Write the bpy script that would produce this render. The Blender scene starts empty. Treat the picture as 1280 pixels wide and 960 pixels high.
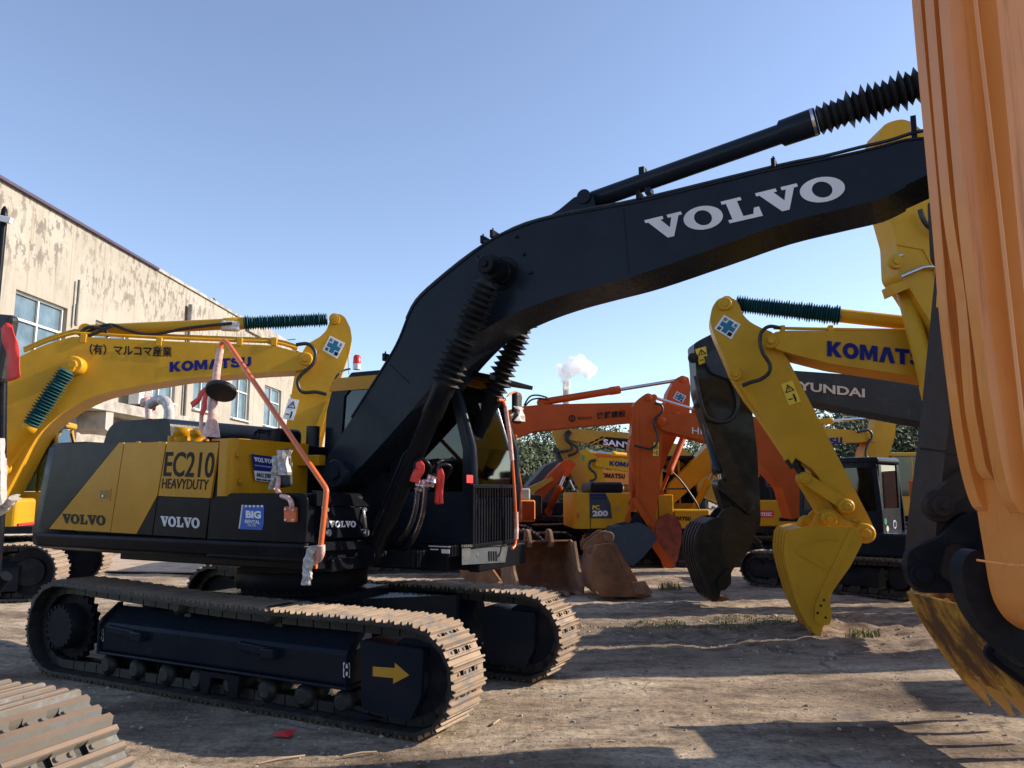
import bpy, bmesh, math, random
from mathutils import Vector, Matrix, noise
random.seed(7)
R = math.radians
S = bpy.context.scene
COL = S.collection

# ------------------------------------------------------------------ camera calibration
F, HZ, CH = 960.0, 612.0, 1.74
PIT = math.atan((HZ - 480) / F)
CP, SP = math.cos(PIT), math.sin(PIT)
def ray(u, v):
    a = (u - 640) / F; b = (480 - v) / F
    return Vector((a, CP - b * SP, SP + b * CP))
def ground_pt(u, v, z=0.0):
    d = ray(u, v); t = (z - CH) / d.z
    return Vector((d.x * t, d.y * t, z))
def at_depth(u, v, y):
    d = ray(u, v); t = y / d.y
    return Vector((d.x * t, y, CH + d.z * t))

cam = bpy.data.cameras.new('camera'); co = bpy.data.objects.new('camera', cam); COL.objects.link(co)
co.location = (0, 0, CH); co.rotation_euler = (math.pi / 2 + PIT, 0, 0)
cam.sensor_width = 36; cam.lens = 27; cam.clip_end = 3000; cam.clip_start = 0.05
S.camera = co

# ------------------------------------------------------------------ materials
def newmat(name):
    m = bpy.data.materials.new(name); m.use_nodes = True
    nt = m.node_tree; return m, nt, nt.nodes, nt.links, nt.nodes['Principled BSDF']
def node(N, t, **kw):
    n = N.new(t)
    for k, v in kw.items():
        if k.startswith('i_'): n.inputs[k[2:].replace('_', ' ')].default_value = v
        else: setattr(n, k, v)
    return n
def rgb(c): return (c[0], c[1], c[2], 1)
def ramp(N, stops):
    r = N.new('ShaderNodeValToRGB'); e = r.color_ramp.elements
    e[0].position, e[0].color = stops[0][0], rgb(stops[0][1]); e[1].position, e[1].color = stops[-1][0], rgb(stops[-1][1])
    for p, c in stops[1:-1]:
        x = e.new(p); x.color = rgb(c)
    return r
def noise_n(N, L, co_out, scale, detail=6, rough=.6, vec=None):
    n = N.new('ShaderNodeTexNoise'); n.inputs['Scale'].default_value = scale
    n.inputs['Detail'].default_value = detail; n.inputs['Roughness'].default_value = rough
    if vec:
        mp = N.new('ShaderNodeMapping'); mp.inputs['Scale'].default_value = vec
        L.new(co_out, mp.inputs['Vector']); L.new(mp.outputs[0], n.inputs['Vector'])
    else: L.new(co_out, n.inputs['Vector'])
    return n
def mixc(N, L, fac, a, b, mode='MIX'):
    m = N.new('ShaderNodeMix'); m.data_type = 'RGBA'; m.blend_type = mode
    for s, v in ((m.inputs[0], fac), (m.inputs[6], a), (m.inputs[7], b)):
        if hasattr(v, 'is_linked') or hasattr(v, 'links'): L.new(v, s)
        elif isinstance(v, (tuple, list)): s.default_value = rgb(v)
        else: s.default_value = v
    return m.outputs[2]
def paint(name, col, rough=.4, metal=0.0, wear=(.25, .2, .15), wear_amt=.25, wear_lo=.55, wear_hi=.75, wscale=6.0, bump=.02, bscale=30.0, var=.12, coat=0.0, stretch=None):
    m, nt, N, L, B = newmat(name)
    tc = N.new('ShaderNodeTexCoord'); O = tc.outputs['Object']
    n1 = noise_n(N, L, O, 1.7, 5)
    dark = tuple(c * (1 - var) for c in col); lite = tuple(min(1, c * (1 + var)) for c in col)
    r1 = ramp(N, [(.3, dark), (.7, lite)]); L.new(n1.outputs['Fac'], r1.inputs[0])
    n2 = noise_n(N, L, O, wscale, 10, .68, stretch)
    r2 = ramp(N, [(wear_lo, (0, 0, 0)), (wear_hi, (wear_amt,) * 3)]); L.new(n2.outputs['Fac'], r2.inputs[0])
    c = mixc(N, L, r2.outputs[0], r1.outputs[0], wear); L.new(c, B.inputs['Base Color'])
    n3 = noise_n(N, L, O, 9, 5)
    mr = N.new('ShaderNodeMapRange'); mr.inputs['To Min'].default_value = max(.03, rough - .1); mr.inputs['To Max'].default_value = min(1, rough + .16)
    L.new(n3.outputs['Fac'], mr.inputs['Value'])
    ad = node(N, 'ShaderNodeMath', operation='ADD', use_clamp=True); L.new(mr.outputs[0], ad.inputs[0])
    ml = node(N, 'ShaderNodeMath', operation='MULTIPLY'); L.new(r2.outputs[0], ml.inputs[0]); ml.inputs[1].default_value = .6
    L.new(ml.outputs[0], ad.inputs[1]); L.new(ad.outputs[0], B.inputs['Roughness'])
    B.inputs['Metallic'].default_value = metal
    if coat: B.inputs['Coat Weight'].default_value = coat; B.inputs['Coat Roughness'].default_value = .08
    if bump:
        nb = noise_n(N, L, O, bscale, 4); b2 = noise_n(N, L, O, 1.3, 2)
        a2 = node(N, 'ShaderNodeMath', operation='MULTIPLY_ADD'); L.new(nb.outputs['Fac'], a2.inputs[0]); a2.inputs[1].default_value = .12; L.new(b2.outputs['Fac'], a2.inputs[2])
        bp = N.new('ShaderNodeBump'); bp.inputs['Strength'].default_value = 1; bp.inputs['Distance'].default_value = bump
        L.new(a2.outputs[0], bp.inputs['Height']); L.new(bp.outputs[0], B.inputs['Normal'])
    return m
DUST = (.36, .28, .20)
navy = paint('navy_black_paint', (.012, .0165, .025), .22, wear=DUST, wear_amt=.02, wear_lo=.5, wscale=3, coat=.35, bump=.006)
black = paint('black_paint', (.007, .008, .011), .28, wear=DUST, wear_amt=.025, wear_lo=.5, coat=.4, bump=.006)
blackd = paint('dusty_black_paint', (.012, .013, .018), .5, wear=DUST, wear_amt=.07, wear_lo=.5, wear_hi=.8, wscale=4)
vyel = paint('amber_paint', (.50, .225, .006), .26, wear=(.2, .12, .04), wear_amt=.15, coat=.5, bump=.005)
kyel = paint('yellow_paint', (.55, .285, .016), .4, wear=(.3, .2, .08), wear_amt=.3, coat=.4, bump=.006)
kyel2 = paint('warm_yellow_paint', (.52, .275, .012), .38, wear=(.3, .18, .07), wear_amt=.4, coat=.3)
kyel3 = paint('faded_yellow_paint', (.42, .245, .035), .45, wear=(.25, .17, .08), wear_amt=.45)
orng = paint('orange_red_paint', (.42, .068, .010), .42, wear=(.25, .1, .06), wear_amt=.45, coat=.2)
orng2 = paint('bright_orange_paint', (.70, .25, .05), .36, wear=(.36, .12, .035), wear_amt=.55, wear_lo=.56, wear_hi=.66, wscale=9, coat=.3, bump=.01, var=.07, stretch=(3, 3, .1))
orng3 = paint('tube_orange_paint', (.72, .13, .02), .35, wear=(.5, .2, .1), wear_amt=.3, coat=.5)
dgrn = paint('dark_green_grey_paint', (.011, .014, .014), .4, wear=DUST, wear_amt=.07, wear_lo=.48, coat=.2)
hyb = paint('slate_blue_paint', (.035, .05, .068), .42, wear=DUST, wear_amt=.12)
brownk = paint('weathered_brown_black_paint', (.026, .021, .019), .5, wear=(.15, .075, .04), wear_amt=.3, wear_lo=.42, wear_hi=.8, wscale=2.2, stretch=(1, 1, .4))
buck = paint('scraped_bucket_steel', (.55, .28, .02), .5, wear=(.09, .04, .018), wear_amt=.95, wear_lo=.44, wear_hi=.56, wscale=2.6, bump=.02, stretch=(1, 1, .35))
buckt = paint('worn_tooth_steel', (.50, .26, .05), .45, metal=.2, wear=(.12, .06, .03), wear_amt=.8, wscale=9)
rust = paint('rusty_steel', (.15, .062, .03), .75, wear=(.32, .16, .08), wear_amt=.8, wear_lo=.42, wear_hi=.7, wscale=3, bump=.03, var=.3)
rust2 = paint('pale_rusty_steel', (.26, .15, .09), .75, wear=(.12, .06, .035), wear_amt=.8, wear_lo=.42, wear_hi=.7, wscale=4, bump=.03, var=.3)
redrust = paint('red_worn_steel', (.26, .05, .022), .6, wear=(.10, .045, .03), wear_amt=.85, wear_lo=.42, wear_hi=.62, wscale=4)
shoe = paint('dusty_track_steel', (.29, .21, .145), .7, metal=.1, wear=(.17, .17, .18), wear_amt=.9, wear_lo=.5, wear_hi=.64, wscale=5, bump=.02, var=.22)
shoeN = paint('worn_track_steel', (.15, .155, .155), .6, metal=.2, wear=(.18, .15, .115), wear_amt=.9, wear_lo=.42, wear_hi=.58, wscale=7, bump=.012, var=.2)
shoeR = paint('rusty_grouser_steel', (.185, .125, .085), .65, metal=.1, wear=(.2, .2, .21), wear_amt=.6, wear_lo=.55, wscale=9, bump=.012, var=.2)
chain = paint('oily_chain_and_track_shade', (.02, .018, .016), .55, wear=DUST, wear_amt=.3)
rubber = paint('ribbed_rubber', (.011, .011, .012), .55, wear=(.1, .09, .08), wear_amt=.3, wear_lo=.5)
teal = paint('teal_rubber', (.012, .075, .085), .5, wear=(.05, .1, .1), wear_amt=.3)
hose = paint('black_hose', (.01, .01, .011), .4, bump=0)
steel = paint('bright_steel', (.55, .55, .56), .25, metal=.9, wear_amt=.1)
chrome = paint('rod_steel', (.6, .6, .62), .18, metal=1, wear_amt=.05, bump=0)
whitep = paint('white_vinyl', (.75, .75, .76), .5, wear_amt=.12, bump=0)
greylt = paint('pale_grey_vinyl', (.62, .60, .60), .5, wear_amt=.1, bump=0)
bluev = paint('blue_vinyl', (.012, .016, .14), .45, wear_amt=.08, bump=0)
blue2 = paint('bright_blue_vinyl', (.02, .075, .42), .45, wear_amt=.08, bump=0)
tealv = paint('teal_vinyl', (.0, .13, .22), .45, wear_amt=.1, bump=0)
greenv = paint('green_vinyl', (.02, .22, .13), .45, wear_amt=.1, bump=0)
blkv = paint('black_vinyl', (.012, .012, .014), .45, wear_amt=.08, bump=0)
yelv = paint('yellow_vinyl', (.75, .5, .03), .5, wear_amt=.15, bump=0)
goldv = paint('gold_vinyl', (.55, .28, .02), .5, wear_amt=.15, bump=0)
redv = paint('red_vinyl', (.6, .03, .03), .45, wear_amt=.1, bump=0)
redc = paint('red_ribbon_cloth', (.72, .045, .03), .6, wear=(.5, .02, .02), wear_amt=.3, bump=.01, bscale=60)
pink = paint('pinkish_wrapping_film', (.62, .30, .24), .4, wear=(.8, .62, .56), wear_amt=.9, wear_lo=.45, wear_hi=.6, wscale=22, bump=.02, bscale=70, coat=.4)
film = paint('grey_wrapping_film', (.42, .38, .35), .35, wear=(.75, .72, .7), wear_amt=.9, wear_lo=.5, wear_hi=.62, wscale=26, bump=.03, bscale=60, coat=.5)
wallm = None
for m_d, sp_l in ((navy, .1), (black, .08), (blackd, .1), (brownk, .15), (dgrn, .15), (hyb, .2)): m_d.node_tree.nodes['Principled BSDF'].inputs['Specular IOR Level'].default_value = sp_l
for m_d in (bluev, blkv): m_d.node_tree.nodes['Principled BSDF'].inputs['Specular IOR Level'].default_value = .12
for m_d in (vyel, kyel, kyel2, kyel3, orng): m_d.node_tree.nodes['Principled BSDF'].inputs['Specular IOR Level'].default_value = .16; m_d.node_tree.nodes['Principled BSDF'].inputs['Coat Weight'].default_value = .04
for m_d in (navy, black): m_d.node_tree.nodes['Principled BSDF'].inputs['Coat Weight'].default_value = 0.02
def glass(name, tint, dark=.55, rough=.03):
    m, nt, N, L, B = newmat(name)
    out = [n for n in N if n.type == 'OUTPUT_MATERIAL'][0]
    tr = N.new('ShaderNodeBsdfTransparent'); tr.inputs[0].default_value = rgb(tint)
    gl = N.new('ShaderNodeBsdfGlossy'); gl.inputs['Roughness'].default_value = rough; gl.inputs[0].default_value = (.9, .95, 1, 1)
    lw = N.new('ShaderNodeLayerWeight'); lw.inputs['Blend'].default_value = .5; fr = node(N, 'ShaderNodeMath', operation='POWER'); L.new(lw.outputs['Facing'], fr.inputs[0]); fr.inputs[1].default_value = 4.0
    ad = node(N, 'ShaderNodeMath', operation='ADD', use_clamp=True); L.new(fr.outputs[0], ad.inputs[0]); ad.inputs[1].default_value = dark
    mx = N.new('ShaderNodeMixShader'); L.new(ad.outputs[0], mx.inputs[0]); L.new(tr.outputs[0], mx.inputs[1]); L.new(gl.outputs[0], mx.inputs[2])
    L.new(mx.outputs[0], out.inputs['Surface']); return m
cabglass = glass('tinted_cab_glass', (.36, .42, .36), .06)
vglass = glass('dark_tinted_glass', (.10, .14, .12), .05)
vglass2 = glass('green_tinted_windshield', (.17, .18, .12), .07)
winglass = paint('window_glass', (.10, .15, .18), .05, bump=.004, wear_amt=.05, var=.4)
winglass.node_tree.nodes['Principled BSDF'].inputs['Specular IOR Level'].default_value = 1.0
framew = paint('white_window_frame', (.62, .62, .6), .5)

# ------------------------------------------------------------------ mesh builder
class MB:
    def __init__(s): s.v = []; s.f = []; s.mi = []; s.sm = []; s.k = 0; s.capk = None
    def add(s, vs, fs, smooth=False):
        o = len(s.v); s.v += [tuple(v) for v in vs]
        for f in fs: s.f.append(tuple(i + o for i in f)); s.mi.append(s.k); s.sm.append(smooth)
        return s
    def box(s, c, d, rot=None):
        P = []
        for i in range(8):
            p = Vector(((i & 1) - .5, ((i >> 1) & 1) - .5, (i >> 2) - .5)); p = Vector((p.x * d[0], p.y * d[1], p.z * d[2]))
            if rot is not None: p = rot @ p
            P.append(p + Vector(c))
        return s.add(P, [(0, 2, 3, 1), (4, 5, 7, 6), (0, 1, 5, 4), (2, 6, 7, 3), (0, 4, 6, 2), (1, 3, 7, 5)])
    def prism(s, A, B, smooth_side=False):
        n = len(A)
        k0 = s.k; s.k = s.capk if s.capk is not None else s.k; s.add(A, [tuple(range(n))]); s.add(B, [tuple(reversed(range(n)))]); s.k = k0
        s.add(list(A) + list(B), [(i, n + i, n + (i + 1) % n, (i + 1) % n) for i in range(n)], smooth_side)
        return s
    def xz(s, pts, y0, y1, smooth=False):
        return s.prism([(p[0], y0, p[1]) for p in pts], [(p[0], y1, p[1]) for p in pts], smooth)
    def xy(s, pts, z0, z1):
        return s.prism([(p[0], p[1], z1) for p in pts], [(p[0], p[1], z0) for p in pts])
    def yz(s, pts, x0, x1):
        return s.prism([(x0, p[0], p[1]) for p in pts], [(x1, p[0], p[1]) for p in pts])
    def rings(s, C, cap=True, smooth=True):
        n = len(C[0]); o = []
        for r in C: o += r
        s.add(o, [(i * n + j, i * n + (j + 1) % n, (i + 1) * n + (j + 1) % n, (i + 1) * n + j) for i in range(len(C) - 1) for j in range(n)], smooth)
        if cap:
            s.add(C[0], [tuple(reversed(range(n)))]); s.add(C[-1], [tuple(range(n))])
        return s
    def rev(s, p0, p1, prof, seg=20, smooth=True, cap=True):
        p0, p1 = Vector(p0), Vector(p1); d = (p1 - p0).normalized(); a = d.orthogonal().normalized(); b = d.cross(a); Ln = (p1 - p0).length
        C = [[p0 + d * (t * Ln) + (a * math.cos(k * 2 * math.pi / seg) + b * math.sin(k * 2 * math.pi / seg)) * r for k in range(seg)] for t, r in prof]
        return s.rings(C, cap, smooth)
    def cyl(s, p0, p1, r, seg=20, r2=None):
        return s.rev(p0, p1, [(0, r), (1, r2 if r2 is not None else r)], seg)
    def disc(s, c, axis, r, h, seg=24, bev=.15):
        c, a = Vector(c), Vector(axis).normalized(); e = h * bev
        return s.rev(c, c + a * h, [(0, r), (1 - bev, r), (1, r - e)], seg)
    def tube(s, pts, r, seg=10, radii=None):
        pts = [Vector(p) for p in pts]; C = []; up = None
        for i, p in enumerate(pts):
            t = (pts[min(i + 1, len(pts) - 1)] - pts[max(i - 1, 0)]).normalized()
            if up is None: up = t.orthogonal().normalized()
            up = (up - t * up.dot(t)).normalized(); b = t.cross(up); rr = radii[i] if radii else r
            C.append([p + (up * math.cos(k * 2 * math.pi / seg) + b * math.sin(k * 2 * math.pi / seg)) * rr for k in range(seg)])
        return s.rings(C)
    def bellows(s, p0, p1, r0, r1, n, seg=20, jit=.0):
        prof = []
        for i in range(n):
            j = random.uniform(-jit, jit)
            prof += [((i + .02) / n, r0), ((i + .5 + j * .3) / n, r1 * (1 + j * .3))]
        prof.append((1, r0)); return s.rev(p0, p1, prof, seg, smooth=False)
    def build(s, name, mats, parent=None, bevel=0, seg=2, label=None):
        me = bpy.data.meshes.new(name); me.from_pydata(s.v, [], s.f)
        for m in (mats if isinstance(mats, (list, tuple)) else [mats]): me.materials.append(m)
        me.polygons.foreach_set('material_index', s.mi); me.polygons.foreach_set('use_smooth', s.sm)
        bm = bmesh.new(); bm.from_mesh(me); bmesh.ops.recalc_face_normals(bm, faces=bm.faces); bm.to_mesh(me); bm.free()
        o = bpy.data.objects.new(name, me); COL.objects.link(o)
        if parent is not None: o.parent = parent
        if bevel:
            md = o.modifiers.new('bevel', 'BEVEL'); md.width = bevel; md.segments = seg; md.limit_method = 'ANGLE'; md.angle_limit = R(38); md.harden_normals = False
            md.use_clamp_overlap = True
        if label: o['label'] = label
        return o
def smoothpath(pts, n=6, closed=False):
    P = [Vector(p) for p in pts]; out = []; m = len(P)
    rng = range(m) if closed else range(m - 1)
    for i in rng:
        if closed: a, b, c, d = P[i - 1], P[i], P[(i + 1) % m], P[(i + 2) % m]
        else: a, b, c, d = P[max(i - 1, 0)], P[i], P[i + 1], P[min(i + 2, m - 1)]
        for k in range(n):
            t = k / n
            out.append(.5 * ((2 * b) + (c - a) * t + (2 * a - 5 * b + 4 * c - d) * t * t + (3 * b - a - 3 * c + d) * t ** 3))
    if not closed: out.append(P[-1])
    return out
def rnd(pts, r, n=4):
    """round the corners of a closed 2D outline"""
    out = []; m = len(pts)
    for i in range(m):
        p = Vector(pts[i][:2]); a = Vector(pts[i - 1][:2]); b = Vector(pts[(i + 1) % m][:2])
        rr = pts[i][2] if len(pts[i]) > 2 else r
        da, db = a - p, b - p; la, lb = da.length, db.length; e = min(rr, la * .45, lb * .45)
        if e < 1e-4: out.append(tuple(p)); continue
        q0 = p + da / la * e; q1 = p + db / lb * e
        for k in range(n + 1):
            t = k / n; out.append(tuple(q0 * (1 - t) ** 2 + p * 2 * t * (1 - t) + q1 * t * t))
    return out
def tag(o, label, cat, group=None, kind=None):
    o['label'] = label; o['category'] = cat
    if group: o['group'] = group
    if kind: o['kind'] = kind
    return o
def structure(o): o['kind'] = 'structure'; return o

# ------------------------------------------------------------------ a machine (or wall) frame: pixel -> local metres on a plane parallel to its side
class Frame:
    def __init__(s, x, y, deg, z=0.0):
        s.o = Vector((x, y)); s.a = R(deg); s.z = z
        s.f = Vector((math.cos(s.a), math.sin(s.a)))
        n = Vector((math.sin(s.a), -math.cos(s.a))); s.sg = -1.0
        if n.y > 0.05: n = -n; s.sg = 1.0
        s.n = n; s.e = None
    def empty(s, name, label, cat, group=None):
        e = bpy.data.objects.new(name, None); COL.objects.link(e); e.location = (s.o.x, s.o.y, s.z); e.rotation_euler = (0, 0, s.a)
        e.empty_display_size = .2; tag(e, label, cat, group); s.e = e; return e
    def p(s, u, v, n=0.0):
        d = ray(u, v); o = s.o + s.n * n; dn = d.x * s.n.x + d.y * s.n.y
        t = (o.x * s.n.x + o.y * s.n.y) / dn
        w = Vector((d.x * t, d.y * t)); q = w - o
        return Vector((q.x * s.f.x + q.y * s.f.y, s.sg * n, CH + d.z * t - s.z))
    def front(s, u, v, x):
        """pixel on the plane local x = const"""
        d = ray(u, v); o = s.o + s.f * x; dn = d.x * s.f.x + d.y * s.f.y
        t = (o.x * s.f.x + o.y * s.f.y) / dn; w = Vector((d.x * t, d.y * t)) - o
        return Vector((x, w.x * -s.f.y + w.y * s.f.x, CH + d.z * t - s.z))
    def out(s, px, n): return [(lambda q: (q.x, q.z))(s.p(u, v, n)) for u, v in px]
    def plate(s, mb, px, n0, n1, r=0, pn=None):
        pts = s.out(px, n1 if pn is None else pn)
        if r: pts = rnd(pts, r)
        return mb.xz(pts, s.sg * n0, s.sg * n1)
    def Y(s, n): return s.sg * n

def affine_text(name, polys, BL, BR, TL, nrm, mat, parent, th=.002, label=None):
    """polys: list of (outer or quads) as (verts2d, faces) in the unit square of the word"""
    BL, BR, TL = Vector(BL), Vector(BR), Vector(TL); nrm = Vector(nrm).normalized() * th
    mb = MB()
    for vs, fs, loops in polys:
        P = [BL + (BR - BL) * x + (TL - BL) * y + nrm for x, y in vs]; Q = [p - nrm for p in P]; n = len(P)
        mb.add(P, fs); mb.add(Q, [tuple(reversed(f)) for f in fs])
        for lp in loops:
            m = len(lp); mb.add(P + Q, [(lp[i], n + lp[i], n + lp[(i + 1) % m], lp[(i + 1) % m]) for i in range(m)])
    return mb.build(name, mat, parent, label=label)
def slab_word(word):
    """heavy slab-serif capitals V O L"""
    gl = {'V': [(0, 1), (.52, 1), (.52, .86), (.43, .86), (.60, .42), (.74, .86), (.64, .86), (.64, 1), (1.04, 1), (1.04, .86), (.94, .86), (.62, 0), (.44, 0), (.08, .86), (0, .86)],
          'L': [(0, 0), (.86, 0), (.86, .42), (.73, .42), (.66, .17), (.40, .17), (.40, .86), (.52, .86), (.52, 1), (0, 1), (0, .86), (.11, .86), (.11, .14), (0, .14)]}
    adv = {'V': 1.0, 'O': 1.12, 'L': .90}; tot = sum(adv[c] for c in word); out = []; x = 0
    for c in word:
        if c == 'O':
            k = 28; o = [(x + .53 + .52 * math.cos(i * 2 * math.pi / k), .5 + .52 * math.sin(i * 2 * math.pi / k)) for i in range(k)]
            i_ = [(x + .53 + .23 * math.cos(i * 2 * math.pi / k), .5 + .34 * math.sin(i * 2 * math.pi / k)) for i in range(k)]
            out.append(([(a / tot, b) for a, b in o + i_], [(i, (i + 1) % k, k + (i + 1) % k, k + i) for i in range(k)], [list(range(k)), list(range(k, 2 * k))]))
        else:
            g = gl[c]; out.append(([((x + a) / tot, b) for a, b in g], [tuple(range(len(g)))], [list(range(len(g)))]))
        x += adv[c]
    return out
def heavy_word(word):
    """heavy grotesque capitals, each a single outline"""
    def S_():
        c = [(.86, .72), (.86, .80), (.76, .96), (.5, 1.0), (.2, .97), (.04, .84), (.04, .64), (.14, .50), (.5, .42), (.62, .36), (.62, .26), (.5, .21), (.36, .22), (.30, .34), (0, .34), (.04, .14), (.2, .02), (.5, -.01), (.78, .03), (.93, .18), (.93, .42), (.84, .54), (.5, .63), (.36, .68), (.36, .75), (.46, .79), (.57, .77), (.60, .72)]
        return c
    gl = {'K': [(0, 0), (0, 1), (.32, 1), (.32, .62), (.62, 1), (1.0, 1), (.60, .54), (1.04, 0), (.64, 0), (.36, .36), (.32, .32), (.32, 0)],
          'M': [(0, 0), (0, 1), (.38, 1), (.60, .45), (.82, 1), (1.2, 1), (1.2, 0), (.9, 0), (.9, .58), (.70, .06), (.50, .06), (.3, .58), (.3, 0)],
          'A': [(0, 0), (.34, 1), (.74, 1), (1.08, 0), (.74, 0), (.54, .66), (.34, 0)],
          'T': [(0, 1), (.96, 1), (.96, .76), (.65, .76), (.65, 0), (.31, 0), (.31, .76), (0, .76)],
          'S': S_(), 'U': [(0, 1), (.32, 1), (.32, .34), (.40, .24), (.54, .24), (.62, .34), (.62, 1), (.94, 1), (.94, .28), (.80, .06), (.6, -.01), (.34, -.01), (.14, .06), (0, .28)]}
    adv = {'K': 1.08, 'O': 1.18, 'M': 1.3, 'A': 1.08, 'T': .98, 'S': 1.0, 'U': 1.0}; tot = sum(adv[c] for c in word) - .06; out = []; x = 0
    for c in word:
        if c == 'O':
            k = 24; o = [(x + .55 + .55 * math.cos(i * 2 * math.pi / k), .5 + .52 * math.sin(i * 2 * math.pi / k)) for i in range(k)]; i_ = [(x + .55 + .23 * math.cos(i * 2 * math.pi / k), .5 + .25 * math.sin(i * 2 * math.pi / k)) for i in range(k)]
            out.append(([(a / tot, b) for a, b in o + i_], [(i, (i + 1) % k, k + (i + 1) % k, k + i) for i in range(k)], [list(range(k)), list(range(k, 2 * k))]))
        else:
            g = gl[c]; out.append(([((x + a) / tot, b) for a, b in g], [tuple(range(len(g)))], [list(range(len(g)))]))
        x += adv[c]
    return out
_tc = {}
def font_word(txt, bold=0.0):
    key = (txt, bold)
    if key in _tc: return _tc[key]
    cu = bpy.data.curves.new('t', 'FONT'); cu.body = txt; cu.offset = bold; cu.resolution_u = 3
    ob = bpy.data.objects.new('t', cu); COL.objects.link(ob)
    dg = bpy.context.evaluated_depsgraph_get(); me = bpy.data.meshes.new_from_object(ob.evaluated_get(dg))
    bm = bmesh.new(); bm.from_mesh(me); bmesh.ops.remove_doubles(bm, verts=bm.verts, dist=1e-5)
    vs = [v.co.copy() for v in bm.verts]; fs = [tuple(v.index for v in f.verts) for f in bm.faces]
    bed = [tuple(v.index for v in e.verts) for e in bm.edges if len(e.link_faces) == 1]; bm.free()
    bpy.data.objects.remove(ob); bpy.data.curves.remove(cu); bpy.data.meshes.remove(me)
    x0 = min(v.x for v in vs); x1 = max(v.x for v in vs); y0 = min(v.y for v in vs); y1 = max(v.y for v in vs)
    r = [([((v.x - x0) / (x1 - x0), (v.y - y0) / (y1 - y0)) for v in vs], fs, [[a, b] for a, b in bed])]
    _tc[key] = r; return r
def word_px(fr, txt, bl, br, h, n, mat, slab=False, bold=.02, slant=0.0, name='lettering', label=None, front=None):
    """baseline pixels bl -> br, cap height h px, on the side plane at offset n (or on the plane local x = front)"""
    g = (lambda u, v: fr.p(u, v, n)) if front is None else (lambda u, v: fr.front(u, v, front))
    BL = g(*bl); BR = g(*br); TL = g(bl[0] + slant, bl[1] - h)
    nrm = Vector((0, fr.sg, 0)) if front is None else Vector((1, 0, 0))
    return affine_text(name, slab_word(txt) if slab else (heavy_word(txt) if txt == 'KOMATSU' else font_word(txt, bold)), BL, BR, TL, nrm, mat, fr.e, .003, label)
def sticker(fr, quad, n, mats, name='sticker', front=None, th=.003, r=0, parent=None, label=None, rise=0.0):
    mb = MB()
    if front is None:
        pts = fr.out(quad, n)
        if r: pts = rnd(pts, r)
        mb.xz(pts, fr.sg * (n + rise), fr.sg * (n + rise + th))
    else:
        P = [fr.front(u, v, front) for u, v in quad]
        mb.prism([p + Vector((rise, 0, 0)) for p in P], [p + Vector((rise + th, 0, 0)) for p in P])
    return mb.build(name, mats, parent or fr.e, label=label)

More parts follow.
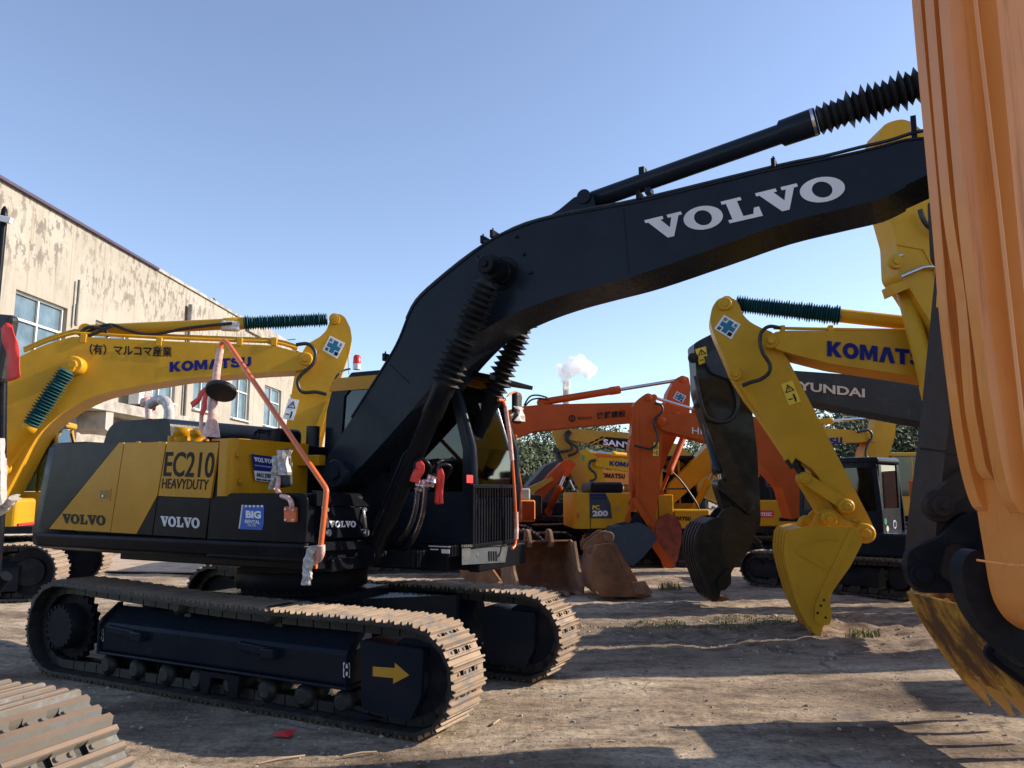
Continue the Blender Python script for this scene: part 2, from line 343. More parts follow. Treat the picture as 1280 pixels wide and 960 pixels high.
# ------------------------------------------------------------------ crawler track
def track_path(hl, rr, rf, top_sag=.02, n=16):
    """closed centre line of the shoes' inner face: (x, z, tangent)"""
    pts = []
    zr, zf = rr, rf
    for i in range(n + 1):                       # front idler, bottom to top
        a = -math.pi / 2 + math.pi * i / n; pts.append((hl + rf * math.cos(a), zf + rf * math.sin(a)))
    m = 14
    for i in range(1, m):
        t = i / m; x = hl + (-2 * hl) * t; z = (zf + rf) * (1 - t) + (zr + rr) * t - top_sag * math.sin(math.pi * t) ** 2 * 1.0 + .0
        pts.append((x, z))
    for i in range(n + 1):
        a = math.pi / 2 + math.pi * i / n; pts.append((-hl + rr * math.cos(a), zr + rr * math.sin(a)))
    return pts
def make_track(parent, yc, w, hl, rr, rf, pitch=.17, mats=None, hq=False, name='track', th=.02, rib=.026, sag=.02, label=None, ribw=1.0):
    """rr, rf: outer radii incl. grousers"""
    mats = mats or [shoe, chain, shoeR]
    off = rib + th
    path = track_path(hl, rr, rf, sag)
    P = [Vector((a, b)) for a, b in path]; Ls = [0]
    for i in range(len(P)): Ls.append(Ls[-1] + (P[(i + 1) % len(P)] - P[i]).length)
    T = Ls[-1]; N = max(8, round(T / pitch)); pt = T / N
    def at(d):
        d %= T
        for i in range(len(P)):
            if Ls[i + 1] >= d:
                t = (d - Ls[i]) / max(1e-6, Ls[i + 1] - Ls[i]); return P[i].lerp(P[(i + 1) % len(P)], t)
        return P[0]
    mb = MB()
    for k in range(N):
        d = k * pt; a, b = at(d - pt * .47), at(d + pt * .47); c = (a + b) / 2
        t = (b - a).normalized(); nn = Vector((t.y, -t.x))      # outward
        c = at(d) * .35 + c * .65
        def q(x, h): v = c + t * x + nn * (h - off); return (v.x, v.y)
        L = pt * .485
        ribs = [-L + .012, 0.0, L - .014] if not hq else [-L + .014 * ribw, -.006, L - .018 * ribw]
        sec = [(-L, 0)]
        for r_ in ribs: sec += [(r_ - .013 * ribw, th), (r_ - .008 * ribw, th + rib * (1.0 if r_ < -.01 else .8)), (r_ + .006 * ribw, th + rib * (1.0 if r_ < -.01 else .8)), (r_ + .012 * ribw, th)]
        sec = [(-L, 0), (-L, th)] + [s_ for s_ in sec[1:] if s_[0] > -L + .0005] + [(L, th - .002), (L, 0)]
        jx = random.uniform(-.004, .004)
        mb.capk = 1; mb.k = 1; mb.xz([q(-L + .004, -.001), q(L - .004, -.001), q(L - .004, -.007), q(-L + .004, -.007)], yc - w / 2 + jx, yc + w / 2 + jx)  # shoe ends and added under-plate coloured dark to carry the track's shade
        if not hq:
            mb.k = 0; mb.xz([q(x, h) for x, h in sec], yc - w / 2 + jx, yc + w / 2 + jx)
            mb.k = 1
            for ys in (-.085, .085): mb.box((*(lambda v: (v.x, yc + ys, v.y))(c + nn * (-off - .045)),), (pt * .9, .035, .07), Matrix.Rotation(-math.atan2(t.y, t.x), 3, 'Y'))
        else:
            # split the shoe across its width so that two oblong openings show the dark plate between the ribs
            cuts = [-w / 2, -.105, -.05, .05, .105, w / 2]
            holes = {1, 3}
            for i in range(5):
                y0, y1 = yc + cuts[i] + jx, yc + cuts[i + 1] + jx
                if i in holes:
                    x0, x1 = ribs[1] + .016, ribs[2] - .016
                    A_ = [s_ for s_ in sec if s_[0] <= x0] + [(x0, th), (x0, 0)]
                    B_ = [(x1, 0), (x1, th)] + [s_ for s_ in sec if s_[0] > x1]
                    mb.k = 0; mb.xz([q(x, h) for x, h in A_], y0, y1); mb.xz([q(x, h) for x, h in B_], y0, y1)
                else:
                    mb.k = 0; mb.xz([q(x, h) for x, h in sec], y0, y1)
            mb.k = 2
            for r_ in ribs:
                hh = th + rib * (1.0 if r_ < -.01 else .8)
                mb.xz([q(r_ - .0076 * ribw, hh - .004), q(r_ - .006 * ribw, hh + .004), q(r_ + .005 * ribw, hh + .004), q(r_ + .0066 * ribw, hh - .004)], yc - w / 2 + jx + .004, yc + w / 2 + jx - .004)
            mb.k = 1
            for ys in (-.085, .085): mb.box((*(lambda v: (v.x, yc + ys, v.y))(c + nn * (-off - .05)),), (pt * .92, .04, .075), Matrix.Rotation(-math.atan2(t.y, t.x), 3, 'Y'))
            mb.k = 0
            for ys in (-.1275, -.03, .03, .1275):
                v = c + t * ((ribs[1] + ribs[2]) / 2) + nn * (th - off); mb.disc((v.x, yc + ys, v.y), (nn.x, 0, nn.y), .012, .011, 8)
    return mb.build(name, mats, parent, label=label)
def gearwheel(mb, c, yd, r, h, teeth=21, amp=.03):
    c = Vector(c); pts = []
    for k in range(teeth * 4):
        a = k * 2 * math.pi / (teeth * 4); rr = r + (amp if (k % 4) in (1, 2) else 0); pts.append((c.x + rr * math.cos(a), c.z + rr * math.sin(a)))
    mb.xz(pts, c.y - h / 2, c.y + h / 2)
def undercarriage(fr, gauge=1.0, w=.5, hl=1.9, r=.42, dark=None, mats=None, hq=False, sag=.02, rr=None):
    e = fr.e; dark = dark or blackd; rr = rr or r
    for sg in (1, -1):
        yc = sg * gauge
        t = make_track(e, yc, w, hl, rr, r, mats=mats, hq=hq, sag=sag, pitch=.17 if not hq else .165)
        m = MB(); wr = w * .36
        m.yz([(yc - wr, .16), (yc + wr, .16), (yc + wr, r * 1.15), (yc + wr * .4, r * 1.45), (yc - wr * .4, r * 1.45), (yc - wr, r * 1.15)], -hl + r * 1.0, hl - r * .3)
        m.build('track_frame', dark, t, .012)
        m = MB(); gearwheel(m, (-hl, yc, rr), 1, rr - .11, w * .22)
        m.disc((-hl, yc + wr * .2 * sg, rr), (0, sg, 0), rr * .52, w * .36); m.build('sprocket', dark, t)
        m = MB(); m.cyl((hl, yc - w * .2, r), (hl, yc + w * .2, r), r - .085, 28); m.disc((hl, yc + sg * w * .2, r), (0, sg, 0), r * .5, .05); m.build('idler', dark, t)
        m = MB()
        for k in range(7): x = -hl + r + .1 + k * (2 * hl - 2 * r - .1) / 6; m.cyl((x, yc - wr * .9, .13), (x, yc + wr * .9, .13), .085, 14)
        m.build('rollers', chain, t)
    m = MB(); m.box((0, 0, r * 1.35), (1.3, gauge * 1.7, r * .7)); m.xy([(-.9, -gauge + .15), (-.9, gauge - .15), (-.3, .3), (.3, .3), (.9, gauge - .15), (.9, -gauge + .15), (.3, -.3), (-.3, -.3)], r * .8, r * 1.3)
    m.cyl((0, 0, r * 1.5), (0, 0, r * 2 + .22), .55, 32); m.build('car_body', dark, e, .01)

def hydraulic(fr, name, mat, p0, p1, r, split=.55, rod=.5, rodmat=None, bel=None, nb=22, parent=None, collar=True):
    """p0 tube end, p1 rod end (local 3D)"""
    p0, p1 = Vector(p0), Vector(p1); pm = p0.lerp(p1, split); m = MB()
    L = (p1 - p0).length; e = .05 / L
    m.rev(p0, pm, [(0, r * .75), (.02, r), (.86, r), (.87, r * 1.14), (.97, r * 1.16), (1, r * 1.08)] if collar else [(0, r), (1, r)], 20)
    side = Vector((0, 1, 0)); m.cyl(p0 - side * r * .9, p0 + side * r * .9, r * 1.1, 18)
    o = m.build(name, mat, parent or fr.e)
    m = MB(); m.cyl(p1 - side * r * .8, p1 + side * r * .8, r * .95, 18); m.build('rod_eye', mat, o)
    m = MB()
    if bel: m.bellows(pm, p0.lerp(p1, 1 - .03), r * .85, r * 1.4, nb, 18, .35); m.build('bellows', bel, o)
    else: m.cyl(pm, p1, r * rod, 16); m.build('piston_rod', rodmat or chrome, o)
    return o

def boxsec(fr, name, px, n, mat, pn=None, rim=.02, parent=None, r=.02, web=.035, label=None):
    """welded box member: side plates traced on the near face, flanges set in slightly"""
    m = MB(); pts = fr.out(px, pn if pn is not None else n)
    pts = rnd(pts, r, 3); m.xz(pts, fr.Y(-n), fr.Y(n), False)
    return m.build(name, mat, parent or fr.e, .008, 2, label)
def pin(m, fr, u, v, n0, n1, r, seg=22):
    a = fr.p(u, v, n1); m.disc((a.x, fr.Y(n0), a.z), (0, fr.sg, 0), r, n1 - n0, seg, .1)
def pins(fr, lst, mat, name='pivot_pin'):
    for u, v, n0, n1, r in lst:
        m = MB(); a = fr.p(u, v, n1)
        m.disc((a.x, fr.Y(n0), a.z), (0, fr.sg, 0), r, (n1 - n0) * .8, 24, .12)
        m.disc((a.x, fr.Y(n0 + (n1 - n0) * .8), a.z), (0, fr.sg, 0), r * .5, (n1 - n0) * .25, 6, .1)
        m.build(name, mat, fr.e)

def bucket_px(fr, side, back, n, w, mat, toothmat, teeth=5, lip_dir=None, ribs=3, inner=None, tooth=.2, name='bucket', pn=None, wear=None):
    """side: outline pixels of the near side plate; back: indices of the side outline running along the curved back from hinge to lip"""
    pn = n + w / 2 if pn is None else pn
    pts = fr.out(side, pn); m = MB(); th = .03
    for a, b in ((n + w / 2 - th, n + w / 2), (n - w / 2, n - w / 2 + th)): m.xz(rnd(pts, .02, 2), fr.Y(a), fr.Y(b))
    bk = smoothpath([pts[i] for i in back], 5); c = Vector((sum(p[0] for p in pts), sum(p[1] for p in pts))) / len(pts)
    inn = []
    for i, p in enumerate(bk):
        t = (bk[min(i + 1, len(bk) - 1)] - bk[max(i - 1, 0)]).normalized(); q = Vector((-t.y, t.x))
        if q.dot(c - p) < 0: q = -q
        inn.append(p + q * .028)
    ya, yb = n - w / 2 + th, n + w / 2 - th
    m.xz([tuple(p) for p in bk] + [tuple(p) for p in reversed(inn)], fr.Y(ya), fr.Y(yb))
    o = m.build(name, mat, fr.e, .004, 1)
    m = MB()
    if ribs:
        outp = []
        for i, p in enumerate(bk):
            t = (bk[min(i + 1, len(bk) - 1)] - bk[max(i - 1, 0)]).normalized(); q = Vector((-t.y, t.x))
            if q.dot(c - p) > 0: q = -q
            outp.append(p + q * .018)
        s0, s1 = int(len(bk) * .15), len(bk) - 2
        for k in range(ribs):
            y = n - w / 2 + w * (k + .5) / ribs; A = [tuple(p) for p in bk[s0:s1]]; B = [tuple(p) for p in reversed(outp[s0:s1])]
            m.xz(A + B, fr.Y(y - .035), fr.Y(y + .035))
        for yy in (n - w / 2 - .008, n + w / 2 + .008):
            A = [tuple(p) for p in outp[s0 + 2:s1]]; B = [tuple(p) for p in reversed(inn[s0 + 2:s1])]; m.xz(A + B, fr.Y(yy - .01), fr.Y(yy + .01))
        m.build('wear_strips', wear or mat, o)
    lip = Vector(pts[back[-1]]); prev = Vector(bk[-3]); d = (lip - prev).normalized() if lip_dir is None else Vector(lip_dir).normalized(); q = Vector((-d.y, d.x))
    for k in range(teeth):
        y = n - w / 2 + w * (k + .5) / teeth if teeth > 1 else n; m = MB()
        A = [lip - d * .1 + q * .03, lip + d * tooth * .35 + q * .034, lip + d * tooth + q * .006, lip + d * tooth - q * .006, lip + d * tooth * .35 - q * .034, lip - d * .1 - q * .03]
        hw = min(.05, w / teeth * .33)
        m.prism([(p.x, fr.Y(y - hw), p.y) for p in A], [(p.x, fr.Y(y + hw), p.y) for p in A]); m.build('tooth', toothmat, o, .005, 1)
    return o

def simple_house(fr, body, dark, z0, z1, L0=-2.6, L1=1.3, hw=1.3, cabside=None, cab=True, hood=True, cabmat=None):
    """upper structure of a mostly hidden machine: counterweight, side boxes, hood and cab"""
    e = fr.e; cs = fr.sg if cabside is None else cabside
    m = MB(); m.xy(rnd([(L0, -hw + .1, .35), (L0, hw - .1, .35), (L0 + .7, hw), (L0 + .7, -hw)], .05, 5), z0, z1 - .02); m.build('counterweight', dark, e, .05, 3)
    m = MB(); m.box(((L0 + .71 + .35) / 2, 0, (z0 + z1) / 2), (.35 - L0 - .71, hw * 2, z1 - z0)); m.build('engine_housing', body, e, .03, 2)
    m = MB(); m.box(((L1 + .36) / 2, -cs * hw * .62, (z0 + z1) / 2 - .12), (L1 - .36, hw * .72, z1 - z0 - .24)); m.build('tool_box', body, e, .03, 2)
    m = MB(); m.box(((L0 + L1) / 2 + .3, 0, z0 - .05), (L1 - L0 - .7, hw * 1.9, .1)); m.build('deck', dark, e, .01)
    if hood: m = MB(); m.box((L0 + 1.3, 0, z1 + .12), (1.3, hw * 1.2, .24)); m.build('hood', dark, e, .06, 3)
    if cab: make_cab(fr, cs * hw * .6, (.37, 1.75), hw * .72, z0, z0 + (z1 - z0) * 1.5 + .1, cabmat or body)
def make_cab(fr, yc, xr, w, z0, z1, mat, glassm=None, roofmat=None):
    e = fr.e; x0, x1 = xr; m = MB(); t = .07; y0, y1 = yc - w / 2, yc + w / 2
    for y in (y0 + t / 2, y1 - t / 2):
        m.xz(rnd([(x0, z0), (x1, z0), (x1 + .02, z0 + .7), (x1 - .16, z1 - .06), (x0, z1 - .06)], .02, 2) and [(x0, z0), (x1, z0), (x1, z0 + .55), (x0, z0 + .55)], y - t / 2, y + t / 2)
        m.tube([(x0 + t / 2, y, z0 + .5), (x0 + t / 2, y, z1 - .06)], t * .55, 8)
        m.tube([((x0 + x1) / 2, y, z0 + .5), ((x0 + x1) / 2, y, z1 - .06)], t * .45, 8)
        m.tube([(x1 - t / 2, y, z0 + .5), (x1, y, z0 + .75), (x1 - .17, y, z1 - .06)], t * .5, 8)
    m.box((x0 + t / 2 - .02, yc, z0 + .3), (t, w, .6)); m.box(((x0 + x1) / 2, yc, z0 + .03), (x1 - x0, w - .02, .06)); m.box((x1 - .04, yc, z0 + .2), (.06, w - .02, .4))
    c = m.build('cab', mat, e, .01)
    m = MB(); m.box(((x0 + x1) / 2 - .06, yc, z1), (x1 - x0 - .04, w + .02, .11)); m.build('roof', roofmat or mat, c, .035, 3)
    m = MB()
    for y in (y0 + .03, y1 - .03): m.xz([(x0 + t, z0 + .56), (x1 - .06, z0 + .56), (x1 - .04, z0 + .75), (x1 - .2, z1 - .07), (x0 + t, z1 - .07)], y - .005, y + .005)
    m.prism([(x1 - .02, y0 + .05, z0 + .42), (x1, y0 + .05, z0 + .75), (x1 - .17, y0 + .05, z1 - .08), (x1 - .18, y0 + .05, z1 - .08), (x1 - .01, y0 + .05, z0 + .75), (x1 - .03, y0 + .05, z0 + .42)],
            [(x1 - .02, y1 - .05, z0 + .42), (x1, y1 - .05, z0 + .75), (x1 - .17, y1 - .05, z1 - .08), (x1 - .18, y1 - .05, z1 - .08), (x1 - .01, y1 - .05, z0 + .75), (x1 - .03, y1 - .05, z0 + .42)])
    m.box((x0 + .02, yc, (z0 + z1) / 2 + .25), (.01, w - .12, (z1 - z0) * .5)); m.build('window_glass', glassm or cabglass, c)
    m = MB(); m.box(((x0 + x1) / 2 - .1, yc, z0 + .4), (.5, .5, .12)); m.box(((x0 + x1) / 2 - .36, yc, z0 + .75), (.12, .48, .7)); m.build('seat', rubber, c, .04, 2)
    return c

# ------------------------------------------------------------------ world and light
SUN_AZ, SUN_EL = 9.0, 27.0
w = bpy.data.worlds.new('World'); S.world = w; w.use_nodes = True
nt = w.node_tree; bg = nt.nodes['Background']; sk = nt.nodes.new('ShaderNodeTexSky'); sk.sky_type = 'NISHITA'; sk.sun_disc = False
sk.sun_elevation = R(SUN_EL); sk.sun_rotation = R(90 - SUN_AZ); sk.altitude = 50; sk.air_density = 1.0; sk.dust_density = .35; sk.ozone_density = 3.6
hs = nt.nodes.new('ShaderNodeHueSaturation'); hs.inputs['Saturation'].default_value = .86; hs.inputs['Hue'].default_value = .505; nt.links.new(sk.outputs[0], hs.inputs['Color']); nt.links.new(hs.outputs[0], bg.inputs[0]); bg.inputs[1].default_value = .15
sl = bpy.data.lights.new('sun', 'SUN'); sl.energy = 4.7; sl.angle = R(.53); sl.color = (1, .87, .71)
so = bpy.data.objects.new('sun', sl); COL.objects.link(so)
sd = Vector((math.cos(R(SUN_EL)) * math.cos(R(SUN_AZ)), math.cos(R(SUN_EL)) * math.sin(R(SUN_AZ)), math.sin(R(SUN_EL))))
so.rotation_euler = sd.to_track_quat('Z', 'Y').to_euler()
S.view_settings.view_transform = 'Standard'; S.view_settings.look = 'None'; S.view_settings.gamma = 1; S.view_settings.use_curve_mapping = False
S.view_settings.exposure = 0.68

# ------------------------------------------------------------------ ground
def ghash(x, y, s): return noise.noise(Vector((x * s, y * s, 3.7)))
def height(x, y):
    d = math.hypot(x, y)
    h = .022 * ghash(x, y, .55) + .014 * ghash(x, y, 1.9) + .008 * ghash(x, y, 5.0)
    # churned mud bank crossing the yard in front of the right hand row
    b = math.exp(-((y - 9.2 - .12 * x) / 1.3) ** 2) * max(0, min(1, (x - .6) / 1.2)) * max(0, min(1, (9 - x) / 3))
    h += b * (.04 + .07 * ghash(x, y, 1.4) + .05 * ghash(x, y, 4.2) + .03 * ghash(x, y, 9.0))
    b2 = math.exp(-((y - 12.5) / 2.5) ** 2) * max(0, min(1, (x + 1) / 2)); h += b2 * (.03 * ghash(x, y, 3) + .015 * ghash(x, y, 8))
    # flat where the big machine stands
    dx, dy = x + 2.0, y - 7.6; sx = dx * .889 - dy * .458; sy = dx * .458 + dy * .889
    k = max(0, min(1, (max(abs(sx) - 2.3, abs(sy) - 1.3)) / .5)); h = h * k - .005 * (1 - k)
    return h * (1 if d < 40 else max(0, 1 - (d - 40) / 30))
xs = []; x = 0
def axis(steps):
    out = [0.0]
    for lim, st in steps:
        while out[-1] < lim: out.append(out[-1] + st)
    return out
ax = axis([(6, .055), (12, .12), (25, .5), (80, 4), (500, 60), (2500, 500)])
XS = [-a for a in reversed(ax[1:])] + ax
YS = [-a for a in reversed(axis([(3, .5), (60, 6), (900, 120)])[1:])] + axis([(3, .25), (15, .055), (24, .14), (50, .8), (120, 6), (600, 60), (2500, 500)])
vs = [(x, y, height(x, y) if abs(x) < 40 and -5 < y < 60 else 0) for y in YS for x in XS]; nx = len(XS)
fs = [(j * nx + i, j * nx + i + 1, (j + 1) * nx + i + 1, (j + 1) * nx + i) for j in range(len(YS) - 1) for i in range(nx - 1)]
gm = bpy.data.meshes.new('ground'); gm.from_pydata(vs, [], fs); gm.polygons.foreach_set('use_smooth', [True] * len(fs))
g = bpy.data.objects.new('ground', gm); COL.objects.link(g); structure(g)
m, nt, N, L, B = newmat('trampled_dirt')
tc = N.new('ShaderNodeTexCoord'); O = tc.outputs['Object']
na = noise_n(N, L, O, .5, 8, .62, (1, 2.2, 1)); nb = noise_n(N, L, O, 3.2, 10, .7, (1, 1.8, 1)); nc = noise_n(N, L, O, 22, 8, .75); nd = noise_n(N, L, O, 90, 4, .7)
ra = ramp(N, [(.36, (.15, .108, .073)), (.5, (.37, .29, .205)), (.64, (.53, .445, .335))]); L.new(na.outputs['Fac'], ra.inputs[0])
rb = ramp(N, [(.36, (.38, .34, .31)), (.47, (.85, .82, .8)), (.62, (1.25, 1.22, 1.2))]); L.new(nb.outputs['Fac'], rb.inputs[0])
c1 = mixc(N, L, .85, ra.outputs[0], rb.outputs[0], 'MULTIPLY')
rc = ramp(N, [(.36, (.3, .27, .25)), (.47, (.95, .95, .95)), (.66, (1.35, 1.33, 1.3))]); L.new(nc.outputs['Fac'], rc.inputs[0])
c2a = mixc(N, L, .75, c1, rc.outputs[0], 'MULTIPLY')
vo = N.new('ShaderNodeTexVoronoi'); vo.feature = 'DISTANCE_TO_EDGE'; vo.inputs['Scale'].default_value = .55
wv = noise_n(N, L, O, 1.6, 5, .6); wa_ = N.new('ShaderNodeVectorMath'); wa_.operation = 'MULTIPLY_ADD'; L.new(wv.outputs['Color'], wa_.inputs[0]); wa_.inputs[1].default_value = (.7, .7, 0); L.new(O, wa_.inputs[2]); L.new(wa_.outputs[0], vo.inputs['Vector'])
vr = ramp(N, [(.0, (.25, .22, .2)), (.012, (1, 1, 1))]); L.new(vo.outputs[0], vr.inputs[0])
vm = ramp(N, [(.46, (0, 0, 0)), (.56, (.8, .8, .8))]); L.new(na.outputs['Fac'], vm.inputs[0])
c2b = mixc(N, L, vm.outputs[0], c2a, vr.outputs[0], 'MULTIPLY')
wt = N.new('ShaderNodeTexWave'); wt.wave_type = 'BANDS'; wt.bands_direction = 'X'; wt.inputs['Scale'].default_value = 2.6; wt.inputs['Distortion'].default_value = 2.2; wt.inputs['Detail'].default_value = 4; wt.inputs['Detail Scale'].default_value = 2.5; L.new(O, wt.inputs['Vector'])
nw_ = noise_n(N, L, O, .8, 3, .5, (.35, 1.6, 1)); wr_ = ramp(N, [(.52, (0, 0, 0)), (.6, (.28, .28, .28))]); L.new(nw_.outputs['Fac'], wr_.inputs[0])
wc_ = ramp(N, [(.3, (.62, .58, .55)), (.6, (1.08, 1.08, 1.08))]); L.new(wt.outputs['Fac'], wc_.inputs[0])
c2 = mixc(N, L, wr_.outputs[0], c2b, wc_.outputs[0], 'MULTIPLY')
# grey damp / oil patches
ne = noise_n(N, L, O, .9, 6, .6, (1, 2.5, 1)); re = ramp(N, [(.6, (0, 0, 0)), (.7, (.6, .6, .6))]); L.new(ne.outputs['Fac'], re.inputs[0])
c3 = mixc(N, L, re.outputs[0], c2, (.17, .16, .165))
# mud bank colour by position
sx = N.new('ShaderNodeSeparateXYZ'); L.new(O, sx.inputs[0])
yy = node(N, 'ShaderNodeMath', operation='MULTIPLY_ADD'); L.new(sx.outputs[0], yy.inputs[0]); yy.inputs[1].default_value = -.12; L.new(sx.outputs[1], yy.inputs[2])
wob = node(N, 'ShaderNodeMath', operation='MULTIPLY_ADD'); L.new(nb.outputs['Fac'], wob.inputs[0]); wob.inputs[1].default_value = 1.6; L.new(yy.outputs[0], wob.inputs[2])
mr1 = node(N, 'ShaderNodeMapRange'); L.new(wob.outputs[0], mr1.inputs[0]); mr1.inputs[1].default_value = 8.3; mr1.inputs[2].default_value = 9.0
mr2 = node(N, 'ShaderNodeMapRange'); L.new(wob.outputs[0], mr2.inputs[0]); mr2.inputs[1].default_value = 12.4; mr2.inputs[2].default_value = 11.2
mm = node(N, 'ShaderNodeMath', operation='MULTIPLY'); L.new(mr1.outputs[0], mm.inputs[0]); L.new(mr2.outputs[0], mm.inputs[1])
mx = node(N, 'ShaderNodeMapRange'); L.new(sx.outputs[0], mx.inputs[0]); mx.inputs[1].default_value = -.2; mx.inputs[2].default_value = 1.4
m3 = node(N, 'ShaderNodeMath', operation='MULTIPLY'); L.new(mm.outputs[0], m3.inputs[0]); L.new(mx.outputs[0], m3.inputs[1])
m4 = node(N, 'ShaderNodeMath', operation='MULTIPLY'); L.new(m3.outputs[0], m4.inputs[0]); m4.inputs[1].default_value = .95
rm = ramp(N, [(.38, (.09, .06, .04)), (.58, (.29, .215, .145))]); L.new(nb.outputs['Fac'], rm.inputs[0])
c4 = mixc(N, L, m4.outputs[0], c3, rm.outputs[0])
L.new(c4, B.inputs['Base Color']); B.inputs['Roughness'].default_value = .92
h1 = node(N, 'ShaderNodeMath', operation='MULTIPLY_ADD'); L.new(nc.outputs['Fac'], h1.inputs[0]); h1.inputs[1].default_value = .5; L.new(nb.outputs['Fac'], h1.inputs[2])
h2 = node(N, 'ShaderNodeMath', operation='MULTIPLY_ADD'); L.new(nd.outputs['Fac'], h2.inputs[0]); h2.inputs[1].default_value = .2; L.new(h1.outputs[0], h2.inputs[2])
bp = N.new('ShaderNodeBump'); bp.inputs['Strength'].default_value = 1; bp.inputs['Distance'].default_value = .05; L.new(h2.outputs[0], bp.inputs['Height']); L.new(bp.outputs[0], B.inputs['Normal'])
gm.materials.append(m)
conc = paint('pale_yard_concrete', (.46, .36, .27), .85, wear=(.25, .19, .14), wear_amt=.8, wear_lo=.45, wear_hi=.7, wscale=2.5, bump=.03)
m_ = MB(); m_.xy([(-9.5, 16.6), (-3.0, 15.8), (-3.2, 20.5), (-10.5, 21.5)], .035, .06); structure(m_.build('concrete_pad', conc, None, .01))
# loose stones and clods
st = MB()
def stone(mb, x, y, z, r):
    P = []
    for a in range(6):
        t = a * math.pi / 3 + random.uniform(-.3, .3); rr = r * random.uniform(.7, 1.15); P.append((x + rr * math.cos(t), y + rr * math.sin(t), z - r * .3))
    T_ = [(x + (p[0] - x) * .6, y + (p[1] - y) * .6, z + r * random.uniform(.3, .6)) for p in P]
    mb.add(P + T_, [(0, 1, 7, 6), (1, 2, 8, 7), (2, 3, 9, 8), (3, 4, 10, 9), (4, 5, 11, 10), (5, 0, 6, 11), (6, 7, 8, 9, 10, 11)])
for k in range(15000):
    y = 3.2 + 16 * random.random() ** 1.5; x = random.uniform(-.75, .78) * y
    bank = abs(y - 9.3 - .12 * x) < 1.5 and x > .6
    if random.random() > (.95 if bank else .42): continue
    r = random.choice([.005, .006, .008, .01, .012, .018]) * (1.25 if bank else 1) * random.uniform(.7, 1.3)
    if random.random() < .012: r *= 2.2
    stone(st, x, y, height(x, y) + r * .1, r)
so_ = st.build('loose_stones', paint('stone_grey_brown', (.30, .235, .18), .9, wear=(.5, .45, .4), wear_amt=.9, wear_lo=.45, wscale=1.2, var=.5), None)
tag(so_, 'small brown and grey stones and clods strewn over the dirt yard', 'gravel', kind='stuff')
# weeds
def grass(name, cx, cy, rx, ry, n, hgt, mat, label):
    mb = MB()
    for k in range(n):
        a = random.uniform(0, 6.28); q = math.sqrt(random.random()); x, y = cx + rx * q * math.cos(a), cy + ry * q * math.sin(a)
        if noise.noise(Vector((x * 2.3, y * 2.3, 1))) < -.12: continue
        z = height(x, y) - .005; t = random.uniform(0, 6.28); hh = hgt * random.uniform(.4, 1.2); l = random.uniform(.1, .9) * hh; wd = random.uniform(.004, .008)
        dx, dy = math.cos(t), math.sin(t); px, py = -dy * wd, dx * wd
        mb.add([(x - px, y - py, z), (x + px, y + py, z), (x + px * .7 + dx * l * .4, y + py * .7 + dy * l * .4, z + hh * .7), (x - px * .7 + dx * l * .4, y - py * .7 + dy * l * .4, z + hh * .7), (x + dx * l, y + dy * l, z + hh * .95)], [(0, 1, 2, 3), (3, 2, 4)])
    o = mb.build(name, mat); return tag(o, label, 'grass', kind='stuff')
gr1 = paint('weed_green', (.11, .13, .035), .7, wear=(.3, .28, .09), wear_amt=.9, wear_lo=.42, wscale=2.5, bump=0)
grass('weeds', 2.65, 10.2, 1.2, .5, 1700, .038, gr1, 'low green weeds growing on the mud beside the yellow bucket')
grass('weed_tuft', 4.0, 9.25, .28, .16, 240, .07, gr1, 'green weed tuft just right of the yellow bucket tooth')
p = ground_pt(835, 737); grass('weed_sprout', p.x, p.y, .25, .15, 160, .16, gr1, 'tall weed sprout beside the rusty bucket tooth')
p = ground_pt(770, 790); grass('dry_grass', p.x, p.y, 1.6, .35, 800, .04, paint('straw', (.36, .27, .12), .8, bump=0), 'dry straw scattered over the mud bank')

# ------------------------------------------------------------------ building on the left
WX = -15.3; WA = math.degrees(math.atan2(1, .033))
bf = Frame(WX, 0, WA); be = bf.empty('warehouse', 'long cream warehouse with peeling paint behind the yellow excavators', 'building')
m, nt, N, L, B = newmat('peeling_cream_plaster'); wallm = m
tc = N.new('ShaderNodeTexCoord'); O = tc.outputs['Object']
n1 = noise_n(N, L, O, .35, 6, .6); r1 = ramp(N, [(.35, (.33, .30, .25)), (.7, (.41, .38, .325))]); L.new(n1.outputs['Fac'], r1.inputs[0])
n2 = noise_n(N, L, O, 4.2, 9, .64, (1, 1, .5)); r2 = ramp(N, [(.515, (0, 0, 0)), (.545, (1, 1, 1))]); L.new(n2.outputs['Fac'], r2.inputs[0])
sp = N.new('ShaderNodeSeparateXYZ'); L.new(O, sp.inputs[0])
mk = node(N, 'ShaderNodeMapRange'); L.new(sp.outputs[2], mk.inputs[0]); mk.inputs[1].default_value = 7.8; mk.inputs[2].default_value = 8.8; mk.inputs[3].default_value = .1; mk.inputs[4].default_value = 1
n5 = noise_n(N, L, O, .55, 3, .5); r5 = ramp(N, [(.36, (0, 0, 0)), (.5, (1, 1, 1))]); L.new(n5.outputs['Fac'], r5.inputs[0])
mu = node(N, 'ShaderNodeMath', operation='MULTIPLY'); L.new(r2.outputs[0], mu.inputs[0]); L.new(mk.outputs[0], mu.inputs[1])
mu2 = node(N, 'ShaderNodeMath', operation='MULTIPLY'); L.new(mu.outputs[0], mu2.inputs[0]); L.new(r5.outputs[0], mu2.inputs[1])
c1 = mixc(N, L, mu2.outputs[0], r1.outputs[0], (.20, .18, .155))
fr_ = node(N, 'ShaderNodeMath', operation='PINGPONG'); L.new(sp.outputs[0], fr_.inputs[0]); fr_.inputs[1].default_value = 1.02
lt = node(N, 'ShaderNodeMath', operation='LESS_THAN'); L.new(fr_.outputs[0], lt.inputs[0]); lt.inputs[1].default_value = .022
